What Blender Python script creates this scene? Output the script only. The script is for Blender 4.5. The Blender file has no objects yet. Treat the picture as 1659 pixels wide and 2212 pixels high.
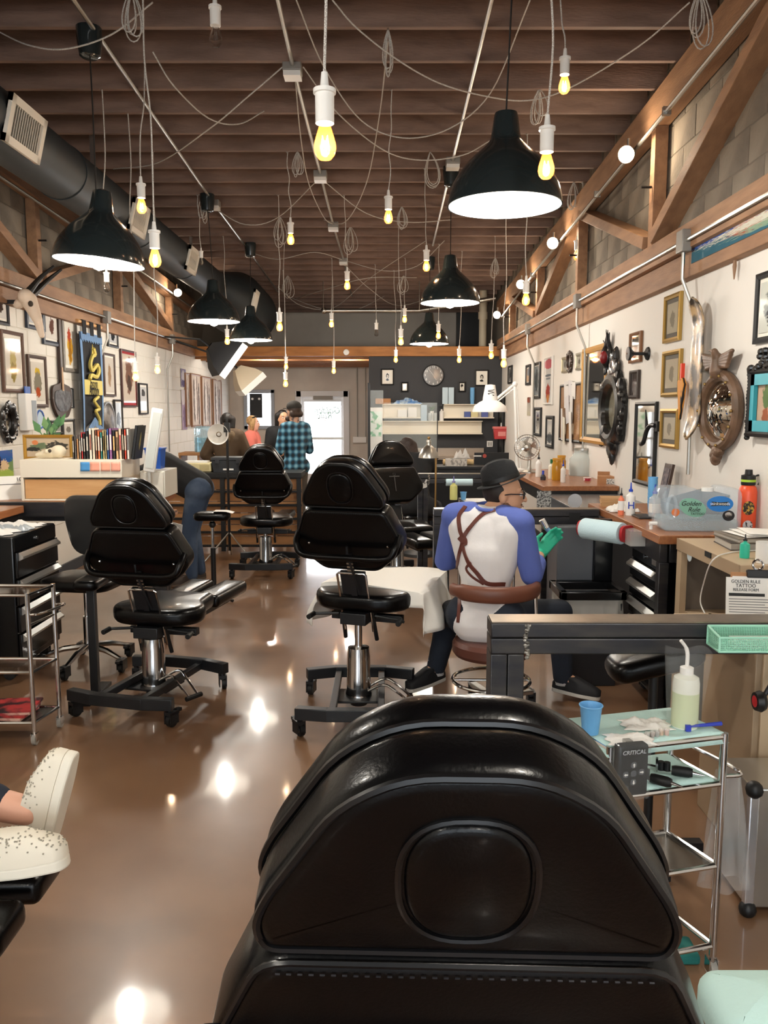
import bpy, bmesh, math, random
from mathutils import Vector, Matrix
random.seed(7)
S = bpy.context.scene
COL = S.collection
PI = math.pi
# ---------------------------------------------------------------- camera
F_PX, CX, CY = 1780.0, 829.5, 1106.0
PITCH = math.atan(220.0 / F_PX)
CAM = Vector((0, 0, 1.6))
cd = bpy.data.cameras.new('camera'); cam = bpy.data.objects.new('camera', cd); COL.objects.link(cam)
cd.sensor_fit = 'VERTICAL'; cd.sensor_height = 36.0; cd.lens = F_PX / 2212.0 * 36.0
cd.clip_start = 0.05
cam.location = CAM; cam.rotation_euler = (PI / 2 - PITCH, 0, 0)
S.camera = cam
# ---------------------------------------------------------------- world, exposure
W = bpy.data.worlds.new('world'); S.world = W; W.use_nodes = True
W.node_tree.nodes['Background'].inputs[0].default_value = (0.85, 0.93, 1.0, 1)
W.node_tree.nodes['Background'].inputs[1].default_value = 5.0
S.view_settings.view_transform = 'Standard'; S.view_settings.look = 'None'
S.view_settings.gamma = 1.0; S.view_settings.use_curve_mapping = False
S.view_settings.exposure = 0.0
PENDANT_W = 55.0      # each shaded pendant
SPOT_W = 16.0
BULB_E = 60.0
BULB_W = 4.5       # each bare filament bulb
# ---------------------------------------------------------------- pixel -> place
_F = Vector((0, math.cos(PITCH), -math.sin(PITCH))); _U = Vector((0, math.sin(PITCH), math.cos(PITCH))); _R = Vector((1, 0, 0))
def ray(px, py): return _F + _R * ((px - CX) / F_PX) + _U * ((CY - py) / F_PX)
def onY(px, py, Y): d = ray(px, py); return CAM + d * (Y / d.y)
def onX(px, py, X): d = ray(px, py); return CAM + d * (X / d.x)
def onZ(px, py, Z): d = ray(px, py); return CAM + d * ((Z - CAM.z) / d.z)
# ---------------------------------------------------------------- materials
def lin(c):
    if isinstance(c, str):
        c = [int(c[i:i + 2], 16) / 255 for i in (0, 2, 4)]
        return tuple(((x / 12.92) if x <= .04045 else ((x + .055) / 1.055) ** 2.4) for x in c) + (1,)
    return tuple(c[:3]) + (1,)
MATS = {}
def mat(name, col, rough=.5, metal=0, noise=None, bump=None, col2=None, alpha=1, trans=0, emit=0, ecol=None, coat=0, ior=1.45, stretch=None, sheen=0, spec=.5):
    """noise=(scale, lo, hi) mixes col with col2; bump=(scale, strength)"""
    if name in MATS: return MATS[name]
    m = bpy.data.materials.new(name); m.use_nodes = True; nt = m.node_tree; b = nt.nodes['Principled BSDF']
    I = b.inputs
    I['Base Color'].default_value = lin(col); I['Roughness'].default_value = rough; I['Metallic'].default_value = metal
    I['Alpha'].default_value = alpha; I['Transmission Weight'].default_value = trans; I['IOR'].default_value = ior
    I['Coat Weight'].default_value = coat; I['Coat Roughness'].default_value = .08
    I['Specular IOR Level'].default_value = spec
    if sheen: I['Sheen Weight'].default_value = sheen
    if emit:
        I['Emission Color'].default_value = lin(ecol or col); I['Emission Strength'].default_value = emit
    tc = None
    def coords():
        nonlocal tc
        if tc is None:
            t = nt.nodes.new('ShaderNodeTexCoord'); tc = t.outputs['Object']
            if stretch:
                mp = nt.nodes.new('ShaderNodeMapping'); mp.inputs['Scale'].default_value = stretch
                nt.links.new(tc, mp.inputs['Vector']); tc = mp.outputs[0]
        return tc
    if noise:
        n = nt.nodes.new('ShaderNodeTexNoise'); n.inputs['Scale'].default_value = noise[0]; n.inputs['Detail'].default_value = 6
        nt.links.new(coords(), n.inputs['Vector'])
        r = nt.nodes.new('ShaderNodeMapRange'); r.inputs[1].default_value = noise[1]; r.inputs[2].default_value = noise[2]
        nt.links.new(n.outputs[0], r.inputs[0])
        x = nt.nodes.new('ShaderNodeMix'); x.data_type = 'RGBA'
        x.inputs[6].default_value = lin(col); x.inputs[7].default_value = lin(col2 or col)
        nt.links.new(r.outputs[0], x.inputs[0]); nt.links.new(x.outputs[2], I['Base Color'])
    if bump:
        n2 = nt.nodes.new('ShaderNodeTexNoise'); n2.inputs['Scale'].default_value = bump[0]; n2.inputs['Detail'].default_value = 4
        nt.links.new(coords(), n2.inputs['Vector'])
        bp = nt.nodes.new('ShaderNodeBump'); bp.inputs['Strength'].default_value = bump[1]; bp.inputs['Distance'].default_value = .01
        nt.links.new(n2.outputs[0], bp.inputs['Height']); nt.links.new(bp.outputs[0], I['Normal'])
    MATS[name] = m; return m
def emat(name, col, strength):
    return mat(name, col, emit=strength, ecol=col)
ARTN = [0]
def art(bg, inks, kind='figure', scale=7.0, rough=.06):
    """a print: ink figures on a paper ground (flat print, so it is a texture); Generated coords: u,v in 0..1 over the sheet"""
    ARTN[0] += 1
    m = bpy.data.materials.new('print_%d' % ARTN[0]); m.use_nodes = True; nt = m.node_tree; b = nt.nodes['Principled BSDF']
    b.inputs['Roughness'].default_value = rough; b.inputs['Specular IOR Level'].default_value = .35
    tc = nt.nodes.new('ShaderNodeTexCoord')
    mp = nt.nodes.new('ShaderNodeMapping'); mp.inputs['Location'].default_value = (ARTN[0] * 3.7, ARTN[0] * 1.3, ARTN[0] * 2.1)
    nt.links.new(tc.outputs['UV'], mp.inputs['Vector'])
    uv = nt.nodes.new('ShaderNodeSeparateXYZ'); nt.links.new(tc.outputs['UV'], uv.inputs[0])
    cur = None
    def mth(op, a, c, cl=False):
        n = nt.nodes.new('ShaderNodeMath'); n.operation = op; n.use_clamp = cl
        for i, v in enumerate((a, c)):
            if isinstance(v, (int, float)): n.inputs[i].default_value = v
            else: nt.links.new(v, n.inputs[i])
        return n.outputs[0]
    prev = None
    for k, ink in enumerate(inks):
        c, cx, cy, rx, ry, th = ink
        n = nt.nodes.new('ShaderNodeTexNoise'); n.inputs['Scale'].default_value = scale * (1 + .35 * k); n.inputs['Detail'].default_value = 5
        nt.links.new(mp.outputs[0], n.inputs['Vector'])
        dx = mth('MULTIPLY', mth('SUBTRACT', uv.outputs[0], cx), 1 / rx); dy = mth('MULTIPLY', mth('SUBTRACT', uv.outputs[1], cy), 1 / ry)
        d = mth('ADD', mth('MULTIPLY', dx, dx), mth('MULTIPLY', dy, dy))
        e = mth('SUBTRACT', 1.0, d)                       # >0 inside ellipse
        v = mth('ADD', mth('MULTIPLY', e, .45), mth('SUBTRACT', n.outputs[0], th))
        f = mth('MULTIPLY', v, 9.0, True)
        x = nt.nodes.new('ShaderNodeMix'); x.data_type = 'RGBA'
        nt.links.new(f, x.inputs[0])
        if prev is None: x.inputs[6].default_value = lin(bg)
        else: nt.links.new(prev, x.inputs[6])
        x.inputs[7].default_value = lin(c); prev = x.outputs[2]
    if prev is None: b.inputs['Base Color'].default_value = lin(bg)
    else: nt.links.new(prev, b.inputs['Base Color'])
    return m
# ---------------------------------------------------------------- mesh building
class MB:
    def __init__(s): s.v = []; s.f = []; s.uv = None
    def add(s, vs, fs, M=None):
        o = len(s.v)
        s.v += [(M @ Vector(p)) if M is not None else Vector(p) for p in vs]
        s.f += [tuple(i + o for i in f) for f in fs]; return s
    def box(s, x0, x1, y0, y1, z0, z1, M=None):
        return s.add([(x0,y0,z0),(x1,y0,z0),(x1,y1,z0),(x0,y1,z0),(x0,y0,z1),(x1,y0,z1),(x1,y1,z1),(x0,y1,z1)],
                     [(0,3,2,1),(4,5,6,7),(0,1,5,4),(1,2,6,5),(2,3,7,6),(3,0,4,7)], M)
    def cbox(s, c, d, M=None):
        return s.box(c[0]-d[0]/2, c[0]+d[0]/2, c[1]-d[1]/2, c[1]+d[1]/2, c[2]-d[2]/2, c[2]+d[2]/2, M)
    def beam(s, p0, p1, w, h, up=(0,0,1)):
        p0 = Vector(p0); p1 = Vector(p1); d = p1 - p0; L = d.length; d = d.normalized(); up = Vector(up)
        if abs(d.dot(up)) > .99: up = Vector((0, 1, 0))
        x = d.cross(up).normalized(); z = x.cross(d)
        M = Matrix(((x.x,d.x,z.x,p0.x),(x.y,d.y,z.y,p0.y),(x.z,d.z,z.z,p0.z),(0,0,0,1)))
        return s.box(-w/2, w/2, 0, L, -h/2, h/2, M)
    def loft(s, rings, caps=True, closed=False, M=None):
        n = len(rings[0]); vs = [p for r in rings for p in r]; fs = []
        m = len(rings)
        for i in range(m if closed else m - 1):
            a = i * n; b = ((i + 1) % m) * n
            for j in range(n):
                k = (j + 1) % n; fs.append((a + j, a + k, b + k, b + j))
        if caps and not closed:
            fs.append(tuple(reversed(range(n)))); fs.append(tuple(range((m - 1) * n, m * n)))
        return s.add(vs, fs, M)
    def tube(s, pts, r, n=8, closed=False, M=None):
        pts = [Vector(p) for p in pts]; m = len(pts)
        rr = r if isinstance(r, (list, tuple)) else [r] * m
        rings = []; up = None
        for i, p in enumerate(pts):
            if closed: t = pts[(i + 1) % m] - pts[i - 1]
            else: t = pts[min(i + 1, m - 1)] - pts[max(i - 1, 0)]
            t = t.normalized() if t.length > 1e-9 else Vector((0, 0, 1))
            if up is None:
                up = Vector((0, 0, 1)) if abs(t.z) < .9 else Vector((1, 0, 0))
            x = t.cross(up)
            if x.length < 1e-6: up = Vector((0, 1, 0)); x = t.cross(up)
            x = x.normalized(); up = x.cross(t).normalized()
            rings.append([p + (x * math.cos(a) + up * math.sin(a)) * rr[i] for a in [2 * PI * k / n for k in range(n)]])
        return s.loft(rings, not closed, closed, M)
    def cyl(s, p0, p1, r0, r1=None, n=16, M=None):
        return s.tube([p0, p1], [r0, r0 if r1 is None else r1], n, False, M)
    def lathe(s, prof, n=24, M=None, cap=True):
        rings = [[(r * math.cos(2 * PI * k / n), r * math.sin(2 * PI * k / n), z) for k in range(n)] for r, z in prof]
        return s.loft(rings, cap, False, M)
    def prism(s, poly, z0, z1, M=None):
        n = len(poly); return s.loft([[(x, y, z0) for x, y in poly], [(x, y, z1) for x, y in poly]], True, False, M)
    def sph(s, c, r, nu=14, nv=8, M=None):
        if not isinstance(r, (tuple, list)): r = (r, r, r)
        vs = [(c[0], c[1], c[2] - r[2])]; fs = []
        for i in range(1, nv):
            a = -PI / 2 + PI * i / nv
            for j in range(nu):
                b = 2 * PI * j / nu
                vs.append((c[0] + r[0] * math.cos(a) * math.cos(b), c[1] + r[1] * math.cos(a) * math.sin(b), c[2] + r[2] * math.sin(a)))
        vs.append((c[0], c[1], c[2] + r[2])); T = len(vs) - 1
        for j in range(nu):
            k = (j + 1) % nu; fs.append((0, 1 + k, 1 + j)); fs.append((T, T - nu + j, T - nu + k))
            for i in range(nv - 2): a = 1 + i * nu; fs.append((a + j, a + k, a + nu + k, a + nu + j))
        return s.add(vs, fs, M)
    def cap(s, p0, p1, r0, r1, n=14):
        """tapered capsule"""
        p0 = Vector(p0); p1 = Vector(p1); d = (p1 - p0); L = d.length; d = d.normalized()
        pts = []; rr = []
        for i in range(5):
            a = PI / 2 * i / 5; pts.append(p0 - d * r0 * math.cos(a)); rr.append(max(r0 * math.sin(a), r0 * .05))
        pts += [p0, p1]; rr += [r0, r1]
        for i in range(4, -1, -1):
            a = PI / 2 * i / 5; pts.append(p1 + d * r1 * math.cos(a)); rr.append(max(r1 * math.sin(a), r1 * .05))
        return s.tube(pts, rr, n)
    def grid(s, fn, nu, nv, M=None):
        vs = [fn(i / nu, j / nv) for j in range(nv + 1) for i in range(nu + 1)]
        fs = [(j*(nu+1)+i, j*(nu+1)+i+1, (j+1)*(nu+1)+i+1, (j+1)*(nu+1)+i) for j in range(nv) for i in range(nu)]
        return s.add(vs, fs, M)
def rounded(poly, r, n=5):
    """round the corners of a 2D polygon"""
    out = []; m = len(poly)
    for i in range(m):
        p = Vector(poly[i]); a = Vector(poly[i - 1]); b = Vector(poly[(i + 1) % m])
        ri = r[i] if isinstance(r, (list, tuple)) else r
        da = (a - p); db = (b - p); k = min(ri, da.length * .49, db.length * .49)
        A = p + da.normalized() * k; B = p + db.normalized() * k
        for j in range(n + 1):
            t = j / n; q = A * (1 - t) ** 2 + p * 2 * t * (1 - t) + B * t * t; out.append((q.x, q.y))
    return out
def inset(poly, d):
    n = len(poly); out = []
    area = sum(poly[i-1][0]*poly[i][1]-poly[i][0]*poly[i-1][1] for i in range(n))
    sg = 1 if area > 0 else -1
    for i in range(n):
        a = Vector(poly[i - 1]); b = Vector(poly[(i + 1) % n]); t = (b - a)
        if t.length < 1e-9: out.append(poly[i]); continue
        t.normalize(); nrm = Vector((-t.y, t.x)) * sg
        out.append((poly[i][0] + nrm.x * d, poly[i][1] + nrm.y * d))
    return out
def pad(mb, poly, z0, z1, r=.02, dome=0, M=None, n=4):
    """upholstered pad: outline poly in xy, thickness z0..z1, rolled edges; dome raises the top"""
    rings = []
    for i in range(n + 1):
        a = PI / 2 * (1 - i / n); ins = r * (1 - math.cos(a)); rings.append([(x, y, z0 + r * (1 - math.sin(a))) for x, y in inset(poly, ins)])
    for i in range(n + 1):
        a = PI / 2 * i / n; ins = r * (1 - math.cos(a)); rings.append([(x, y, z1 - r * (1 - math.sin(a))) for x, y in inset(poly, ins)])
    cx = sum(p[0] for p in poly) / len(poly); cy = sum(p[1] for p in poly) / len(poly)
    last = rings[-1]
    for f, h in ((.7, .6), (.35, .9), (.03, 1)):
        rings.append([(cx + (x - cx) * f, cy + (y - cy) * f, z1 + dome * h) for x, y, z in last])
    first = rings[0]
    pre = [[(cx + (x - cx) * f, cy + (y - cy) * f, z0) for x, y, z in first] for f in (.03, .5)]
    mb.loft(pre + rings, True, False, M); return mb
def build_mesh(name, mb, smooth=35, bev=0, seg=2):
    if bev and smooth == 35: smooth = 20
    me = bpy.data.meshes.new(name); me.from_pydata([tuple(p) for p in mb.v], [], mb.f)
    bm = bmesh.new(); bm.from_mesh(me)
    bmesh.ops.recalc_face_normals(bm, faces=bm.faces)
    if bev:
        ed = [e for e in bm.edges if len(e.link_faces) == 2 and e.calc_face_angle(0) > .6]
        bmesh.ops.bevel(bm, geom=ed, offset=bev, segments=seg, affect='EDGES', profile=.5, clamp_overlap=True)
    bm.to_mesh(me); bm.free()
    if smooth:
        me.shade_smooth(); me.set_sharp_from_angle(angle=math.radians(smooth))
    return me
def obj(name, mb, m=None, parent=None, label=None, bev=0, smooth=35, loc=None, rot=None, kind=None, seg=2):
    me = mb if isinstance(mb, bpy.types.Mesh) else build_mesh(name, mb, smooth, bev, seg)
    o = bpy.data.objects.new(name, me); COL.objects.link(o)
    if m is not None and not me.materials: me.materials.append(m)
    if parent is not None: o.parent = parent
    if loc is not None: o.location = loc
    if rot is not None: o.rotation_euler = rot
    if label: o['label'] = label
    if kind: o['kind'] = kind
    return o
def thing(name, label, cat, loc=(0, 0, 0), rz=0, group=None, rot=None):
    o = bpy.data.objects.new(name, None); COL.objects.link(o)
    o.location = loc; o.rotation_euler = rot or (0, 0, rz); o['label'] = label; o['category'] = cat
    if group: o['group'] = group
    return o
def tag(o, label, cat, group=None):
    o['label'] = label; o['category'] = cat
    if group: o['group'] = group
    return o
def struct(name, mb, m, parent=None, **k):
    o = obj(name, mb, m, parent, **k); o['kind'] = 'structure'; return o
def dup(root, loc=None, rz=None, label=None, group=None, rot=None):
    def cp(o, par):
        c = o.copy(); COL.objects.link(c); c.parent = par
        for ch in list(o.children): cp(ch, c)
        return c
    r = cp(root, root.parent)
    if loc is not None: r.location = loc
    if rz is not None: r.rotation_euler = (0, 0, rz)
    if rot is not None: r.rotation_euler = rot
    if label: r['label'] = label
    if group: r['group'] = group
    return r
TEXTS = []
def texts_to_meshes():
    """lettering becomes plain meshes, one per line of writing"""
    dg = bpy.context.evaluated_depsgraph_get(); dg.update()
    for o in TEXTS:
        me = bpy.data.meshes.new_from_object(o.evaluated_get(dg)); n = o.name.split('.')[0]
        q = bpy.data.objects.new(n, me); COL.objects.link(q); q.parent = o.parent; q.location = o.location; q.rotation_euler = o.rotation_euler; q.scale = o.scale
        bpy.data.objects.remove(o)
def text(s, size, m, parent, loc, rot=(PI / 2, 0, 0), align='CENTER', name='lettering', shear=0, ext=.0006, sx=1):
    c = bpy.data.curves.new(name, 'FONT'); c.body = s; c.size = size; c.align_x = align; c.align_y = 'CENTER'; c.extrude = ext; c.shear = shear
    c.resolution_u = 3; c.materials.append(m)
    o = bpy.data.objects.new(name, c); COL.objects.link(o); o.parent = parent; o.location = loc; o.rotation_euler = rot; o.scale = (sx, 1, 1)
    TEXTS.append(o); return o
def remeshed(name, mb, vox, m, parent=None, smooth_it=6, label=None):
    """weld overlapping volumes into ONE continuous smooth surface"""
    me = build_mesh(name, mb, 0); o = bpy.data.objects.new(name + '_raw', me); COL.objects.link(o)
    r = o.modifiers.new('r', 'REMESH'); r.mode = 'VOXEL'; r.voxel_size = vox
    if smooth_it:
        sm = o.modifiers.new('s', 'SMOOTH'); sm.factor = .5; sm.iterations = smooth_it
    dg = bpy.context.evaluated_depsgraph_get(); dg.update()
    me2 = bpy.data.meshes.new_from_object(o.evaluated_get(dg)); me2.name = name
    bpy.data.objects.remove(o); me2.materials.clear(); me2.materials.append(m); me2.shade_smooth()
    q = bpy.data.objects.new(name, me2); COL.objects.link(q)
    if parent is not None: q.parent = parent
    if label: q['label'] = label
    return q
def bez(pts, n=8):
    """smooth (Catmull-Rom) curve through points"""
    P = [Vector(p) for p in pts]; P = [P[0] * 2 - P[1]] + P + [P[-1] * 2 - P[-2]]; out = []
    for i in range(1, len(P) - 2):
        a, b, c, d = P[i - 1:i + 3]
        for k in range(n):
            t = k / n; out.append(.5 * ((2 * b) + (c - a) * t + (2 * a - 5 * b + 4 * c - d) * t * t + (3 * b - a - 3 * c + d) * t ** 3))
    out.append(P[-2]); return out
def RX(a): return Matrix.Rotation(a, 4, 'X')
def RY(a): return Matrix.Rotation(a, 4, 'Y')
def RZ(a): return Matrix.Rotation(a, 4, 'Z')
def T(x, y=0, z=0): return Matrix.Translation((x, y, z) if not isinstance(x, (Vector, tuple)) else x)
# ================================================================ the room
XL, XR, YB, YD, YF = -3.15, 1.95, 13.7, 17.0, -4.5      # left, right, dark back wall, door wall, wall behind the viewer
def zc(Y): return 3.94 - .026 * Y                       # underside of the joists
m_floor = mat('stained_concrete', '70513a', .2, noise=(1.1, .35, .72), col2='8d6b4e', bump=(9, .03), spec=.6)
nt = m_floor.node_tree; bs = nt.nodes['Principled BSDF']
tcn = nt.nodes.new('ShaderNodeTexCoord'); nz = nt.nodes.new('ShaderNodeTexNoise'); nz.inputs['Scale'].default_value = 3.0; nz.inputs['Detail'].default_value = 8
nt.links.new(tcn.outputs['Object'], nz.inputs['Vector']); mr = nt.nodes.new('ShaderNodeMapRange'); mr.inputs[3].default_value = .26; mr.inputs[4].default_value = .42; bs.inputs['Coat Weight'].default_value = .55; bs.inputs['Coat Roughness'].default_value = .07
nt.links.new(nz.outputs[0], mr.inputs[0]); nt.links.new(mr.outputs[0], bs.inputs['Roughness'])
m_wallw = mat('white_wall_paint', 'e4e0d9', .75, bump=(60, .05))
m_block = mat('bare_concrete_block', '968b7c', .9, noise=(2.2, .38, .66), col2='746b60', bump=(40, .5))
m_blockw = mat('white_painted_block', 'e2ddd2', .6, bump=(45, .25))
m_mortar = mat('mortar', '7d7468', .95)
m_mortarw = mat('painted_mortar', 'dcd6ca', .7)
m_wood = mat('truss_timber', 'a27b5b', .65, noise=(3, .35, .7), col2='866349', bump=(30, .2), stretch=(6, 1, 6))
m_joist = mat('joist_timber', '8d7366', .75, noise=(2.2, .35, .68), col2='6d574c', bump=(25, .25), stretch=(1, 5, 5))
m_deck = mat('roof_deck', '5c443a', .85, noise=(4, .4, .6), col2='49352d')
m_dark = mat('charcoal_wall_paint', '36373a', .7)
m_black = mat('black_paint', '141517', .45)
m_metal = mat('galvanized_steel', 'b8b6b0', .35, 1)
m_chrome = mat('chrome', 'd6d6d6', .12, 1)
m_duct = mat('painted_duct', '20272b', .55)
fl = struct('floor', MB().box(XL, XR, YF, YD, -.1, 0), m_floor)
# ceiling: deck and joists
ce = bpy.data.objects.new('ceiling', None); COL.objects.link(ce); ce['kind'] = 'structure'
obj('roof_deck', MB().add([(XL-.1, YF, zc(YF)+.238), (XR+.1, YF, zc(YF)+.238), (XR+.1, YD, zc(YD)+.238), (XL-.1, YD, zc(YD)+.238),
     (XL-.1, YF, zc(YF)+.3), (XR+.1, YF, zc(YF)+.3), (XR+.1, YD, zc(YD)+.3), (XL-.1, YD, zc(YD)+.3)],
     [(0,1,2,3),(7,6,5,4),(0,4,5,1),(1,5,6,2),(2,6,7,3),(3,7,4,0)]), m_deck, ce)
JS, J0 = .4233, 5.117
def near_joist(Y): return J0 + JS * round((Y - J0) / JS)
jm = build_mesh('joist', MB().box(XL, XR-.02, -.02, .02, 0, .24), 0)
jm.materials.append(m_joist)
for k in range(-22, 28):
    Y = J0 + JS * k
    o = obj('joist', jm, None, ce, loc=(0, Y, zc(Y) + random.uniform(-.006, .006)))
# ---- walls
def block_wall(parent, X, face, y0, y1, z0, z1, m, limit=300, bw=.4, bh=.2, near=0):
    """running-bond block courses standing proud of the mortar; nearest ones single parts, the rest one stuff mesh"""
    t = .005
    me = build_mesh('concrete_block', MB().box(-.006, t, -bw/2+.004, bw/2-.004, -bh/2+.004, bh/2-.004), 0, .003, 1)
    me.materials.append(m)
    L = []
    nz = int(math.ceil((z1 - z0) / bh)); ny = int((y1 - y0) / bw) + 1
    for r in range(nz):
        for c in range(ny):
            y = y0 + (c + .5 + (.5 if r % 2 else 0)) * bw; z = z0 + (r + .5) * bh
            if y + bw / 2 <= y1 and z + bh / 2 <= z1 + .11: L.append((y, z))
    L.sort(key=lambda q: abs(q[0] - near))
    for y, z in L[:limit]:
        o = obj('concrete_block', me, None, parent, loc=(X, y, z)); o.scale.x = face * random.uniform(.7, 1.2)
    if L[limit:]:
        mb = MB()
        for y, z in L[limit:]:
            mb.box(X if face > 0 else X - t, X + t if face > 0 else X, y-bw/2+.006, y+bw/2-.006, z-bh/2+.005, z+bh/2-.005)
        obj('far_concrete_blocks', mb, m, parent, kind='stuff', smooth=0)
wl = struct('wall_left', MB().box(XL-.2, XL, YF, YD, 0, 4.15), m_mortarw)
wr = struct('wall_right', MB().box(XR, XR+.2, YF, YD, 2.5, 4.15), m_mortar)
obj('plaster_face', MB().box(XR-.012, XR+.2, YF, YD, 0, 2.5), m_wallw, wr)
block_wall(wr, XR, -1, 2.8, 13.7, 2.7, 4.0, m_block, 300, near=2.8)
wlu = obj('upper_face', MB().box(XL-.2, XL+.004, YF, YD, 2.5, 4.15), m_mortar, wl)
block_wall(wl, XL+.004, 1, 5.0, 13.8, 2.7, 4.0, m_block, 250, near=5)
block_wall(wl, XL, 1, 5.0, 16.9, .5, 2.5, m_blockw, 290, near=5.0)
# door wall, with window and door openings
wY = YD
p0 = onY(527, 842, wY); p1 = onY(594, 927, wY); d0 = onY(640, 850, wY); d1 = onY(753, 1000, wY)
wx0, wx1, wz0, wz1 = p0.x, p1.x, p1.z, p0.z; dx0, dx1, dz1 = d0.x, d1.x, d0.z
mb = MB()
for a in ((XL, wx0, 0, 4.0), (wx0, wx1, 0, wz0), (wx0, wx1, wz1, 4.0), (wx1, dx0, 0, 4.0), (dx0, dx1, dz1, 4.0), (dx1, XR, 0, 4.0)):
    mb.box(a[0], a[1], wY, wY + .2, a[2], a[3])
wb = struct('wall_back', mb, mat('back_wall_paint', 'cfc6ba', .75, noise=(1.2, .45, .6), col2='c4bbb0'))
# charcoal partition on the right
bx0 = onY(797, 900, YB).x
wp = struct('wall_partition', MB().box(bx0, XR, YB, YB + .12, 0, 2.55), m_dark)
# unseen wall behind the viewer; its tall openings are added for daylight fill
mb = MB()
for a in ((XL, -3.2, 0, 4.15), (-3.2, 1.8, 0, .5), (-3.2, 1.8, 3.0, 4.15), (1.8, XR, 0, 4.15), (-.8, -.6, .5, 3.0)):
    mb.box(a[0], a[1], YF - .2, YF, a[2], a[3])
struct('wall_front', mb, m_dark)  # colour kept dark to weaken its reflection in the vinyl
# soffit and beam over the back
bt, bb = onY(700, 749, YB).z, onY(700, 770, YB).z
tb = struct('trim_1', MB().box(XL, XR, YB - .09, YB, bb, bt), mat('beam_timber', 'b5793f', .6, noise=(3, .35, .7), col2='94602f', stretch=(1, 6, 6)), bev=.006)
sf = struct('ceiling_soffit', MB().box(XL, XR, YB + .02, YD, bb + .1, bb + .16), m_joist)
for k in range(7):
    y = YB + .25 + k * .42
    obj('joist', MB().box(XL, XR, y - .02, y + .02, bb - .03, bb + .1), mat('soffit_timber', '9a6a42', .7), sf)
obj('smoke_alarm', MB().lathe([(.045, 0), (.05, .01), (.045, .03), (.01, .035)], 16, T(onY(748, 761, YB - .09)) @ RX(PI / 2)), mat('white_plastic', 'e9e7e2', .4), tb)
# black box whose colour stands in for dark space over the partition, white stack pipe
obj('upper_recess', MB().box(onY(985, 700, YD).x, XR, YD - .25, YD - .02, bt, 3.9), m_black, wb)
# ---- trusses along both walls
def truss(name, X, s, zb, zt, ybot, ytop, y0, y1, ztc):
    """s=-1 right wall (faces -x), +1 left wall"""
    e = bpy.data.objects.new(name, None); COL.objects.link(e); e['kind'] = 'structure'
    zm = (zb + zt) / 2
    obj('bottom_chord', MB().box(min(X, X + s * .12), max(X, X + s * .12), y0, y1, zm, zt), m_wood, e, bev=.006)
    obj('wall_plate', MB().box(min(X, X + s * .08), max(X, X + s * .08), y0, y1, zb, zm - .004), m_wood, e, bev=.006)
    def zt2(Y): return ztc + .05 * (4.3 - Y)
    xa, xb = sorted((X + s * .02, X + s * .135))
    q = []
    for y in (y0, y1):
        q += [(xa, y, zt2(y)), (xb, y, zt2(y)), (xb, y, zt2(y) + .2), (xa, y, zt2(y) + .2)]
    obj('top_chord', MB().add(q, [(0,1,2,3),(7,6,5,4),(0,4,5,1),(1,5,6,2),(2,6,7,3),(3,7,4,0)]), m_wood, e)
    xm = X + s * .065
    for y in list(ybot) + list(ytop):
        obj('post', MB().beam((xm, y, zt - .01), (xm, y, zt2(y) + .02), .09, .09, (1, 0, 0)), m_wood, e, bev=.005)
        obj('bolt', MB().cyl((xm + s * .05, y - .02, (zt + zt2(y)) / 2), (xm + s * .12, y - .02, (zt + zt2(y)) / 2), .009, n=6), m_black, e)
    for yb in ybot:
        for yt in ytop:
            if abs(yb - yt) < 2.8:
                d = .08 if yt > yb else -.08
                obj('brace', MB().beam((xm, yb + d, zt + .04), (xm, yt - d, zt2(yt) + .03), .085, .14, (1, 0, 0)), m_wood, e, bev=.005)
    return e
tr = truss('trim_2', XR, -1, onX(1650, 523, XR - .1).z, 2.725, [5.9, 10.2], [3.73, 8.1, 12.35], 1.0, YB - .1, 3.59)
tl = truss('trim_3', XL, 1, 2.465, 2.73, [7.5, 12.1], [5.2, 9.8], 2.5, YB - .1, 3.59)
# ---- window and door in the back wall
m_wframe = mat('white_frame_paint', 'd9d9d9', .5)
m_pane = mat('daylit_pane', 'ffffff', .1, emit=10.0, ecol='f4f8ff')
wn = bpy.data.objects.new('window_1', None); COL.objects.link(wn); wn['kind'] = 'structure'
mb = MB(); t = .07
for a in ((wx0, wx0 + t, wz0, wz1), (wx1 - t, wx1, wz0, wz1), (wx0, wx1, wz0, wz0 + t), (wx0, wx1, wz1 - t, wz1)):
    mb.box(a[0], a[1], wY - .06, wY + .1, a[2], a[3])
obj('window_frame', mb, mat('grey_frame_paint', 'a3abb5', .5), wn, bev=.005)
obj('pane', MB().box(wx0 + t, wx1 - t, wY + .1, wY + .11, wz0 + t, wz1 - t), m_pane, wn)
dr = bpy.data.objects.new('door_1', None); COL.objects.link(dr); dr['kind'] = 'structure'
mb = MB()
for a in ((dx0 - .02, dx0 + .1, 0, dz1 + .05), (dx1 - .1, dx1 + .02, 0, dz1 + .05), (dx0, dx1, dz1 - .07, dz1 + .05)):
    mb.box(a[0], a[1], wY - .05, wY + .1, a[2], a[3])
obj('door_frame', mb, m_wframe, dr, bev=.005)
g0 = onY(657, 868, wY); g1 = onY(737, 975, wY)
mb = MB()
for a in ((dx0 + .1, g0.x, 0, dz1 - .07), (g1.x, dx1 - .1, 0, dz1 - .07), (g0.x, g1.x, g0.z, dz1 - .07), (g0.x, g1.x, 0, .3)):
    mb.box(a[0], a[1], wY + .02, wY + .07, a[2], a[3])
obj('door_leaf', mb, m_wframe, dr, bev=.004)
obj('pane', MB().box(g0.x, g1.x, wY + .04, wY + .05, .3, g0.z), m_pane, dr)
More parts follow.
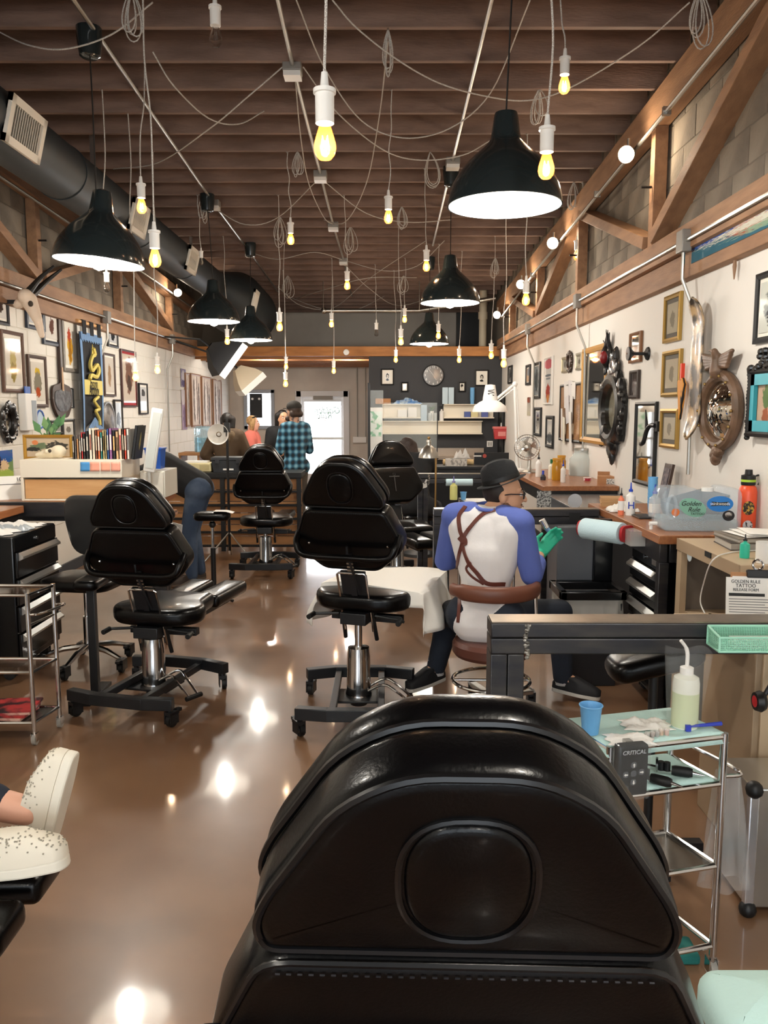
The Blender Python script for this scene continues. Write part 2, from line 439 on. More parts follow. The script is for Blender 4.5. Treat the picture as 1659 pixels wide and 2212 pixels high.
obj('door_closer', MB().box(-.2, .2, -.06, 0, -.04, .04), mat('closer_grey', '8a857c', .5), dr, loc=(dx0 + .55, wY - .0, g0.z + .08))
obj('push_bar', MB().box(g0.x - .05, g1.x + .05, wY - .03, wY, 1.0, 1.05), m_metal, dr)
mg = mat('door_green', '1d7a3a', .5); mo = mat('door_gold', 'b98a2a', .5)
# lettering on the door glass, read from the street side (mirrored here)
cxd = (g0.x + g1.x) / 2
text('Golden', .2, mg, dr, onY(708, 887, wY + .035), sx=-.9, shear=.3)
text('Rule', .2, mg, dr, onY(702, 898, wY + .035), sx=-.9, shear=.3)
text('TATTOO', .12, mo, dr, onY(690, 907, wY + .035), sx=-1)
# dark tee shirt-like board hung in the window, small sticker
o = obj('window_board', MB().box(0, .26, -.02, 0, -.5, 0), m_black, loc=onY(539, 850, wY + .05), bev=.005); tag(o, 'black panel hung in the small back window', 'panel')
for dx in (.06, .2): obj('eye_mark', MB().cyl((dx, -.021, -.11), (dx, -.025, -.11), .025, n=12), mat('white_plastic', 'e9e7e2', .4), o)
# baseboard
struct('baseboard_right', MB().box(XR - .03, XR - .012, 3, YB, 0, .1), m_dark)
struct('baseboard_left', MB().box(XL, XL + .025, 3, YD, 0, .1), m_dark)
# ================================================================ lights hung from the ceiling
m_shade = mat('dark_enamel_shade', '222a2c', .18, coat=.5)
m_shadein = mat('white_enamel', 'f4f1ea', .35)
m_cordb = mat('black_cord', '191512', .6)
m_cord = mat('woven_cord', '9b928a', .8, noise=(400, .45, .55), col2='d8d4cc')
m_sock = mat('white_socket', 'efece6', .4)
m_hot = emat('lamp_glow', 'fff6e8', 40)
m_fil = emat('filament_glow', 'ffc890', BULB_E)
m_glassw = mat('lit_bulb_glass', 'ff9a48', .05, emit=1.1, ecol='ff8a34', alpha=.3)
m_glassc = mat('clear_bulb_glass', 'e8e4dc', .03, trans=1, ior=1.2, alpha=.6)
def point(name, loc, w, col=(1, .93, .82), r=.05, parent=None, spot=None, rot=None):
    l = bpy.data.lights.new(name, 'SPOT' if spot else 'POINT'); l.energy = w; l.color = col; l.shadow_soft_size = r
    if spot: l.spot_size = spot; l.spot_blend = .6
    o = bpy.data.objects.new(name, l); COL.objects.link(o); o.location = loc
    if rot: o.rotation_euler = rot
    if parent: o.parent = parent
    return o
def shade_pendant(px, py, dia_px, label, hot=True, dia=.54, at=None, tilt=0):
    if at is None:
        depth = dia * F_PX / dia_px; d = ray(px, py); c = CAM + d * depth      # d has unit depth along the view axis
    else: c = Vector(at)
    t = thing('pendant_lamp', label, 'lamp', c, group='shaded pendant lamps')
    R = dia / 2
    K = dia / .46
    prof = [(R * r, R * z) for r, z in [(1, 0), (1, .04), (.985, .14), (.94, .3), (.89, .41), (.83, .51), (.755, .61), (.67, .717), (.56, .82), (.44, .925), (.35, 1.01), (.29, 1.07), (.265, 1.12), (.25, 1.2), (.215, 1.45), (.195, 1.54), (.06, 1.59), (.02, 1.6)]]
    pin = [(r - .006 if r > .02 else .001, z - (.004 if z > .01 else 0)) for r, z in prof]
    M = RY(tilt)
    obj('shade', MB().lathe(prof, 48, M, False), m_shade, t)
    obj('shade_lining', MB().lathe(pin[:12] + [(.001, 1.09 * R)], 40, M, False), m_shadein, t)
    obj('bulb', MB().lathe([(.002, -.045), (.03, -.035), (.048, -.01), (.052, .02), (.045, .06), (.028, .10), (.02, .14), (.002, .15)], 20, M), m_hot if hot else m_shadein, t)
    jy = near_joist(c.y) - c.y; top = zc(c.y + jy) - c.z
    obj('cord', MB().tube([(0, 0, 1.58 * R), (.002, jy * .5, (.45 + top) / 2), (0, jy, top - .1)], .0045, 6), m_cordb, t)
    obj('canopy', MB().lathe([(.045, top - .16), (.06, top - .15), (.072, top - .06), (.074, top + .006), (.05, top + .007)], 20, T(0, jy, 0)), m_shade, t)
    if hot:
        point('lamp_light', (0, 0, -.07), PENDANT_W, (1, .95, .87), .05, t)
    return t
P_R = [(1090, 445, 247, 'largest dark bell pendant lamp, upper right in front of the wooden truss'),
       (972, 655, 129, 'middle of the three dark bell pendants in the right row'),
       (927, 743, 85, 'farthest dark bell pendant in the right row, before the charcoal wall')]
P_L = [(214, 568, 193, 'nearest dark bell pendant of the left row, above the picture wall'),
       (462, 695, 113, 'second dark bell pendant of the left row, beside the black duct'),
       (542, 735, 93, 'farthest dark bell pendant of the left row, above the photo softboxes')]
for i, (x, y, d, l) in enumerate(P_R): shade_pendant(x, y, d, l)
for i, (x, y, d, l) in enumerate(P_L): shade_pendant(x, y, d, l, tilt=math.radians(5) if i == 0 else 0)
# unseen pendants added behind the viewer to light the near area
BL_ = ['first right-row bell pendant behind the viewpoint', 'second right-row bell pendant far behind the viewpoint', 'first left-row bell pendant beside the viewpoint', 'second left-row bell pendant behind the viewpoint']
for k, (x, y) in enumerate([(.62, .2), (.62, -2.6), (-1.75, 1.6), (-1.75, -1.6)]):
    shade_pendant(0, 0, 0, BL_[k], at=(x, y, 2.55))
# dome lamps added out of view behind the back beam to brighten the far wall
for k, x in enumerate((-2.0, -.6)):
    t = thing('ceiling_light', ['dome ceiling light behind the beam above the small window', 'dome ceiling light behind the beam above the glass door'][k], 'lamp', (x, 14.16, bb + .1))
    obj('dome', MB().lathe([(.001, -.05), (.07, -.045), (.11, -.02), (.12, .0), (.001, 0)], 24), emat('dome_glow', 'fff2e0', 6), t); obj('rim', MB().lathe([(.12, -.012), (.135, -.01), (.135, .0), (.12, .0)], 24), m_metal, t)
    point('dome_light', (0, 0, -.08), 40, (1, .93, .84), .08, t)
# ---- bare bulbs on woven cords
def bulb_pendant(px, py, wpx, label, lit=True, hookdx=0, Y=None, dia=.062):
    if Y is None:
        c = CAM + ray(px, py) * (dia * F_PX / wpx)
    else: c = onY(px, py, Y)
    t = thing('bulb_pendant', label, 'light bulb', c, group='bare bulbs on cords')
    r = dia / 2
    bp = [(.002, -1.35*r), (.55*r, -1.25*r), (.88*r, -.85*r), (1.0*r, -.35*r), (.95*r, .1*r), (.75*r, .8*r), (.5*r, 1.6*r), (.42*r, 2.0*r), (.1*r, 2.02*r)]
    b = obj('bulb', MB().lathe(bp, 16), m_glassw if lit else m_glassc, t)
    if lit:
        obj('filament', MB().tube([(-.3*r, 0, -.4*r), (-.2*r, .05*r, .7*r), (0, 0, -.3*r), (.2*r, 0, .7*r), (.3*r, 0, -.4*r)], .11*r, 5), m_fil, b)
        point('bulb_light', (0, 0, 0), BULB_W, (1, .74, .46), .015, t)
    else:
        obj('filament', MB().tube([(-.3*r, 0, -.3*r), (-.1*r, 0, .8*r), (.1*r, 0, .8*r), (.3*r, 0, -.3*r)], .04*r, 4), m_metal, b)
    sp = [(.62*r, 1.7*r), (.82*r, 1.75*r), (.84*r, 4.2*r), (1.0*r, 4.25*r), (1.0*r, 4.6*r), (.5*r, 4.65*r), (.4*r, 4.8*r), (.28*r, 6.0*r), (.1*r, 6.02*r)]
    obj('socket', MB().lathe(sp, 18), m_sock, t)
    jy = near_joist(c.y) - c.y; top = zc(c.y + jy) - c.z
    rnd = random.Random(int(px * 7 + py))
    pts = [(0, 0, 5.9*r)]; n = 5
    for k in range(1, n): pts.append((rnd.uniform(-.012, .012) + hookdx * k / n, rnd.uniform(-.01, .01) + jy * k / n, 5.9*r + (top - 5.9*r) * k / n))
    pts.append((hookdx, jy, top))
    obj('cord', MB().tube(bez(pts, 4), .0042, 6), m_cord, t)
    obj('hook', MB().tube([(hookdx + .012 * math.cos(a), jy, top + .012 * math.sin(a)) for a in [k * .7 for k in range(8)]], .003, 5), m_metal, t)
    return t
BP = [(702, 312, 49, 1, 'largest glowing bare bulb on a striped woven cord, top centre'),
      (466, 82, 28, 0, 'unlit clear bulb in a white socket at the top edge'),
      (1219, 185, 25, 1, 'glowing bare bulb right of the largest bell pendant, beneath the joists'),
      (1180, 362, 36, 1, 'white-glowing bulb on striped cord in front of the largest bell pendant'),
      (1478, 240, 20, 1, 'glowing bare bulb at upper right before the block wall and conduit'),
      (306, 447, 21, 1, 'glowing bulb hanging in front of the second duct vent'),
      (335, 560, 26, 1, 'glowing bulb on a long woven cord right of the nearest left bell pendant'),
      (839, 470, 19, 1, 'glowing bulb hanging mid ceiling left of the big right bell pendant'),
      (628, 518, 15.5, 1, 'glowing bulb at mid ceiling left of the conduit boxes'),
      (921, 576, 15, 1, 'glowing bulb just left of the middle right bell pendant'),
      (750, 617, 13, 1, 'glowing bulb near the middle of the far ceiling'),
      (1246, 553, 14, 1, 'glowing bulb before the right truss post, under the conduit'),
      (1136, 648, 17, 1, 'glowing bulb in a white socket before the right truss near the far spots'),
      (604, 706, 13.5, 1, 'glowing bulb right of the black duct end'),
      (866, 738, 11.5, 1, 'glowing bulb left of the farthest right bell pendant'),
      (716, 700, 10, 1, 'small glowing bulb before the pale upper back wall'),
      (874, 690, 10, 1, 'small glowing bulb left of the middle right bell pendant rim'),
      (947, 725, 10.5, 1, 'small glowing bulb in front of the farthest right bell pendant'),
      (813, 720, 9.5, 0, 'unlit clear bulb before the pale upper back wall'),
      (992, 777, 10, 1, 'small glowing bulb hanging under the back beam above the wall clock'),
      (1061, 768, 11, 1, 'glowing bulb under the right end of the back beam'),
      (1088, 785, 13, 1, 'glowing bulb at the charcoal wall corner under the beam'),
      (855, 777, 9, 1, 'small glowing bulb under the beam left of the wall clock'),
      (618, 792, 9, 1, 'upper of two small bulbs hanging before the small window'),
      (721, 801, 9, 1, 'small glowing bulb above the glass door'),
      (617, 829, 10.5, 1, 'lower of two small bulbs hanging before the small window'),
      (491, 737, 11, 1, 'glowing bulb between the two far left bell pendants'),
      (293, 814, 13.5, 1, 'glowing low bulb in front of the red framed picture'),
      (340, 799, 12, 1, 'glowing low bulb before the bare white block wall'),
      (231, 622, 13.5, 0, 'unlit clear bulb below the nearest left bell pendant'),
      (435, 566, 9.5, 0, 'unlit bulb beside the third duct vent')]
NEAR = {293: (6.4, .049), 340: (7.2, .049), 231: (5.9, .046), 435: (8.5, .046)}     # these hang on the room side of the duct
for x, y, w, lit, l in BP:
    Yb, db = NEAR.get(x, (None, .062)); bulb_pendant(x, y, w, l, lit, hookdx=random.uniform(-.03, .03), Y=Yb, dia=db)
# ---- duct
DX, DZ, DR = -2.34, 3.31, .195
du = thing('air_duct', 'large black round air duct running along the left wall under the joists', 'duct', (DX, 0, 0))
def dz_(Y): return DZ + .012 * (6 - Y) * 0
mb = MB(); mb.tube([(0, 1.5, DZ), (0, 7, DZ), (0, 11.8, DZ)], DR, 40); obj('duct_pipe', mb, m_duct, du)
for y in (2.6, 4.4, 6.2, 8.0, 9.8): obj('seam_band', MB().tube([(0, y, DZ), (0, y + .04, DZ)], DR + .006, 40), m_duct, du)
obj('end_drum', MB().tube([(.0, 11.6, DZ), (.1, 11.95, DZ - .1), (.16, 12.3, DZ - .16), (.16, 13.58, DZ - .18)], [.195, .35, .45, .45], 40), m_duct, du)
for y in (3.4, 6.9, 10.3): obj('hanger_strap', MB().box(-.015, .015, y, y + .03, DZ + DR, zc(y) + .02).box(.01, .02, y, y + .03, DZ, DZ + DR), m_metal, du)
m_vent = mat('white_vent_enamel', 'e3dccf', .4)
for i, (px, py, hl) in enumerate([(59, 271, .24), (303, 447, .225), (418, 545, .225), (502, 611, .225), (553, 650, .18)]):
    ang = math.radians(-14)
    Xp = DX + (DR + .02) * math.cos(ang) if i < 4 else DX + .615
    c = onX(px, py, Xp); c = Vector((Xp - DX, c.y, c.z if i == 4 else DZ + (DR + .02) * math.sin(ang)))
    M = T(c) @ RY(-ang)          # local x = outward normal
    hw = .135; v = MB()
    e = obj('vent_frame', v.box(-.03, .0, -hl, hl, -hw, -hw + .045, M).box(-.03, 0, -hl, hl, hw - .045, hw, M).box(-.03, 0, -hl, -hl + .045, -hw, hw, M).box(-.03, 0, hl - .045, hl, -hw, hw, M), m_vent, du)
    obj('vent_back', MB().box(-.03, -.022, -hl, hl, -hw, hw, M), m_black if i == 0 else m_vent, e)
    n = 13
    for k in range(n):
        y = -hl + .05 + (2 * hl - .1) * (k + .5) / n
        obj('slat', MB().beam(M @ Vector((-.012, y, -hw + .045)), M @ Vector((-.012, y, hw - .045)), .018, .003, M.to_3x3() @ Vector((.6, .8, 0))), m_vent, e)
# ---- track of conduit with spot lamps along the right truss
def spot(p, label, aim, parent_name='spot_lamp', w=SPOT_W, r=.05):
    t = thing('spot_lamp', label, 'lamp', p, group='conduit spot lamps')
    a = Vector(aim).normalized()
    q = a.to_track_quat('Z', 'Y').to_matrix().to_4x4()
    obj('housing', MB().lathe([(.03, -.08), (.034, -.05), (.05, 0), (.058, .045), (.052, .045), (.04, 0)], 20, q, False), m_metal, t)
    obj('bulb', MB().lathe([(.002, -.02), (.03, 0), (.05, .03), (.04, .045), (.002, .052)], 18, q), m_hot, t)
    obj('swivel', MB().cyl((0, 0, 0), (.0, .0, .1), .012, n=8), m_metal, t)
    point('spot_light', a * .12, w, (1, .82, .6), .04, t)
    return t
XT = XR - .19
tk = thing('conduit_track', 'long galvanized conduit run under the right truss top chord', 'conduit')
pts = [onX(1655, -22, XT), onX(1229, 497, XT), onX(1160, 582, XT), onX(1080, 690, XT)]
obj('conduit_pipe', MB().tube(pts, .014, 8), m_metal, tk)
for k, (x, y) in enumerate([(1440, 240), (1290, 420), (1150, 594)]):
    p = onX(x, y, XT); obj('pipe_clip', MB().cbox(p, (.05, .03, .05)), m_metal, tk)
for x, y, l in [(1357, 332, 'nearest blazing spot lamp on the right conduit run'), (1196, 524, 'second spot lamp along the right conduit run'),
                (1127, 613, 'third spot lamp along the right conduit run'), (1075, 679, 'farthest spot lamp on the right conduit run')]:
    spot(onX(x, y, XT - .06), l, (-.55, -.75, -.35) if x > 1300 else (-.4, -.8, -.3))
XTL = XL + .2
tk = thing('conduit_track', 'galvanized conduit run under the left truss top chord', 'conduit')
a = onX(340, 610, XTL); obj('conduit_pipe', MB().tube([(XTL, 4.2, a.z + .2), (XTL, a.y, a.z), (XTL, 13.2, a.z - .1)], .013, 8), m_metal, tk)
spot(onX(383, 630, XTL + .06), 'single spot lamp on the left wall conduit', (.35, -.75, -.45))
# conduit along bottom chords with boxes and drops
def chord_run(X, s, ya, yb, z, drops, label, zlow):
    t = thing('conduit_run', label, 'conduit')
    obj('conduit_pipe', MB().tube([(X, ya, z), (X, yb, z)], .012, 8), m_metal, t)
    for y in drops:
        obj('junction_box', MB().cbox((X, y, z), (.06, .11, .13)), mat('grey_box', '8d8983', .5, .4), t, bev=.006)
        obj('drop_pipe', MB().tube([(X, y, z - .06), (X, y, z - .22), (X - s * .09, y + .02, z - .42), (X - s * .1, y + .03, zlow)], .012, 8), m_metal, t)
    return t
chord_run(XR - .14, -1, 2.2, 13.4, 2.61, [onX(1477, 530, XR - .14).y, onX(1247, 660, XR - .14).y, onX(1140, 724, XR - .14).y], 'conduit with grey boxes fixed along the right bottom chord', 1.2)
chord_run(XL + .14, 1, 4.2, 13.4, 2.6, [onX(231, 687, XL + .14).y, onX(372, 730, XL + .14).y], 'conduit with grey boxes fixed along the left bottom chord', 1.0)
# conduits across the ceiling with junction boxes
def ceil_run(pix, boxes, label, r=.013, dz=-.02):
    t = thing('conduit_run', label, 'conduit')
    P = []
    for x, y in pix:
        d = ray(x, y); k = (zc(0) + dz - CAM.z) / (d.z + .026 * d.y); P.append(CAM + d * k)
    obj('conduit_pipe', MB().tube(P, r, 8), m_metal, t)
    for x, y in boxes:
        d = ray(x, y); k = (zc(0) + dz - CAM.z) / (d.z + .026 * d.y); p = CAM + d * k
        obj('junction_box', MB().cbox((p.x, p.y, p.z), (.12, .12, .06)), mat('grey_box', '8d8983', .5, .4), t, bev=.006)
        obj('box_cover', MB().cbox((p.x, p.y, p.z - .045), (.11, .11, .03)), mat('white_plastic', 'e9e7e2', .4), t)
ceil_run([(598, -10), (632, 140), (692, 375), (720, 487), (742, 560), (760, 640)], [(632, 148), (692, 378), (720, 487), (742, 562)], 'conduit run with white covered boxes down the ceiling middle')
ceil_run([(152, -10), (235, 110), (462, 440), (540, 545), (600, 630)], [(462, 440), (540, 545)], 'conduit run crossing the ceiling above the left pendants')
ceil_run([(1064, -10), (978, 345), (935, 530)], [(978, 350)], 'conduit run along the ceiling above the right pendants')
# sprinkler pipe at the back
t = thing('steel_pipe', 'bright horizontal steel pipe high before the back wall', 'pipe')
pa, pb = onY(700, 671, 13.3), onY(905, 671, 13.3)
obj('pipe_run', MB().tube([pa, pb, onY(1070, 644, 13.3)], .035, 12), m_metal, t)
obj('elbow', MB().sph(pa, .05), m_metal, t)
for q in (pa, pb): obj('pipe_hanger', MB().cyl((q.x, near_joist(13.3), q.z), (q.x, near_joist(13.3), zc(13.3) + .03), .006, n=6).cyl((q.x, 13.3, q.z), (q.x, near_joist(13.3), q.z + .04), .006, n=6), m_metal, t)
# swagged cords between hooks
def swag(pix, label, r=.0045, g='swagged woven cords on the ceiling'):
    P = []
    for x, y, s in pix:
        d = ray(x, y); k = (zc(0) - s - CAM.z) / (d.z + .026 * d.y); P.append(CAM + d * k)
    o = obj('swagged_cord', MB().tube(bez(P, 6), r, 6), m_cord); tag(o, label, 'cord', g)
SW = [[(-10, 65, .02), (60, 97, .15), (140, 106, .2), (240, 75, .12), (330, 5, .02)],
      [(330, 112, .1), (375, 185, .25), (450, 255, .3), (515, 268, .25), (570, 240, .05)],
      [(610, 145, .03), (540, 205, .2), (450, 280, .3), (340, 352, .2), (245, 365, .1)],
      [(640, 0, .02), (700, 145, .1), (780, 260, .25), (870, 298, .3), (970, 278, .25), (1060, 200, .15), (1145, 0, .02)],
      [(718, 0, .02), (770, 60, .1), (860, 130, .2), (950, 180, .25), (1050, 208, .25), (1140, 217, .2), (1230, 190, .2), (1380, 100, .15), (1490, 5, .02)],
      [(655, 145, .02), (730, 245, .15), (830, 325, .25), (910, 346, .25), (1000, 335, .2), (1060, 303, .05)],
      [(700, 475, .03), (745, 480, .25), (790, 400, .2), (818, 260, .1), (838, 90, .02)],
      [(637, 160, .02), (650, 300, .15), (668, 400, .15), (700, 470, .1), (720, 485, .02)],
      [(462, 450, .02), (530, 485, .2), (600, 470, .15), (690, 385, .02)],
      [(692, 385, .02), (790, 460, .15), (880, 480, .15), (975, 475, .05)],
      [(600, 620, .02), (650, 660, .25), (720, 665, .3), (800, 600, .1), (920, 520, .02)],
      [(742, 570, .02), (800, 625, .25), (860, 660, .3), (940, 640, .02)],
      [(540, 545, .02), (600, 560, .15), (680, 545, .1), (742, 562, .02)],
      [(742, 562, .02), (830, 585, .2), (900, 575, .15), (960, 520, .05)],
      [(640, 645, .02), (720, 620, .2), (800, 600, .2), (900, 600, .05)],
      [(620, 640, .02), (700, 668, .3), (770, 668, .3), (830, 640, .02)]]
SL = ['left pale cord swagging across the first joists at the top left corner', 'cord dipping below the joists right of the paired bulb cords',
      'cord running from the first white box down towards the duct', 'deep cord swag crossing the ceiling centre behind the biggest bulb',
      'long cord sweeping from top centre to the upper right corner', 'cord from the first white box to the big right pendant',
      'cord looping up from the third box to the coil hook', 'cord zigzagging along the middle conduit', 'slack cord right of the second left canopy',
      'slack cord left of the second right canopy', 'far slack cord before the back wall on the left', 'far slack cord before the back wall on the right',
      'thin cord linking the far left canopy to the middle box', 'thin cord linking the middle box to the right row', 'thin straight cord high at the far joists', 'lowest slack cord before the pale upper back wall']
for p, l in zip(SW, SL): swag(p, l)
# coiled spare cord hung on hooks
def coil(px, py, hpx, wpx, label, n=4):
    d = ray(px, py); k = (zc(0) - CAM.z) / (d.z + .026 * d.y); p = CAM + d * k; p.y = near_joist(p.y); p.z = zc(p.y)
    s = k / F_PX; H = hpx * s; Wd = wpx * s; mb = MB(); rnd = random.Random(px)
    for i in range(n):
        w = Wd * rnd.uniform(.45, 1); h = H * rnd.uniform(.75, 1); dx = rnd.uniform(-.25, .25) * Wd; dy = rnd.uniform(-.04, .04)
        q = [(p.x + dx * math.sin(a / 2) + w / 2 * math.sin(a) * math.sin(a / 2), p.y + dy * math.sin(a / 2), p.z - h * (1 - math.cos(a)) / 2) for a in [2 * PI * j / 20 for j in range(20)]]
        mb.tube(q, .004, 5, True)
    o = obj('cord_coil', mb, m_cord); tag(o, label, 'cord', 'coils of spare cord')
    obj('hook', MB().tube([(p.x, p.y, p.z + .03), (p.x, p.y, p.z - .02)], .005, 5), m_metal, o)
for x, y, h, w, l in [(302, 10, 115, 45, 'coil of cord hung above the paired bulbs at top left'), (838, 90, 100, 28, 'coil hung on a white hook left of centre joists'),
      (925, 345, 88, 40, 'coil of cord hung above the bulb beside the right canopy'), (1490, 8, 115, 60, 'loose loop of cord in the upper right corner'),
      (428, 408, 60, 28, 'coil hung beside the second left canopy'), (603, 465, 65, 30, 'coil hung left of the bulb at mid ceiling'), (757, 490, 60, 30, 'coil right of the third white box'),
      (868, 440, 55, 30, 'coil near the mid ceiling bulb'), (1155, 215, 70, 40, 'coil behind the largest bell pendant'), (1068, 560, 42, 22, 'coil above the far right bulbs'),
      (618, 590, 50, 26, 'coil above the duct end bulb'), (873, 590, 45, 26, 'coil above the far small bulbs'), (640, 320, 60, 24, 'coil left of the big central bulb'),
      (1250, 380, 60, 26, 'coil at the right joist ends behind the bell pendant')]:
    coil(x, y, h, w, l)
# ================================================================ tattoo chairs
m_vinyl = mat('black_vinyl', '040405', .28, bump=(220, .06), coat=.1, spec=.22)
m_shell = mat('black_shell', '0b0b0c', .5, bump=(300, .05))
m_frame = mat('black_powder_coat', '15171a', .42)
m_rub = mat('black_rubber', '0d0d0d', .6)
m_pipe = mat('vinyl_piping', '0a0a0c', .3)
m_thread = mat('grey_stitching', '2c2c30', .6)
def caster(parent, x, y, ztop, m=m_rub, r=.034, a=0):
    c = obj('caster', MB().cyl((x, y, .06), (x, y, ztop), .015, n=10).add(*_fork(r)[:2], M=T(x, y, 0) @ RZ(a)), m_frame, parent)
    obj('wheel', MB().cyl((x - .012 * math.cos(a) + .02 * math.sin(a) * 0, y - .012 * math.sin(a) + .015, r), (x + .012 * math.cos(a), y + .012 * math.sin(a) + .015, r), r, n=18), m, c)
    obj('hub', MB().cyl((x - .0135 * math.cos(a), y - .0135 * math.sin(a) + .015, r), (x + .0135 * math.cos(a), y + .0135 * math.sin(a) + .015, r), r * .5, n=12), m_chrome, c)
    return c
def _fork(r):
    q = MB().box(-.022, -.016, -.02, .04, .02, .075).box(.016, .022, -.02, .04, .02, .075).box(-.022, .022, -.02, .045, .068, .085).box(-.012, .012, .03, .075, .07, .085)
    return q.v, q.f
def tattoo_chair(label, loc, rz=0, up=0, lift=0, facing=False, legs=True, column=True, lean=20):
    t = thing('tattoo_chair', label, 'chair', loc, rz, 'black tattoo chairs')
    # --- base
    ba = MB()
    for y, b in ((-.36, .03), (.32, -.05)):
        ba.beam((-.15, y, .125), (.15, y, .125), .05, .06).beam((-.3, y + b, .125), (-.14, y, .125), .05, .06).beam((.14, y, .125), (.3, y + b, .125), .05, .06)
    for x in (-.12, .12): ba.beam((x, -.36, .12), (x, .32, .12), .035, .04)
    ba.box(-.13, .13, -.1, .1, .085, .098)
    obj('base_frame', ba, m_frame, t, bev=.004)
    for x in (-.28, .28):
        for y, b in ((-.36, .03), (.32, -.05)): caster(t, x, y + b, .12, a=random.uniform(-.6, .6))
    cz = .36 + lift * .0
    obj('column_cover', MB().lathe([(.001, .098), (.07, .098), (.07, .11), (.064, .13), (.062, .30), (.056, cz), (.02, cz + .004)], 28), m_chrome, t)
    obj('column_foot', MB().lathe([(.001, .05), (.045, .05), (.05, .085), (.001, .085)], 20), m_frame, t)
    obj('piston', MB().cyl((0, 0, cz - .05), (0, 0, .55 + lift), .02, n=16), m_chrome, t)
    pd = obj('foot_pedal', MB().tube(bez([(.03, -.03, .12), (.13, -.05, .17), (.2, -.1, .15), (.28, -.13, .09)], 5), .007, 8).tube(bez([(.03, .03, .12), (.14, .02, .18), (.22, -.03, .15), (.3, -.07, .09)], 5), .007, 8), m_chrome, t)
    obj('pedal_grip', MB().cyl((.275, -.15, .085), (.31, -.05, .085), .013, n=10), m_rub, pd)
    # --- upper assembly turns on the column
    U = RZ(up) @ T(0, 0, lift)
    obj('carriage', MB().box(-.07, .07, -.09, .1, .5, .56, U).box(-.2, .2, .12, .17, .47, .51, U).box(-.03, .03, .05, .6, .5, .54, U), m_frame, t, bev=.004)
    seat = [(-.11, -.07), (.11, -.07), (.2, -.04), (.265, .05), (.26, .14), (.2, .23), (.185, .44), (-.185, .44), (-.2, .23), (-.26, .14), (-.265, .05), (-.2, -.04)]
    obj('seat', pad(MB(), rounded(seat, .04, 4), .56, .655, .035, .012, U), m_vinyl, t)
    if legs:
        for s in (-1, 1):
            L = [(s*.02, .47), (s*.19, .47), (s*.2, .95), (s*.03, .95)]
            if s < 0: L.reverse()
            obj('leg_rest', pad(MB(), rounded(L, .03, 4), .54, .62, .03, .008, U), m_vinyl, t)
            obj('leg_rest_arm', MB().beam(U @ Vector((s*.1, .4, .52)), U @ Vector((s*.11, .85, .52)), .03, .03), m_frame, t)
    for s in (-1, 1):
        obj('lever', MB().tube([U @ Vector(p) for p in ((s*.1, -.02, .54), (s*.24, -.03, .53), (s*.26, -.04, .525))], .008, 8), m_frame, t)
        obj('lever_grip', MB().cyl(U @ Vector((s*.24, -.03, .53)), U @ Vector((s*.245, -.09, .525)), .014, n=10), m_rub, t)
    # --- back: panel frame u (right), v (up the panel), w (out of the back)
    b = math.radians(lean); c, s_ = math.cos(b), math.sin(b)
    B = U @ Matrix(((1, 0, 0, 0), (0, -s_, -c, -.1), (0, c, -s_, .79), (0, 0, 0, 1)))
    back = [(-.145, 0), (.145, 0), (.275, .11), (.287, .165), (.212, .338), (-.212, .338), (-.287, .165), (-.275, .11)]
    rb = rounded(back, .035, 4)
    obj('backrest', pad(MB(), rb, -.115, 0, .022, .0, B @ T(0, 0, -.115) @ Matrix.Scale(-1, 4, (0, 0, 1))), m_vinyl, t)
    obj('backrest_piping', MB().tube([B @ Vector((x, y, -.004)) for x, y in inset(rb, .005)], .004, 6, True), m_pipe, t)
    head = [(-.205, .35), (.205, .35), (.215, .39), (.2, .43), (.125, .555), (.06, .595), (-.06, .595), (-.125, .555), (-.2, .43), (-.215, .39)]
    rh = rounded(head, .035, 4)
    hr = obj('headrest', pad(MB(), rh, -.075, 0, .02, 0, B @ T(0, 0, -.075) @ Matrix.Scale(-1, 4, (0, 0, 1))), m_vinyl, t)
    obj('headrest_piping', MB().tube([B @ Vector((x, y, -.004)) for x, y in inset(rh, .005)], .0045, 6, True), m_pipe, hr)
    cu = rounded([(x * 1.0, .352 + (y - .35) * .97) for x, y in head], .035, 4)
    obj('face_cushion', pad(MB(), cu, -.135, -.073, .026, .008, B @ T(0, 0, -.208) @ Matrix.Scale(-1, 4, (0, 0, 1))), m_vinyl, t)
    obj('cushion_piping', MB().tube([B @ Vector((x, y, -.074)) for x, y in inset(cu, -.001)], .0045, 6, True), m_pipe, t)
    # face-hole plug
    el = [(.062 * math.copysign(abs(math.cos(a)) ** .8, math.cos(a)), .462 + .078 * math.copysign(abs(math.sin(a)) ** .8, math.sin(a))) for a in [2 * PI * k / 40 for k in range(40)]]
    pl = obj('headrest_plug', pad(MB(), el, -.02, .006, .012, .006, B), m_vinyl, hr)
    obj('plug_welt', MB().tube([B @ Vector((x, y, .001)) for x, y in inset(el, -.004)], .0035, 6, True), m_pipe, hr)
    # stitched seam along the top of the back pad
    if not facing:
        st = MB()
        for k in range(34):
            x = -.19 + .38 * k / 33
            st.cbox((x, .322, .0015), (.005, .0012, .0015), B)
        obj('stitching', st, m_thread, t)
    # padded push bar
    obj('push_bar', MB().tube([B @ Vector(p) for p in bez([(-.268, .2, -.02), (-.262, .165, .04), (-.215, .118, .07), (0, .113, .072), (.215, .118, .07), (.262, .165, .04), (.268, .2, -.02)], 5)], .017, 12), m_vinyl, t)
    for s in (-1, 1): obj('bolt', MB().sph(B @ Vector((s * .21, .15, .003)), .007, 8, 5), m_chrome, t)
    # ratchet, plate and bright bracket
    ra = obj('ratchet', MB().box(-.016, .016, -.2, .1, 0, .008, B), m_frame, t)
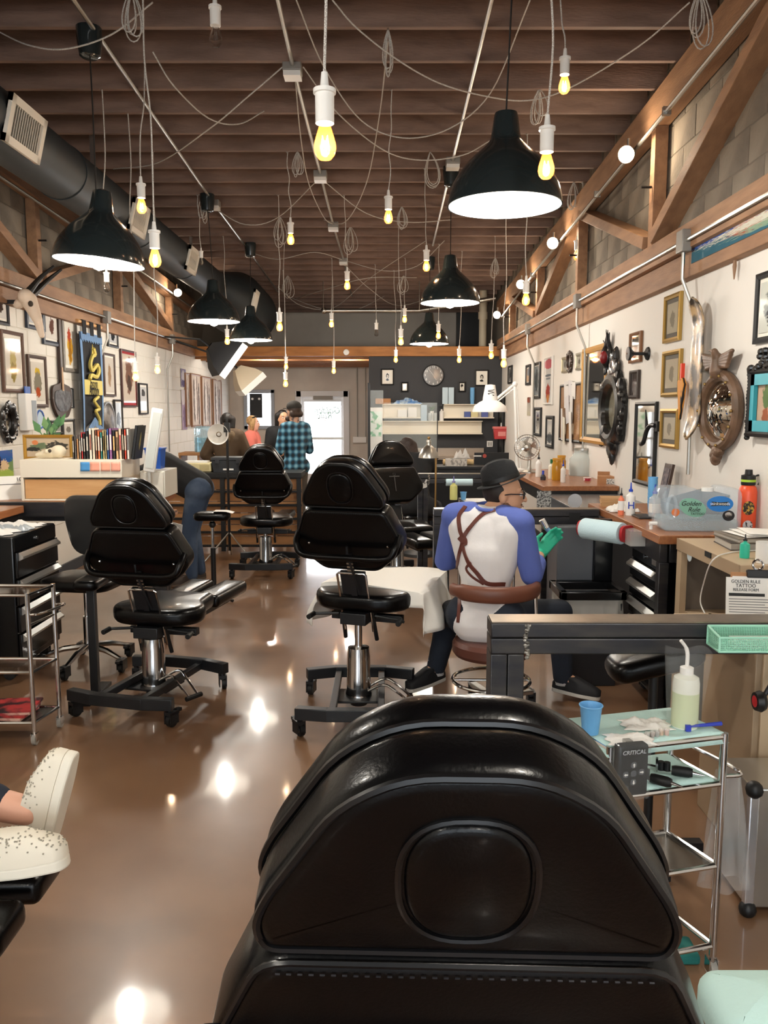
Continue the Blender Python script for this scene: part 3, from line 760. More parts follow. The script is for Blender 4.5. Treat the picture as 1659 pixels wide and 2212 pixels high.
    for k in range(6): obj('ratchet_bar', MB().box(-.018, .018, -.02 + k * .02, -.012 + k * .02, .008, .012, B), m_metal, ra)
    obj('recline_lever', MB().tube([B @ Vector(p) for p in ((0, .15, .02), (.0, .1, .03), (.03, -.06, .03), (.035, -.12, .02))], .006, 6), m_frame, t)
    obj('back_plate', MB().box(-.068, .068, -.2, -.012, -.02, 0, B), m_frame, t, bev=.003)
    V = lambda x, y, w=.012: B @ Vector((x, y, w))
    br = obj('bracket', MB().tube([V(-.078, -.36), V(-.078, -.02), V(-.068, -.012), V(.068, -.012), V(.078, -.02), V(.078, -.36)], .006, 8), m_chrome, t)
    obj('bracket_strut', MB().tube([V(-.078, -.2), V(.078, -.2)], .005, 8).tube([V(-.06, -.3), V(0, -.205), V(.07, -.31)], .0055, 8), m_chrome, br)
    for s in (-1, 1): obj('bracket_arm', MB().tube([V(s*.08, -.22, .0), V(s*.088, -.42, .0)], .011, 8), m_rub, br)
    return t
C_ = onZ(775, 1508, .08)
chC = tattoo_chair('black tattoo chair in the room centre with a white sheet over its seat', (C_.x, C_.y, 0), 0, math.radians(-18), 0)
chA = tattoo_chair('black tattoo chair at left, beside the wheeled chrome cart', (-1.27, 4.41, 0), math.radians(-15), math.radians(4), -.125)
chB = tattoo_chair('far black tattoo chair with its back to us, in front of the plaid shirt man', (-1.17, 8.05, 0), 0, 0, -.1)
chD = tattoo_chair('black tattoo chair facing us, behind the central chair', (.12, 7.5, 0), math.radians(200), 0, -.06, True)
chE = tattoo_chair('foreground black tattoo chair seen close from behind, with an oval headrest plug', (.088, .985, 0), math.radians(-2), 0, -.066)
for k, (dx) in enumerate((0,)):       # dagger print on the facing backrest
    pass
# crossed dagger print on the far facing chair
b = math.radians(20)
B = T(0, 0, -.06) @ Matrix(((1, 0, 0, 0), (0, -math.sin(b), -math.cos(b), -.1), (0, math.cos(b), -math.sin(b), .79), (0, 0, 0, 1))) @ T(0, 0, -.117)
obj('dagger_print', MB().box(-.004, .004, .1, .24, -.001, .001, B).box(-.05, .05, .235, .245, -.001, .001, B).tube([B @ Vector((.012 * math.cos(a), .26 + .012 * math.sin(a), 0)) for a in [k * .6 for k in range(11)]], .002, 4), mat('faded_print', '3c3a38', .5), chD)
# white paper sheet over the seat of the central chair
def sheet():
    mb = MB(); L = chC.location
    # drape over a rounded rectangle turned with the seat
    R = RZ(math.radians(-18)); cx, cy = .04, .36; hx, hy = .285, .27; zt = .675
    def fn(u, v):
        x = (u - .5) * 2 * .52; y = (v - .5) * 2 * .36
        ox = max(abs(x) - hx, 0); oy = max(abs(y) - hy, 0)
        sx = math.copysign(1, x); sy = math.copysign(1, y)
        o = math.hypot(ox, oy)
        drop = o * .93
        wob = .03 * math.sin(9 * y + 2.2 * sx) + .02 * math.sin(23 * y + x * 11)
        X = sx * min(abs(x), hx) + sx * (ox * .22 + wob * min(1, ox * 6)) ; Y = sy * min(abs(y), hy) + sy * (oy * .25 + .02 * math.sin(14 * x) * min(1, oy * 6))
        z = zt - drop + .012 * math.sin(7 * x) * math.sin(6 * y) * (1 if o == 0 else 0) - (.015 * (abs(x) / hx) ** 4 if o == 0 else .015)
        p = R @ Vector((X + cx, Y + cy, z)); return (p.x + L.x, p.y + L.y, p.z)
    return mb.grid(fn, 44, 40)
o = obj('paper_sheet', sheet(), mat('white_paper_sheet', 'ece8df', .7, bump=(30, .1)), smooth=60); tag(o, 'white paper sheet draped over the central chair seat', 'sheet')
so = o.modifiers.new('t', 'SOLIDIFY'); so.thickness = .002
# ================================================================ right-hand stations
HF = .98
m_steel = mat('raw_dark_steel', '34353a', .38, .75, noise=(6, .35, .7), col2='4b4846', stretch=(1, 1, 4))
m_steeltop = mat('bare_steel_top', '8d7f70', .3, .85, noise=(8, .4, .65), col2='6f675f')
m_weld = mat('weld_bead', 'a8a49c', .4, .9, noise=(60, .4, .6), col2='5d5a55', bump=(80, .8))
m_butcher = mat('butcher_block', 'a2683f', .4, noise=(5, .35, .7), col2='875230', stretch=(12, 1, 12), coat=.3)
m_cream = mat('cream_laminate', 'b9a386', .5)
m_tan = mat('tan_edge', 'a08a70', .5)
m_white = mat('white_plastic', 'e9e7e2', .4)
m_toolblk = mat('black_gloss_steel', '0e0f11', .22, .2)
m_alu = mat('brushed_aluminium', 'c9c8c3', .32, .9)
def fence(Y, X0, X1, label, tw=.1):
    t = thing('steel_divider', label, 'divider', (0, Y, 0), group='steel tube dividers')
    h = .098; d = .05
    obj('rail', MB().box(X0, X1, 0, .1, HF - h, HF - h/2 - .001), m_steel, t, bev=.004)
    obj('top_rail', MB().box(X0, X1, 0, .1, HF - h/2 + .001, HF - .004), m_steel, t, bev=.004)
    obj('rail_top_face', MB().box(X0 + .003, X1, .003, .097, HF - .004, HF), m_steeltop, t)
    obj('post', MB().box(X0, X0 + d - .001, 0, .1, 0, HF - h), m_steel, t, bev=.004)
    obj('post', MB().box(X0 + d + .001, X0 + 2*d, 0, .1, 0, HF - h), m_steel, t, bev=.004)
    w = MB(); rnd = random.Random(int(Y * 10))
    for k in range(14): w.sph((X0 + .105 + rnd.uniform(-.005, .005), -.001, HF - .01 - k * .0075), (rnd.uniform(.005, .011), .003, .006), 8, 5)
    obj('weld_seam', w, m_weld, t)
    return t
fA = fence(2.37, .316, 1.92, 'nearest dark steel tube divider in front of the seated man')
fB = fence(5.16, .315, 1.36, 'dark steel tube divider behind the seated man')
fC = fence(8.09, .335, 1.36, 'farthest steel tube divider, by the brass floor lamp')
obj('tape_square', MB().box(0, .07, -.004, 0, -.045, 0), m_rub, fB, loc=onY(1230, 1107, 5.16) - Vector((0, 5.16, 0)))
# --- worktops (thing each) and cabinets below
def slab(name, x0, x1, y0, y1, z, th, m, label, cat='worktop', bev=.004):
    o = obj(name, MB().box(x0, x1, y0, y1, z - th, z), m, bev=bev); tag(o, label, cat); return o
XW = 1.37; XE = XR - .015
WT1 = slab('worktop', XW, XE, 4.06, 5.5, .98, .045, m_butcher, 'wooden butcher block worktop carrying bottles and a water jug')
WT2 = slab('worktop', XW - .07, XE, 6.75, 8.75, .98, .04, m_butcher, 'far wooden worktop with the steel fan and glass jar')
# under-worktop frames
def frame_box(x0, x1, y0, y1, z, label, m=m_steel):
    t = label
    obj('apron', MB().box(x0, x0 + .04, y0, y1, z - .1, z), m, t, bev=.003).__setitem__('label', 'dark steel apron')
    for y in (y0, y1 - .05): obj('leg', MB().box(x0, x0 + .05, y, y + .05, 0, z - .1), m, t, bev=.003)
    obj('end_rail', MB().box(x0 + .05, x1, y0, y0 + .04, z - .1, z), m, t, bev=.003)
    return t
frame_box(XW + .02, XE, 4.1, 5.48, .934, WT1)
frame_box(XW - .05, XE, 6.8, 8.7, .939, WT2)
# black tool chest with bright drawer pulls, facing the aisle
def tool_chest(label, loc, w, d, h, rows, rz, pull=m_alu, n='tool_chest'):
    """front faces local -y"""
    t = thing(n, label, 'tool chest', loc, rz)
    obj('body', MB().box(-w/2, w/2, 0, d, .09, h), m_toolblk, t, bev=.008)
    z = h - .09
    obj('top_panel', MB().box(-w/2 + .01, w/2 - .01, -.006, 0, z, h - .01), m_toolblk, t)
    obj('lock', MB().cyl((0, -.007, z + .04), (0, -.016, z + .04), .012, n=12), m_chrome, t)
    hh = (z - .13) / rows
    for k in range(rows):
        zz = z - hh * (k + 1)
        dr = obj('drawer', MB().box(-w/2 + .012, w/2 - .012, -.018, 0, zz + .006, zz + hh - .004), m_toolblk, t, bev=.004)
        obj('drawer_pull', MB().add([(-w/2 + .03, -.019, zz + hh - .008), (w/2 - .03, -.019, zz + hh - .008), (w/2 - .03, -.045, zz + hh - .03), (-w/2 + .03, -.045, zz + hh - .03),
              (-w/2 + .03, -.019, zz + hh - .055), (w/2 - .03, -.019, zz + hh - .055), (w/2 - .03, -.045, zz + hh - .042), (-w/2 + .03, -.045, zz + hh - .042)],
              [(0,1,2,3),(7,6,5,4),(0,3,7,4),(1,5,6,2),(3,2,6,7),(0,4,5,1)]), pull, dr)
    for x in (-w/2 + .06, w/2 - .06):
        for y in (.07, d - .07): caster(t, x, y, .1)
    return t
tc = tool_chest('black tool chest with silver drawer pulls under the near worktop', (XW + .06, 4.42, 0), .5, .5, .86, 6, math.radians(-90))
obj('badge', MB().box(.12, .2, -.012, -.006, .79, .84), m_alu, tc)
# charcoal pedestal and beige desk of the nearest right station
dk = thing('desk', 'beige laminate desk at the right edge with binders on top', 'desk', (0, 0, 0))
x0 = 1.435; y0, y1 = 3.27, 3.98; zd = .98
obj('desk_top', MB().box(x0, XE, y0, y1, zd - .055, zd), m_cream, dk, bev=.004)
obj('edge_band', MB().box(x0 - .004, x0, y0, y1, zd - .055, zd), m_tan, dk)
obj('side_panel', MB().box(x0, x0 + .03, y1 - .06, y1, 0, zd - .055), m_cream, dk)
obj('back_panel', MB().box(x0 + .03, XE, y1 - .03, y1, .0, zd - .055), mat('grey_panel', '6f665c', .6), dk)
obj('shelf', MB().box(x0 + .03, XE, y0 + .08, y1 - .03, .6, .63), m_cream, dk)
obj('front_panel', MB().box(1.66, XE, y0, y0 + .03, 0, zd - .055), m_cream, dk)
st = obj('round_sticker', MB().cyl((0, 0, 0), (-.002, 0, 0), .03, n=24), mat('pale_sticker', 'b7c3c8', .5), dk, loc=onX(1490, 1199, x0 + .0))
obj('socket_slot', MB().box(-.003, 0, -.035, .035, -.012, .012), m_rub, dk, loc=onX(1530, 1198, x0 - .004))
# low tan cabinet just behind the divider (nearer), right edge
cb = thing('low_cabinet', 'tan low cabinet at the right edge behind the divider', 'cabinet', (0, 0, 0))
q = onY(1588, 1420, 2.75)
obj('body', MB().box(1.28, XE, 2.75, 3.2, 0, .80), m_tan, cb, bev=.004)
obj('door', MB().box(1.3, 1.9, 2.735, 2.75, .06, .77), m_cream, cb, bev=.003)
obj('counter', MB().box(1.15, 1.3, 2.8, 3.2, .76, .8), m_cream, cb, bev=.003)
# upholstered arm rest pad behind divider
ar = thing('arm_rest', 'black padded arm rest behind the near divider', 'arm rest', (.96, 2.84, 0))
obj('pad', pad(MB(), rounded([(-.17, -.09), (.17, -.09), (.17, .09), (-.17, .09)], .07, 5), -.04, .04, .035, .01, T(0, 0, .72) @ RY(math.radians(-14))), m_vinyl, ar)
obj('stem', MB().cyl((0, 0, .04), (0, 0, .7), .016), m_frame, ar)
obj('foot', MB().box(-.2, .2, -.02, .02, 0, .04).box(-.02, .02, -.2, .2, 0, .04), m_frame, ar)
# waste bin with black swing lid and clear liner
bn = thing('waste_bin', 'steel waste bin with open black lid and clear liner bag', 'bin', (1.2, 4.78, 0))
obj('bin_body', MB().loft([[(-.15, -.13, 0), (.15, -.13, 0), (.15, .13, 0), (-.15, .13, 0)], [(-.17, -.15, .5), (.17, -.15, .5), (.17, .15, .5), (-.17, .15, .5)]]), mat('dark_bin_steel', '3b3c3f', .35, .7), bn, bev=.006)
obj('rim', MB().box(-.19, .19, -.17, -.12, .52, .57).box(-.19, .19, .12, .17, .52, .57).box(-.19, -.15, -.17, .17, .52, .57).box(.15, .19, -.17, .17, .52, .57), m_toolblk, bn, bev=.006)
obj('lid', MB().box(-.15, .07, .15, .175, .57, .9), mat('grey_smoked_lid', '55585d', .3), bn, bev=.006)
obj('hinge_post', MB().box(.07, .18, .12, .175, .57, .95), m_toolblk, bn, bev=.006)
lb = MB()
def liner(u, v):
    a = 2 * PI * u; r = 1 + .05 * math.sin(17 * a) * (1 - v) + .02 * math.sin(31 * a)
    sx = .178 * math.copysign(min(1, abs(math.cos(a)) * 1.3), math.cos(a)); sy = .158 * math.copysign(min(1, abs(math.sin(a)) * 1.3), math.sin(a))
    return (sx * r * (1 + .03 * (1 - v)), sy * r * (1 + .03 * (1 - v)), .36 + .16 * v + .015 * math.sin(5 * a) * (1 - v))
obj('liner_bag', lb.grid(liner, 72, 6), mat('clear_liner', 'e2dfd6', .25, trans=.2, alpha=.65), bn, smooth=80)
# grey cabinet side panels beneath the far worktop
cg = thing('grey_cabinet', 'grey steel cabinet with a round sticker under the far worktop', 'cabinet', (0, 0, 0))
gx = XW - .02
obj('body', MB().box(gx, XE, 5.75, 6.72, 0, .9), mat('grey_cabinet_steel', '6d7076', .35, .5), cg, bev=.005)
obj('top', MB().box(gx - .02, XE, 5.74, 6.74, .9, .915), mat('grey_cabinet_top', '85888c', .25, .5), cg, bev=.003)
obj('round_sticker', MB().cyl((0, 0, 0), (0, -.002, 0), .05, n=24), mat('silver_sticker', 'b9bcc0', .3), cg, loc=onY(1242, 1082, 5.748))
obj('notice', MB().box(-.05, .05, -.003, 0, -.07, .07), mat('notice_print', 'a9a9a6', .5, noise=(90, .45, .6), col2='2f2f30'), cg, loc=onY(1175, 1082, 5.748))
# paper towel roll on a red holder
tw = thing('paper_towel', 'pale blue paper towel roll on a red holder at the worktop edge', 'paper towel', onX(1296, 1146, 1.21))
M = RZ(math.radians(-35)) @ RX(math.radians(0))
obj('roll', MB().lathe([(.02, -.13), (.058, -.13), (.06, -.125), (.06, .125), (.058, .13), (.02, .13)], 30, RZ(math.radians(38)) @ RX(PI / 2) @ T(0, 0, .02), False), mat('blue_paper_towel', 'c6dfe6', .8, bump=(120, .2)), tw)
for yy in (.125, -.165):
    obj('holder_plate', MB().prism(rounded([(-.07, -.045), (.045, -.045), (.045, .045), (-.07, .045)], .04, 5), -.008, .008, RZ(math.radians(38)) @ T(.03, yy, 0) @ RX(PI / 2)), mat('red_enamel', 'a8252c', .35), tw)
obj('clear_box', MB().box(.1, .2, -.24, -.08, -.05, .03), mat('clear_acrylic', 'dcdcd8', .1, alpha=.45), tw)
# arm with bare wire
o = obj('wire_arm', MB().tube([onX(1225, 1168, 1.15), onX(1270, 1165, 1.25), onX(1300, 1152, 1.33)], .004, 6), m_chrome); tag(o, 'thin bent chrome arm reaching to the paper towel holder', 'arm')
# ================================================================ left-hand stations
m_paper = mat('white_paper', 'efece6', .7)
m_birch = mat('birch_panel', 'd9a872', .45, noise=(3, .4, .65), col2='cd9a63', stretch=(1, 8, 8))
m_bwhite = mat('cream_white_lacquer', 'efe6d3', .45)
m_glass = mat('clear_glass', 'ffffff', .02, trans=1, ior=1.3, alpha=.35)
# --- chrome carts
def cart(label, corners, zs, glass_top, rz_cast=0, r=.011, n='wheeled_cart', low=False):
    """corners: four (x, y) in order front-left, front-right, back-right, back-left"""
    t = thing(n, label, 'cart', (0, 0, 0))
    ztop = zs[0] + .01
    for x, y in corners:
        obj('leg', MB().cyl((x, y, .07), (x, y, ztop), r, n=12), m_chrome, t)
        c = obj('caster', MB().cyl((x, y, .04), (x, y, .09), .009, n=8).box(x - .014, x - .01, y - .015, y + .02, .02, .06).box(x + .01, x + .014, y - .015, y + .02, .02, .06), m_chrome, t)
        obj('wheel', MB().cyl((x - .009, y + .005, .028), (x + .009, y + .005, .028), .028, n=16), mat('clear_wheel', 'b9b6ae', .2, alpha=.6), c)
    for i, z in enumerate(zs):
        mb = MB()
        for k in range(4):
            a, b = corners[k], corners[(k + 1) % 4]
            mb.cyl((a[0], a[1], z), (b[0], b[1], z), .008, n=8)
        sh = obj('shelf_rim', mb, m_chrome, t)
        if i < len(zs) - (1 if low else 0):
            obj('shelf', MB().add([(x, y, z - .008) for x, y in corners] + [(x, y, z - .003) for x, y in corners], [(3,2,1,0),(4,5,6,7),(0,1,5,4),(1,2,6,5),(2,3,7,6),(3,0,4,7)]),
                m_glass if i < glass_top else mat('shelf_steel', '8f8a83', .25, .9), t)
    return t
fr = (-1.68, 3.8); br_ = (-1.645, 4.02)
cA = cart('chrome wheeled cart at the left edge with red magazines below', [(-2.2, 3.8), fr, br_, (-2.16, 4.02)], [.735, .36, .11], 2)
obj('side_handle', MB().tube(bez([(fr[0], fr[1], .64), (fr[0] + .06, fr[1] + .02, .645), (br_[0] + .06, br_[1] - .02, .645), (br_[0], br_[1], .64)], 5), .006, 8).cyl((fr[0], fr[1], .59), (br_[0], br_[1], .59), .006, n=8), m_chrome, cA)
for k in range(4):
    o = obj('magazine', MB().box(-.16, .12, -.09, .09, 0, .012), mat('magazine_red_%d' % (k % 2), ['9a3038', '3a2a2c'][k % 2], .3, noise=(14, .42, .58), col2=['d9b0a0', 'b03a3a'][k % 2]), loc=(-1.86 + .01 * k, 3.91, .114 + k * .0125), rot=(0, 0, random.uniform(-.12, .12)))
    tag(o, ['lowest red magazine on the left cart bottom shelf', 'second magazine from below on the left cart', 'third magazine in the left cart pile', 'topmost glossy red magazine on the left cart'][k], 'magazine', 'magazines on the left cart')
# --- black tool chest
tl_ = tool_chest('black tool chest with silver drawer pulls behind the left cart', (-2.15, 5.02, 0), .62, .45, .87, 4, math.radians(90))
# towels and bottle on it
def crumple(name, loc, sx, sy, h, m, label, cat, seed=1, parent=None, n=14):
    rnd = random.Random(seed); ph = [rnd.uniform(0, 6) for _ in range(8)]
    def fn(u, v):
        x = (u - .5) * 2; y = (v - .5) * 2; e = max(0, 1 - max(abs(x), abs(y)) ** 3)
        z = h * e * (.45 + .25 * math.sin(5 * x + ph[0]) * math.sin(4 * y + ph[1]) + .3 * math.sin(9 * x * y + ph[2]) + .2 * math.sin(11 * x + 7 * y + ph[3]))
        return (sx / 2 * x * (1 + .1 * math.sin(6 * y + ph[4])), sy / 2 * y * (1 + .1 * math.sin(7 * x + ph[5])), max(z, 0) + .002)
    mb = MB().grid(fn, n, n)
    o = obj(name, mb, m, parent, loc=loc, smooth=70)
    sd = o.modifiers.new('s', 'SOLIDIFY'); sd.thickness = .002; sd.offset = 1
    if label: tag(o, label, cat)
    return o
crumple('paper_towel_sheet', (-2.38, 4.86, .87), .34, .2, .05, m_paper, 'crumpled white towel on the left tool chest front', 'towel', 3)
crumple('paper_towel_sheet', (-2.33, 5.16, .87), .3, .2, .035, m_paper, 'flat white towel on the left tool chest beside the black chair', 'towel', 8)
crumple('plastic_wrap', (-2.27, 5.0, .87), .2, .14, .045, mat('grey_wrap', 'aab0b4', .3), 'grey crumpled wrap on the left tool chest', 'wrap', 5)
def bottle(loc, r, h, m, mcap, label, neck=.35, tip=False, n='squeeze_bottle', caph=.18, grp=None, lab=None, labz=(.2, .6)):
    t = thing(n, label, 'bottle', loc, group=grp)
    obj('body', MB().lathe([(.001, 0), (r * .95, 0), (r, .01), (r, h * .6), (r * .93, h * .68), (r * neck, h * .78), (r * neck, h * .84), (.001, h * .84)], 24), m, t)
    if tip: obj('nozzle', MB().lathe([(.001, h * .83), (r * neck * 1.25, h * .83), (r * neck * 1.25, h * .9), (r * .2, h * .93), (r * .1, h * 1.15), (.001, h * 1.15)], 16), mcap, t)
    else: obj('cap', MB().lathe([(.001, h * .82), (r * neck * 1.3, h * .82), (r * neck * 1.3, h * (.84 + caph)), (.001, h * (.85 + caph))], 18), mcap, t)
    if lab: obj('label_band', MB().lathe([(r * 1.012, h * labz[0]), (r * 1.012, h * labz[1])], 24, None, False), lab, t)
    return t
bottle((-2.42, 5.0, .875), .035, .24, mat('slate_bottle', '55606c', .35), mat('slate_cap', '4b5661', .35), 'slate grey squeeze bottle on the left tool chest', tip=True)
# blue cup lid
o = obj('blue_wrap_box', MB().box(-.08, .08, -.06, .06, 0, .03), mat('pale_blue', '8fc3df', .5), loc=(-2.5, 4.82, .874), bev=.004); tag(o, 'pale blue tissue pack on the left tool chest edge', 'pack')
# --- black swivel chair
sw = thing('swivel_chair', 'black upholstered swivel chair behind the left cart', 'chair', (-1.86, 5.05, 0), math.radians(172))
def curve_back(u, v):
    x = (u - .5) * .46; z = (v - .5) * .4
    return (x, 0, z)
shape = rounded([(-.2, -.2), (.2, -.2), (.24, .05), (.22, .2), (-.22, .2), (-.24, .05)], .1, 6)
obj('backrest', pad(MB(), shape, -.03, .03, .025, .01, T(0, -.22, .86) @ RX(math.radians(82))), mat('charcoal_vinyl', '2b2a29', .38), sw)
obj('back_support', MB().tube([(-.06, -.24, .72), (-.06, -.23, .58), (-.06, -.1, .53)], .012, 8).tube([(.06, -.24, .72), (.06, -.23, .58), (.06, -.1, .53)], .012, 8), m_chrome, sw)
obj('seat', pad(MB(), rounded([(-.23, -.2), (.23, -.2), (.23, .22), (-.23, .22)], .12, 6), .51, .58, .03, .01), m_vinyl, sw)
obj('gas_column', MB().cyl((0, 0, .1), (0, 0, .32), .028).cyl((0, 0, .3), (0, 0, .52), .018), m_chrome, sw)
for k in range(5):
    a = 2 * PI * k / 5 + .3
    obj('base_arm', MB().tube([(0, 0, .13), (.15 * math.cos(a), .15 * math.sin(a), .115), (.28 * math.cos(a), .28 * math.sin(a), .075)], [.022, .018, .012], 8), m_chrome, sw)
    caster(sw, .28 * math.cos(a), .28 * math.sin(a), .08, r=.028)
# --- left dividers and counter
def divider_l(Y, X0, X1, label):
    t = thing('steel_divider', label, 'divider', (0, Y, 0), group='steel tube dividers')
    obj('rail', MB().box(X0, X1, 0, .05, HF - .1, HF), m_steel, t, bev=.004)
    for x in (X1 - .06, X0 + .06): obj('post', MB().box(x - .05, x + .05, 0, .05, 0, HF - .1), m_steel, t, bev=.004)
    return t
divider_l(5.55, XL + .02, -1.48, 'dark steel divider under the cream bureau')
CT1 = slab('counter', XL + .1, -1.58, 5.62, 6.22, .98, .04, m_butcher, 'wooden counter carrying the cream bureau', 'counter')
t = CT1
obj('apron', MB().box(XL + .1, -1.6, 5.64, 5.68, .84, .94), m_steel, t)
for x in (XL + .2, -1.66): obj('leg', MB().box(x - .03, x + .03, 6.14, 6.2, 0, .94), m_steel, t)
WT3 = slab('worktop', XL + .02, -2.42, 4.2, 5.5, .965, .05, m_butcher, 'wooden worktop at the left edge with a desk calendar')
t = WT3
obj('apron', MB().box(-2.5, -2.45, 4.25, 5.48, .8, .914), m_steel, t)
for y in (4.3, 5.43): obj('leg', MB().box(-2.5, -2.45, y - .025, y + .025, 0, .8), m_steel, t)
# --- cream bureau
by = 5.64; b0 = onY(42, 993, by); b1 = onY(266, 1087, by); bz0 = .98; bz1 = b0.z; bd = .42
bu = thing('bureau', 'cream bureau with birch drop front, books on top', 'bureau', (0, 0, 0))
zs = onY(150, 1032, by).z; a0 = onY(50, 1036, by); a1 = onY(266, 1084, by)
obj('carcass', MB().box(b0.x, b1.x, by, by + bd, zs, bz1).box(b0.x, a0.x, by, by + bd, bz0, zs).box(b1.x - .02, b1.x, by, by + bd, bz0, zs).box(a0.x, b1.x, by + bd - .02, by + bd, bz0, zs).box(a0.x, b1.x, by, by + bd, bz0, bz0 + .012), m_bwhite, bu, bev=.003)
obj('drop_front', MB().box(a0.x + .006, b1.x - .024, by + .01, by + .03, bz0 + .014, a0.z), m_birch, bu, bev=.002)
obj('side_inset', MB().box(b1.x, b1.x + .002, by + .07, by + bd - .06, bz0 + .04, zs - .03), m_birch, bu)
for k, (px, c) in enumerate([(184, '4a8fc7'), (205, 'f0a58c'), (228, 'f2ab90'), (250, 'f0a892')]):
    p = onY(px, 1008, by); w = .032
    o = obj('sticky_note', MB().grid(lambda u, v: ((u - .5) * .064, -.002 - .006 * (1 - v) ** 2, (v - .5) * .062), 3, 4), mat('note_%s' % c, c, .8), loc=p)
    o.modifiers.new('s', 'SOLIDIFY').thickness = .001
    tag(o, ['blue sticky note on the bureau front', 'first pink sticky note right of the blue one', 'third sticky note from left, pink, on the bureau', 'rightmost pink sticky note on the bureau'][k], 'note', 'sticky notes on the bureau')
# books
m_page = mat('book_pages', 'e6dcc4', .8)
def book(loc, w, d, h, c, label, lean=0, rz=0, grp='books on the bureau', stripe=None):
    t = thing('book', label, 'book', loc, grp and rz, grp, rot=(0, lean, rz))
    obj('cover', MB().box(0, w, 0, .004, 0, h).box(0, .003, 0, d, 0, h).box(w - .003, w, 0, d, 0, h), mat('cover_' + c, c, .5), t)
    obj('pages', MB().box(.003, w - .003, .004, d - .005, .004, h - .004), m_page, t)
    if stripe: obj('title_strip', MB().box(w * .25, w * .75, -.0006, 0, h * .3, h * .8), mat('strip_' + stripe, stripe, .5), t)
    return t
bx = onY(150, 990, by).x; bxe = onY(300, 990, by).x
cols = [('4a4540', 'c8beb0'), ('77706a', None), ('b98a5e', None), ('8a8478', 'e0d8c8'), ('c23b3b', 'f0e8dc'), ('2c2a28', 'b8b0a0'), ('1f2022', 'c8c0b0'), ('e6ddcb', '8a4a3a'), ('d8cbb2', None), ('7c4a36', 'e8d0b0'),
        ('cf6a3c', 'f4ead8'), ('3f8f86', 'e8e8dc'), ('d8c68a', '5c4a2c'), ('b9a878', None), ('3b5f9a', 'e8e4d8'), ('8b5a8a', 'f0e8e0'), ('232326', 'd8b070'), ('caa37a', '4c3a2a'), ('e9c9b0', 'a83a3a'), ('46342c', 'd8c8b0'), ('d24a34', 'f0e0c8'), ('e8e2d6', '5a5a5a')]
names = ['dark brown', 'grey', 'tan', 'stone grey', 'red', 'near-black', 'black', 'cream', 'sand', 'russet', 'orange', 'teal', 'straw yellow', 'khaki', 'blue', 'mauve', 'black and gold', 'caramel', 'peach', 'umber', 'vermilion', 'white']
x = bx; rnd = random.Random(4)
hts = [.17, .18, .15, .17, .2, .19, .21, .23, .215, .22, .21, .2, .215, .205, .225, .23, .215, .205, .225, .23, .22, .225]
avail = (bxe - bx) - .02; ws = [rnd.uniform(.7, 1.3) for _ in cols]; tot = sum(ws)
nb = len(cols) - 0
cap_w = (onY(275, 990, by).x - bx)
for i, (c, s) in enumerate(cols):
    w = ws[i] / tot * cap_w - .002
    book((x, by + .06, bz1 + .0005), w, .15, hts[i] * .92, c, names[i] + ' spined book in the row on the bureau, number %d from left' % (i + 1) if False else names[i] + ' spined book in the upright row on the bureau', 0, 0, stripe=s)
    x += w + .002
t = book((x + .006, by + .06, bz1 + .001), .022, .19, .235, '1c1d1f', 'black art book leaning at the right end of the bureau row', math.radians(9))
obj('gold_emblem', MB().prism([(.05, .06), (.07, .1), (.06, .17), (.05, .19), (.04, .17), (.03, .1)], 0, .001, T(.0222, .04, 0) @ RZ(PI / 2) @ RX(PI / 2)), mat('faded_gold', '8f8450', .5), t)
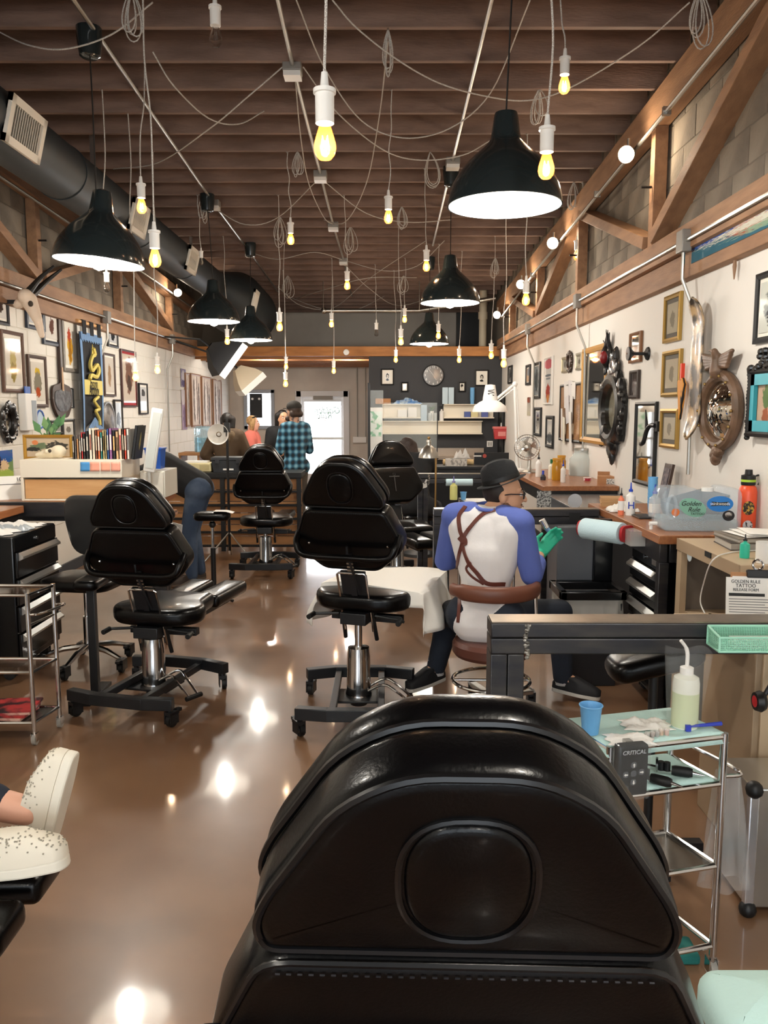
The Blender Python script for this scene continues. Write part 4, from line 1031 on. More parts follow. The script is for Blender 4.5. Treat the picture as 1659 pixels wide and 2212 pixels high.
# framed landscape leaning on the bureau, skull beside it
def wall_frame(pl, pr, pt, pb, wall, label, fw=.02, fc='3a2a20', matw=.0, artm=None, bg='e9e3d6', cat='picture', depth=.025, matc='ece7dc', name='picture_frame', grp=None, metal=0, tilt=0):
    """frame on wall ('L','R' or a y value): pixel columns pl..pr, rows pt..pb measured at its middle column"""
    pc = (pl + pr) / 2
    if wall in ('L', 'R'):
        X = (XL + .012) if wall == 'L' else (XR - .014)
        Xf = X + depth if wall == 'L' else X - depth
        ya, yb = onX(pl, (pt + pb) / 2, Xf).y, onX(pr, (pt + pb) / 2, Xf).y
        z1, z0 = onX(pc, pt, Xf).z, onX(pc, pb, Xf).z
        w = abs(yb - ya); M = T(X, (ya + yb) / 2, (z0 + z1) / 2) @ (RZ(PI / 2) if wall == 'L' else RZ(-PI / 2))
    else:
        a, b = onY(pl, pt, wall), onY(pr, pb, wall); w = abs(b.x - a.x); z1, z0 = a.z, b.z
        M = T((a.x + b.x) / 2, wall, (z0 + z1) / 2)
    h = abs(z1 - z0); W2, H2 = w / 2, h / 2; fw = min(fw, W2 * .45)
    t = thing(name, label, cat, M.to_translation(), group=grp); t.rotation_euler = (M @ RY(tilt)).to_euler()
    if fw > 0:
        mb = MB()
        mb.loft([[(-W2, -y, -H2), (W2, -y, -H2), (W2, -y, H2), (-W2, -y, H2)] if k in (0,) else None for k in (0,) for y in (0,)], False) if False else None
        o = [(-W2, -H2), (W2, -H2), (W2, H2), (-W2, H2)]; i_ = [(-W2 + fw, -H2 + fw), (W2 - fw, -H2 + fw), (W2 - fw, H2 - fw), (-W2 + fw, H2 - fw)]
        m_ = [((a[0] + b[0]) / 2, (a[1] + b[1]) / 2) for a, b in zip(o, i_)]
        rings = [[(x, 0, z) for x, z in o], [(x, -depth * .8, z) for x, z in o], [(x, -depth, z) for x, z in m_], [(x, -depth * .7, z) for x, z in i_], [(x, 0, z) for x, z in i_]]
        mb.loft(rings, False, True)
        obj('frame', mb, mat('frame_' + fc + ('m' if metal else ''), fc, .35 if metal else .45, .7 if metal else 0, noise=(30, .4, .6) if not metal else None, col2=fc), t, smooth=20)
    d = depth * .45
    obj('backing', MB().box(-W2 + fw * .5, W2 - fw * .5, -d * .6, 0, -H2 + fw * .5, H2 - fw * .5), mat('mat_board_' + matc, matc, .8), t)
    iw, ih = W2 - fw - matw, H2 - fw - matw
    me = bpy.data.meshes.new('print'); y = -d
    me.from_pydata([(-iw, y, -ih), (iw, y, -ih), (iw, y, ih), (-iw, y, ih)], [], [(0, 1, 2, 3)])
    uvl = me.uv_layers.new(name='UV')
    for li, uvc in zip(range(4), ((0, 0), (1, 0), (1, 1), (0, 1))): uvl.data[li].uv = uvc
    me.materials.append(artm or art(bg, []))
    obj('print', me, None, t)
    return t
A = art
wall_frame(51, 160, 939, 993, by + .3, 'gold framed ink landscape standing on the bureau', .022, 'b98d3e', 0, A('b9a68c', [('5d6b4f', .3, .55, .25, .3, .62), ('3e3b34', .7, .5, .3, .35, .6), ('c8784a', .2, .75, .08, .12, .45), ('2c2a26', .15, .4, .2, .12, .55)]), metal=1)
sk = thing('animal_skull', 'pale animal skull on the bureau top before the gold landscape', 'skull', onY(112, 992, by + .14) * 1)
sk.location.z = bz1
q = remeshed('cranium', MB().sph((.05, 0, .05), (.055, .04, .045)).cap((.0, 0, .045), (-.1, 0, .025), .032, .016).sph((-.02, -.03, .05), .02).cap((.03, 0, .015), (-.08, 0, .008), .012, .008), .006, mat('bone', 'dccfb4', .6), sk, 3)
obj('eye_socket', MB().sph((-.0, -.032, .055), .013, 10, 6), mat('socket_dark', '3a3128', .8), sk)
# beige box cabinet right of the bureau, blue bin
o = thing('small_cabinet', 'off-white low cabinet right of the bureau', 'cabinet'); p = onY(302, 1017, 5.85); p2 = onY(358, 1085, 5.85)
obj('body', MB().box(p.x, p2.x, 5.85, 6.2, .98, p.z), mat('off_white', 'd9d5c8', .5), o, bev=.004); obj('door', MB().box(p.x + .01, p2.x - .01, 5.838, 5.85, .99, p.z - .01), mat('off_white', 'd9d5c8', .5), o, bev=.002)
bl = thing('blue_bin', 'blue plastic bin standing on the off-white low cabinet', 'bin', (p.x + .045, 6.1, p.z + .0))
obj('tub', MB().loft([[(-.05, -.06, 0), (.05, -.06, 0), (.05, .06, 0), (-.05, .06, 0)], [(-.06, -.07, .15), (.06, -.07, .15), (.06, .07, .15), (-.06, .07, .15)]]), mat('bin_blue', '1d4fa8', .4), bl); obj('lip', MB().box(-.066, .066, -.076, .076, .14, .155), mat('bin_blue', '1d4fa8', .4), bl, bev=.004)
# white magnifier work lamp on a sprung arm
wl_ = thing('task_lamp', 'white flat task lamp tilted upright beside the bureau', 'lamp', onY(330, 1085, 5.8)); wl_.location.z = .98
L0 = Vector(wl_.location); pa, pb = onY(322, 1020, 5.8) - L0, onY(341, 882, 5.8) - L0
obj('lamp_head', MB().beam(pa, pb, .085, .03, (0, 1, 0)), mat('lamp_white', 'dfded8', .4), wl_, bev=.012, seg=3)
obj('diffuser', MB().beam(pa + Vector((.005, -.017, .03)), pb + Vector((0, -.017, -.03)), .055, .004, (0, 1, 0)), mat('lamp_diffuser', 'c9ccc6', .3), wl_)
obj('arm', MB().tube(bez([pa, pa + Vector((.0, .0, -.1)), pa + Vector((-.015, 0, -.2)), (0, 0, .02)], 6), .012, 10), mat('arm_grey', 'a9a8a2', .4), wl_)
obj('clamp', MB().box(-.03, .03, -.03, .03, 0, .03), m_frame, wl_)
# desk calendar, poster print, papers at left edge
ca = thing('desk_calendar', 'desk calendar reading July on the left edge worktop', 'calendar', onX(18, 1065, -2.62)); ca.location.z = .967
cl = Vector((0, 0, 0))
obj('back_board', MB().add([(0, -.14, 0), (0, .14, 0), (-.1, .14, .17), (-.1, -.14, .17), (-.16, .14, 0), (-.16, -.14, 0)], [(0,1,2,3),(3,2,4,5),(0,5,4,1)], RZ(math.radians(-55))), m_paper, ca)
Mx = RZ(math.radians(-55)); e = math.atan2(.1, .17)
text('JULY', .04, mat('print_black', '222222', .6), ca, Mx @ Vector((-.083, -.08, .145)), (PI / 2 - e, 0, math.radians(-55) + PI / 2))
text('10', .04, mat('print_black', '222222', .6), ca, Mx @ Vector((-.083, .09, .145)), (PI / 2 - e, 0, math.radians(-55) + PI / 2))
obj('date_rule', MB().box(-.0665, -.064, -.12, .12, .112, .116, Mx), mat('print_black', '222222', .6), ca)
wall_frame(-12, 29, 973, 1032, 'L', 'unframed bright forest picture taped to the left wall', 0, artm=A('6f8f5a', [('c8543c', .45, .5, .3, .4, .55), ('2f5fa8', .6, .8, .5, .3, .52), ('e6c9a0', .5, .4, .3, .3, .58), ('3a2c3c', .2, .6, .2, .4, .6), ('a8c05a', .5, .1, .6, .2, .5)], scale=9), cat='poster', depth=.004, name='poster')
# tripod arm rest
ar = thing('arm_rest', 'black tripod arm rest with a paper strip, left of the far chair', 'arm rest', (-1.44, 6.85, 0))
pz = onY(463, 1115, 6.85).z
obj('pad', pad(MB(), rounded([(-.15, -.08), (.15, -.08), (.15, .08), (-.15, .08)], .06, 5), -.035, .035, .03, .01, T(0, 0, pz)), m_vinyl, ar)
obj('upper_tube', MB().cyl((0, 0, .4), (0, 0, pz - .03), .013), m_chrome, ar)
obj('lower_tube', MB().cyl((0, 0, .02), (0, 0, .45), .022), m_frame, ar); obj('clamp', MB().sph((0, 0, pz - .07), .03, 10, 6), m_frame, ar)
for a in (-.5, 1.6, 3.6): obj('tripod_leg', MB().cyl((0, 0, .08), (.2 * math.cos(a), .2 * math.sin(a), .015), .013), m_frame, ar)
o = obj('paper_strip', MB().grid(lambda u, v: (.02 + .16 * u, -.06 + .12 * v, .046 - .05 * max(0, u - .6) ** 1.2), 6, 3), m_paper, loc=(-1.44, 6.85, pz)); tag(o, 'white paper laid on the tripod arm rest', 'paper')
ap = thing('arm_rest', 'black upright arm rest post beside the left tattoo chair', 'arm rest', (-1.63, 4.5, 0)); obj('post', MB().box(-.022, .022, -.022, .022, .01, .62), m_frame, ap, bev=.003); obj('pad', pad(MB(), rounded([(-.07, -.12), (.07, -.12), (.07, .12), (-.07, .12)], .05, 4), .62, .68, .025, .006), m_vinyl, ap); obj('foot', MB().box(-.03, .03, -.18, .18, 0, .02), m_frame, ap)
# papers clipped on chair A side
o = obj('paper_sheet', MB().box(-.06, .06, -.001, .001, -.12, .06), m_paper, loc=onY(372, 1150, 4.6), rot=(.1, .2, -.3)); tag(o, 'white sheet stuck out beside the left tattoo chair', 'paper')
# light stand with white reflector
ls = thing('light_stand', 'tall black light stand with a white bowl reflector', 'lamp', (-1.66, 8.75, 0))
top = onY(495, 905, 8.75).z; pc = onY(471, 938, 8.7) - Vector((-1.66, 8.75, 0))
obj('stand_pole', MB().cyl((0, 0, .1), (0, 0, top), .014), m_black, ls)
for a in (-.4, 1.7, 3.7): obj('tripod_leg', MB().cyl((0, 0, .3), (.28 * math.cos(a), .28 * math.sin(a), .01), .009), m_metal, ls)
M = T(pc) @ Vector((.1, -1, .05)).to_track_quat('Z', 'Y').to_matrix().to_4x4()
obj('reflector', MB().lathe([(.03, -.09), (.06, -.07), (.1, -.02), (.11, .0), (.108, .0), (.095, -.022), (.055, -.065), (.028, -.085)], 32, M, False), m_shadein, ls)
obj('bulb', MB().lathe([(.001, -.01), (.014, -.015), (.016, -.06), (.02, -.09), (.001, -.09)], 14, M), m_white, ls)
obj('swivel', MB().box(-.03, .03, -.03, .03, top - .14, top - .04), m_black, ls)
# wooden slatted counter front at the rear left
sc = thing('slatted_counter', 'wooden plank counter front with black steel bars, rear left', 'counter', (0, 9.3, 0))
sx0, sx1 = onY(425, 1100, 9.3).x - .6, onY(652, 1100, 9.3).x
zt = onY(500, 1021, 9.3).z
m_plank = mat('pine_plank', 'ab7c50', .6, noise=(2.5, .35, .7), col2='8d6440', stretch=(1, 6, 6))
npl = 6
for k in range(npl):
    obj('plank', MB().box(sx0, sx1, .03, .055, .04 + k * (zt - .1) / npl, .04 + (k + 1) * (zt - .1) / npl - .008), m_plank, sc, bev=.003)
for k in range(6): obj('steel_bar', MB().box(sx0, sx1, 0, .03, .06 + k * (zt - .12) / 5 - .012, .06 + k * (zt - .12) / 5 + .012), m_black, sc)
obj('counter_top', MB().box(sx0, sx1, -.02, .5, zt - .06, zt), m_black, sc, bev=.004)
for x in (sx0 + .03, (sx0 + sx1) / 2, sx1 - .03): obj('post', MB().box(x - .025, x + .025, -.012, .03, 0, zt - .06), m_black, sc)
tb_ = thing('tool_box', 'dark grey plastic tool box on the rear left counter', 'tool box', (onY(497, 1020, 9.5).x, 9.5, zt + .001))
obj('tub', MB().loft([[(-.17, -.1, 0), (.17, -.1, 0), (.17, .1, 0), (-.17, .1, 0)], [(-.19, -.12, .13), (.19, -.12, .13), (.19, .12, .13), (-.19, .12, .13)]]), mat('dark_grey_plastic', '33363a', .45), tb_)
obj('lid', MB().box(-.195, .195, -.125, .125, .13, .17), mat('dark_grey_plastic', '33363a', .45), tb_, bev=.01)
for x in (-.12, .12): obj('latch', MB().box(x - .025, x + .025, -.135, -.12, .1, .15), mat('dark_grey_plastic2', '2a2c30', .45), tb_)
obj('label_strip', MB().box(-.06, .06, -.106, -.1, .02, .045), m_white, tb_)
o = thing('beige_case', 'pale yellow boxy case with a paper on top, rear left counter', 'case', (onY(432, 1020, 9.5).x, 9.5, zt + .001))
obj('shell', MB().box(-.15, .15, -.1, .15, 0, .1), mat('pale_yellow', 'd8cb9c', .5), o, bev=.012); obj('grille', MB().box(.02, .13, -.104, -.1, .02, .08), mat('pale_yellow_dk', 'b9ac80', .6), o)
o2 = obj('paper_stack', MB().box(-.13, .13, -.07, .07, 0, .02), m_paper, loc=(o.location.x - .03, 9.5, zt + .102)); tag(o2, 'white paper stack on the pale yellow case', 'paper')
# water dispenser bottle on a wooden shelf unit
su = thing('shelf_unit', 'low wooden shelf unit carrying the water bottle at the left wall', 'shelf', (0, 11.4, 0))
p0 = onY(385, 978, 11.4); p1 = onY(470, 978, 11.4)
obj('top', MB().box(p0.x, p1.x, 0, .4, p0.z - .04, p0.z), m_plank, su, bev=.003)
for k in range(3): obj('side', MB().box(p0.x + k * (p1.x - p0.x - .03) / 2, p0.x + .03 + k * (p1.x - p0.x - .03) / 2, .02, .4, 0, p0.z - .04), m_plank, su)
obj('shelf', MB().box(p0.x, p1.x, .02, .4, .5, .53), m_plank, su)
wb_ = thing('water_bottle', 'large clear blue water bottle on the shelf unit', 'water bottle', (onY(440, 975, 11.6).x, 11.6, p0.z + .001))
obj('bottle_shell', MB().lathe([(.001, 0), (.12, .0), (.128, .02), (.128, .1), (.12, .115), (.128, .13), (.128, .21), (.12, .225), (.128, .24), (.128, .33), (.1, .36), (.001, .365)], 28), mat('blue_clear_plastic', 'a9cfdc', .06, trans=.6, alpha=.6), wb_)
obj('water', MB().lathe([(.001, .005), (.115, .005), (.12, .2), (.001, .2)], 24), mat('water_tint', '6fa6b8', .05, trans=.5, alpha=.7), wb_)
# studio softboxes clamped to the left truss
def softbox(label, base, d, size, dep, m_in, roll=0, cp=None):
    t = thing('softbox', label, 'softbox', base); a = Vector(d).normalized(); M = a.to_track_quat('Z', 'X').to_matrix().to_4x4() @ RZ(roll)
    s = size / 2
    r0 = [(-.06, -.06, 0), (.06, -.06, 0), (.06, .06, 0), (-.06, .06, 0)]; r1 = [(-s*.8, -s*.8, dep*.6), (s*.8, -s*.8, dep*.6), (s*.8, s*.8, dep*.6), (-s*.8, s*.8, dep*.6)]; r2 = [(-s, -s, dep), (s, -s, dep), (s, s, dep), (-s, s, dep)]
    obj('hood', MB().loft([r0, r1, r2], False, False, M), m_in, t)
    obj('lip', MB().loft([r2, [(x * 1.0, y * 1.0, dep + .09) for x, y, z in r2]], False, False, M), m_white, t)
    obj('diffuser', MB().loft([[(x * .97, y * .97, dep + .02) for x, y, z in r2], [(x * .97, y * .97, dep + .025) for x, y, z in r2]], True, False, M), m_white, t)
    obj('clamp_arm', MB().tube([(0, 0, 0), M @ Vector((0, 0, -.15)), Vector((XL + .12, base.y, 2.6)) - base], .014, 8), m_black, t)
    return t
softbox('black photo softbox with white lip hung from the left truss', onY(452, 748, 11.5), (.75, .3, -.6), .55, .3, mat('softbox_black', '121214', .7))
softbox('silver lined photo softbox below the black one', onY(512, 795, 12.2), (.6, .25, -.75), .42, .26, mat('softbox_silver', 'b9ab94', .5, .2))
# ================================================================ things on the walls
GP = 'framed pictures on the left wall'; GR = 'framed pictures on the right wall'
K1 = '2a2522'
wall_frame(-14, 21, 612, 700, 'L', 'black framed picture at the far left edge below the beam', .03, '1d1d20', .02, A('d9d6d0', [('4a3a34', .5, .5, .3, .35, .55)]))
wall_frame(60, 99, 655, 712, 'L', 'navy framed picture behind the horned skull', .035, '2c3444', .02, A('cfd3d6', [('34363a', .5, .65, .4, .3, .5), ('b5453c', .5, .25, .25, .2, .5)]))
wall_frame(95, 133, 664, 746, 'L', 'navy framed narrow ink drawing right of the horned skull', .04, '2b3342', .02, A('e6e0d8', [('6b4a42', .5, .5, .22, .38, .55)]))
wall_frame(138, 169, 683, 803, 'L', 'grey framed tall watercolour beside the paddle handle', .035, '7a736a', .03, A('e4dfd2', [('d9a53a', .5, .4, .3, .4, .55), ('a8762e', .5, .35, .18, .3, .58), ('b8503a', .45, .7, .2, .2, .6)]))
wall_frame(8, 55, 716, 848, 'L', 'brown framed tall feather drawing at the left', .03, '5b4032', .03, A('ded8cc', [('b9aa6e', .5, .5, .2, .42, .5), ('8f7f46', .5, .3, .22, .25, .6)]))
wall_frame(65, 104, 768, 880, 'L', 'brown framed lantern drawing with a yellow disc', .03, '4b372c', .03, A('e2dccf', [('d9b93a', .5, .72, .2, .14, .42), ('8a8574', .5, .45, .32, .3, .5), ('b5532e', .5, .22, .2, .15, .55)]))
wall_frame(235, 257, 696, 750, 'L', 'small black framed drawing right of the banner top', .03, '18181a', .02, A('cfd0d0', [('2e3034', .5, .5, .28, .38, .5)]))
wall_frame(227, 251, 764, 856, 'L', 'brown framed pale sketch right of the banner', .025, '4a3830', .02, A('d9d0c4', [('a3876c', .5, .5, .2, .36, .55)]))
wall_frame(265, 297, 757, 879, 'L', 'brown framed drawing with a red mat board', .022, '4a2c28', .03, A('cdbfae', [('7b5a4c', .5, .55, .3, .4, .53), ('4c3a34', .5, .4, .2, .2, .6)]), matc='9c2a30')
wall_frame(303, 321, 828, 895, 'L', 'narrow black framed triple picture right of the red one', .02, '1a1a1c', .03, A('d4d6d8', [('3a3c40', .5, .75, .3, .16, .5), ('4a4038', .5, .25, .35, .14, .55)]))
wall_frame(138, 164, 905, 950, 'L', 'small dark framed sketch beside the paddle blade', .025, '3b3a38', .02, A('cfccc4', [('77746c', .5, .5, .3, .3, .55)]))
wall_frame(112, 137, 908, 938, 'L', 'small dark frame half hidden by the plant', .02, '2a2928', .01, A('9a9a94', [('55554f', .5, .5, .3, .3, .5)]))
wall_frame(250, 267, 863, 933, 'L', 'black framed glossy picture below the red mat picture', .02, '22201f', .02, A('c9d2d8', [('3d4247', .5, .35, .4, .3, .55)]))
wall_frame(153, 161, 838, 882, 'L', 'tiny dark frame right of the paddle blade', .012, '1c1c1e', .005, A('8a8d90', [('303234', .5, .5, .3, .3, .5)]))
# ornate black mirror at the left edge
def ornate(cx, pt, pb, pl, pr, wall, label, m, glass, rnd_seed, oval=True, lumps=46, ratio=.62, name='ornate_mirror', crest=.0, cat='mirror', depth=.05, tr=.2, dome=0):
    X = XL + .012 if wall == 'L' else XR - .014; sgn = 1 if wall == 'L' else -1
    ya, yb = onX(pl, (pt + pb) / 2, X).y, onX(pr, (pt + pb) / 2, X).y; c = onX(cx, pt, X); z1 = c.z; z0 = onX(cx, pb, X).z
    W2, H2 = abs(yb - ya) / 2, (z1 - z0) / 2
    M = T(X, (ya + yb) / 2, (z0 + z1) / 2) @ (RZ(PI / 2) if wall == 'L' else RZ(-PI / 2))
    t = thing(name, label, cat, M.to_translation()); t.rotation_euler = M.to_euler()
    r = random.Random(rnd_seed); mb = MB(); H3 = H2 * (1 - crest)
    ell = lambda a, f: (W2 * f * math.cos(a), -depth * .5, (H3 * f * math.sin(a)) - H2 * crest * .2)
    mb.tube([ell(2 * PI * k / 40, 1.02 - tr) for k in range(40)], W2 * tr, 10, True)
    fr = obj('frame', mb, m, t)
    sc_ = MB()
    for k in range(lumps):
        a = 2 * PI * k / lumps; x, y, z = ell(a, r.uniform(.8, 1.0)); q = W2 * r.uniform(.1, .22)
        sc_.sph((x, -depth * r.uniform(.4, 1.0), z), (q, q * .7, q * r.uniform(.7, 1.6)), 8, 5)
    if crest:
        for k in range(16):
            f = k / 15; sc_.sph((W2 * r.uniform(-.4, .4) * (1 - f * .6), -depth * .6, H3 - H2 * crest * .2 + f * H2 * crest * 1.1), (W2 * .2 * (1.2 - f), depth * .5, W2 * .22), 8, 5)
            sc_.sph((W2 * r.uniform(-.3, .3) * (1 - f * .7), -depth * .6, -H3 - H2 * crest * .2 - f * H2 * crest * .75), (W2 * .2 * (1.2 - f), depth * .5, W2 * .22), 8, 5)
    obj('carved_scrolls', sc_, m, t)
    g = [ell(2 * PI * k / 40, 1.04 - 1.6 * tr) for k in range(40)]
    obj('glass', MB().loft([[(x * f, -.012 - dome * (1 - f * f), z * f) for x, y, z in g] for f in (1, .85, .65, .4, .15, .01)], False), glass, t)
    return t, M, W2, H2
m_mir = mat('mirror', 'd8d4cc', .04, 1); m_blkorn = mat('black_carved', '121213', .3, coat=.4)
ornate(12, 872, 955, -4, 28, 'L', 'black carved switch-like mirror at the left edge', m_blkorn, m_mir, 3)
ornate(1333, 764, 990, 1310, 1356, 'R', 'black heavily carved oval mirror on the right wall', m_blkorn, mat('aged_mirror', 'cfc7ae', .12, .7), 9, crest=.3)
ornate(1303, 924, 963, 1299, 1307, 'R', 'tiny dark oval medallion below the gold mirror', mat('bronze_carved', '4a4438', .4, .4), mat('aged_mirror', 'cfc7ae', .12, .7), 5, cat='medallion', name='medallion', depth=.02)
ornate(1233, 760, 803, 1228, 1238.5, 'R', 'small dark oval frame between two silver frames', mat('umber_carved', '3a2c24', .4), mat('umber_print', '2c2622', .3), 6, cat='picture', name='oval_frame', depth=.025, lumps=24)
# eagle-crested convex mirror
mb_w = mat('carved_brown_wood', '6e5442', .5, noise=(12, .35, .65), col2='54402f')
eg, M, W2, H2 = ornate(1567, 803, 972, 1527, 1610, 'R', 'large round convex mirror with a carved eagle on top', mb_w, mat('convex_mirror', 'e0dcd4', .03, 1), 11, lumps=0, depth=.06, tr=.12, dome=.07)
ew = MB()
ew.cap((0, -.05, H2 * 1.02), (0, -.06, H2 * 1.35), .05, .03).cap((0, -.06, H2 * 1.3), (.01, -.08, H2 * 1.5), .03, .02).cap((-.01, -.08, H2 * 1.52), (-.05, -.09, H2 * 1.54), .012, .005)
for s in (-1, 1):
    for k in range(5): ew.cap((s * .03, -.05, H2 * (1.32 - .04 * k)), (s * (.2 - .014 * k), -.06, H2 * (1.46 - .09 * k)), .022, .014, 8)
remeshed('eagle_crest', ew, .006, mb_w, eg, 2)
tl2 = MB()
for k in range(9): tl2.sph((random.uniform(-.04, .04) * (1 - k / 9), -.04, -H2 * (1.0 + .035 * k)), (.05 * (1.1 - k / 9), .03, .03), 10, 6)
obj('carved_tail', tl2, mb_w, eg)
bd_ = MB()
for k in range(14):
    a = 2 * PI * k / 14; bd_.sph((W2 * .9 * math.cos(a), -.066, H2 * .9 * math.sin(a)), .009, 8, 5)
obj('ball_studs', bd_, mat('dull_gold', 'a08350', .35, .7), eg, kind='stuff')
# right wall pictures
wall_frame(1096, 1104, 790, 829, 'R', 'narrow black framed picture nearest the charcoal wall', .03, '1b1b1d', .01, A('8e8d8a', [('3a3a3c', .5, .5, .3, .35, .5)]))
wall_frame(1134, 1143, 788, 832, 'R', 'black framed orange-tinted picture left of the far conduit', .035, '1b1b1d', .01, A('c9a98c', [('8a8f94', .5, .7, .4, .3, .5)]))
wall_frame(1150.5, 1164, 783, 861, 'R', 'tall black framed grey picture right of the far conduit', .035, '1c1d1f', .01, A('8f979c', [('565c60', .5, .5, .4, .4, .52)]))
pf = wall_frame(1173, 1190.5, 771, 874, 'R', 'white poster with pink block print and a red oval emblem', .02, 'e6e3de', .0, A('dedcd8', [('cf6f78', .5, .88, .5, .09, .22), ('7d8288', .5, .62, .4, .025, .35), ('8d9196', .5, .55, .3, .02, .35), ('b8442e', .5, .24, .26, .2, .5), ('e0924a', .5, .1, .18, .1, .5)], scale=5))
wall_frame(1137.5, 1144, 858, 898, 'R', 'small grey and rust plaque under the orange-tinted picture', 0, artm=A('a8a29a', [('a0563c', .5, .85, .6, .15, .4)]), depth=.012)
wall_frame(1152.5, 1166, 880, 942, 'R', 'black framed grey photo print behind the fan top', .035, '1c1d1f', .015, A('b9bcbe', [('77797c', .5, .5, .35, .4, .5), ('4c4644', .5, .7, .3, .15, .55)]))
wall_frame(1177, 1192.5, 898, 968, 'R', 'black framed pale photo print right of the fan', .04, '1a1b1c', .015, A('c4c6c8', [('6e7276', .5, .25, .5, .22, .45)]))
wall_frame(1212, 1224, 771, 805, 'R', 'small silver frame left of the dark oval', .03, 'a39a80', .0, A('a7a296', [('77736a', .5, .5, .3, .35, .55)]), metal=1)
wall_frame(1242, 1255, 762, 799, 'R', 'small silver frame right of the dark oval', .035, 'a09a88', .0, A('b0a99a', [('6e6a60', .5, .5, .3, .3, .55)]), metal=1)
cb_ = wall_frame(1207, 1253, 828, 955, 'R', 'black framed cork board covered with papers', .03, '211e1d', .0, A('b48a66', [('9c7654', .5, .5, .5, .5, .6)], scale=40), cat='cork board', name='cork_board')
rp = random.Random(5)
for k, (u, v, w, h, c) in enumerate([(-.28, .3, .3, .5, 'd9d7d6'), (.05, .35, .25, .4, 'd2d0d2'), (.3, .36, .22, .3, 'dddbd8'), (-.1, .05, .28, .5, 'cfcdd0'), (.2, .05, .2, .5, 'd6d4d2'), (-.3, -.3, .2, .5, 'e0dccb'), (.22, -.3, .2, .7, 'e4e2de'), (-.42, -.2, .1, .6, 'dedcd9')]):
    wq = 2.0; hgt = .42; W_ = .28
    obj('pinned_paper', MB().box(-w * .3, w * .3, -.004, -.001, -h * .28, h * .28), mat('pinned_' + c, c, .8), cb_, loc=(u * .62, -.016 - .003 * k, v * .62), rot=(.04, rp.uniform(-.15, .15), rp.uniform(-.06, .06)))
wall_frame(1253, 1305, 748, 958, 'R', 'large gold framed mirror on the right wall', .05, 'b98a45', .0, mat('mirror', 'd8d4cc', .04, 1), cat='mirror', name='gold_mirror', metal=0, depth=.04)
wall_frame(1357, 1381, 718, 783, 'R', 'bamboo-look framed little mirror above the black knob', .022, '7a5232', .0, mat('mirror', 'd8d4cc', .04, 1), cat='mirror', name='small_mirror')
wall_frame(1357, 1376, 800, 861, 'R', 'small dark brown frame below the bamboo mirror', .025, '33261f', .0, A('3a3230', [('52484a', .5, .5, .3, .3, .5)]))
wall_frame(1367, 1412, 868, 1049, 'R', 'tall narrow black framed mirror reaching to the counter', .03, '151515', .0, mat('mirror', 'd8d4cc', .04, 1), cat='mirror', name='tall_mirror')
wall_frame(1431, 1466, 636, 738, 'R', 'top gold framed picture with a grey mat', .028, 'b3924e', .03, A('b5ac98', [('8f8878', .5, .45, .25, .3, .55)]), matc='5c564c', metal=1)
wall_frame(1427, 1466, 757, 857, 'R', 'middle gold framed picture beside the skate deck', .028, 'b09050', .03, A('b9b09c', [('8f8878', .5, .5, .2, .3, .55)]), matc='6a655c', metal=1)
wall_frame(1423, 1460, 883, 968, 'R', 'lowest gold framed picture above the leaning panel', .028, 'b09050', .03, A('b9b09c', [('8f8878', .5, .5, .2, .3, .55)]), matc='6a655c', metal=1)
wall_frame(1627, 1720, 578, 735, 'R', 'black framed print of a grey head at the top right edge', .03, '151517', .02, A('d3d5cc', [('8a8d8a', .45, .5, .3, .38, .45), ('2c2e30', .4, .35, .2, .3, .55), ('e8ebe6', .4, .7, .15, .12, .5)]))
tq = wall_frame(1610, 1672, 795, 945, 'R', 'black ornate frame with turquoise inner border at the right edge', .035, '141416', .0, A('c9a990', [('5f7a4c', .5, .6, .18, .25, .5), ('9a5a40', .5, .25, .15, .18, .5)]), depth=.06, cat='picture')
W3 = .1
mbq = MB()
hh = abs(onX(1640, 795, XR).z - onX(1640, 945, XR).z) / 2; ww = abs(onX(1610, 860, XR).y - onX(1672, 860, XR).y) / 2
for a in ((-ww + .035, -ww + .075, -hh + .035, hh - .035), (ww - .075, ww - .035, -hh + .035, hh - .035), (-ww + .035, ww - .035, hh - .09, hh - .035), (-ww + .035, ww - .035, -hh + .035, -hh + .09)): mbq.box(a[0], a[1], -.05, -.03, a[2], a[3])
obj('turquoise_border', mbq, mat('turquoise_paint', '2f9fb0', .45), tq)
cr = MB(); rq = random.Random(2)
for k in range(26): cr.sph((rq.uniform(-ww, ww), -.045, hh + rq.uniform(-.01, .09) * (1 - abs(k - 13) / 20)), (.022, .02, .018), 8, 5)
for k in range(22):
    for s in (-1, 1): cr.sph((s * ww + rq.uniform(-.008, .008), -.04, -hh + 2 * hh * k / 21), (.014, .016, .014), 8, 5)
obj('carved_edge', cr, m_blkorn, tq)
# painted strip on the wall plate
Xs = XR - .083
ya, yb = onX(1494, 560, Xs).y, 2.3
ps = thing('painted_strip', 'weathered blue painted wooden strip on the right wall plate', 'painting', (Xs, (ya + yb) / 2, onX(1494, 550, Xs).z)); L = abs(ya - yb)
mv = art('3a6a7c', [('2a4f9a', .5, .85, .9, .25, .45), ('b5563e', .3, .5, .15, .35, .6), ('c8664a', .85, .6, .14, .4, .55), ('8fa890', .55, .3, .4, .25, .6), ('a84a4a', .55, .45, .12, .25, .62), ('2f5a4a', .7, .5, .1, .4, .6), ('d8d8c8', .4, .6, .5, .3, .72)], scale=14)
me = bpy.data.meshes.new('painting_face'); hz = .055
me.from_pydata([(-.002, L/2, -hz), (-.002, -L/2, -hz), (-.002, -L/2, hz), (-.002, L/2, hz)], [], [(0, 1, 2, 3)]); u = me.uv_layers.new(name='UV')
for li, uvc in zip(range(4), ((0, 0), (1, 0), (1, 1), (0, 1))): u.data[li].uv = uvc
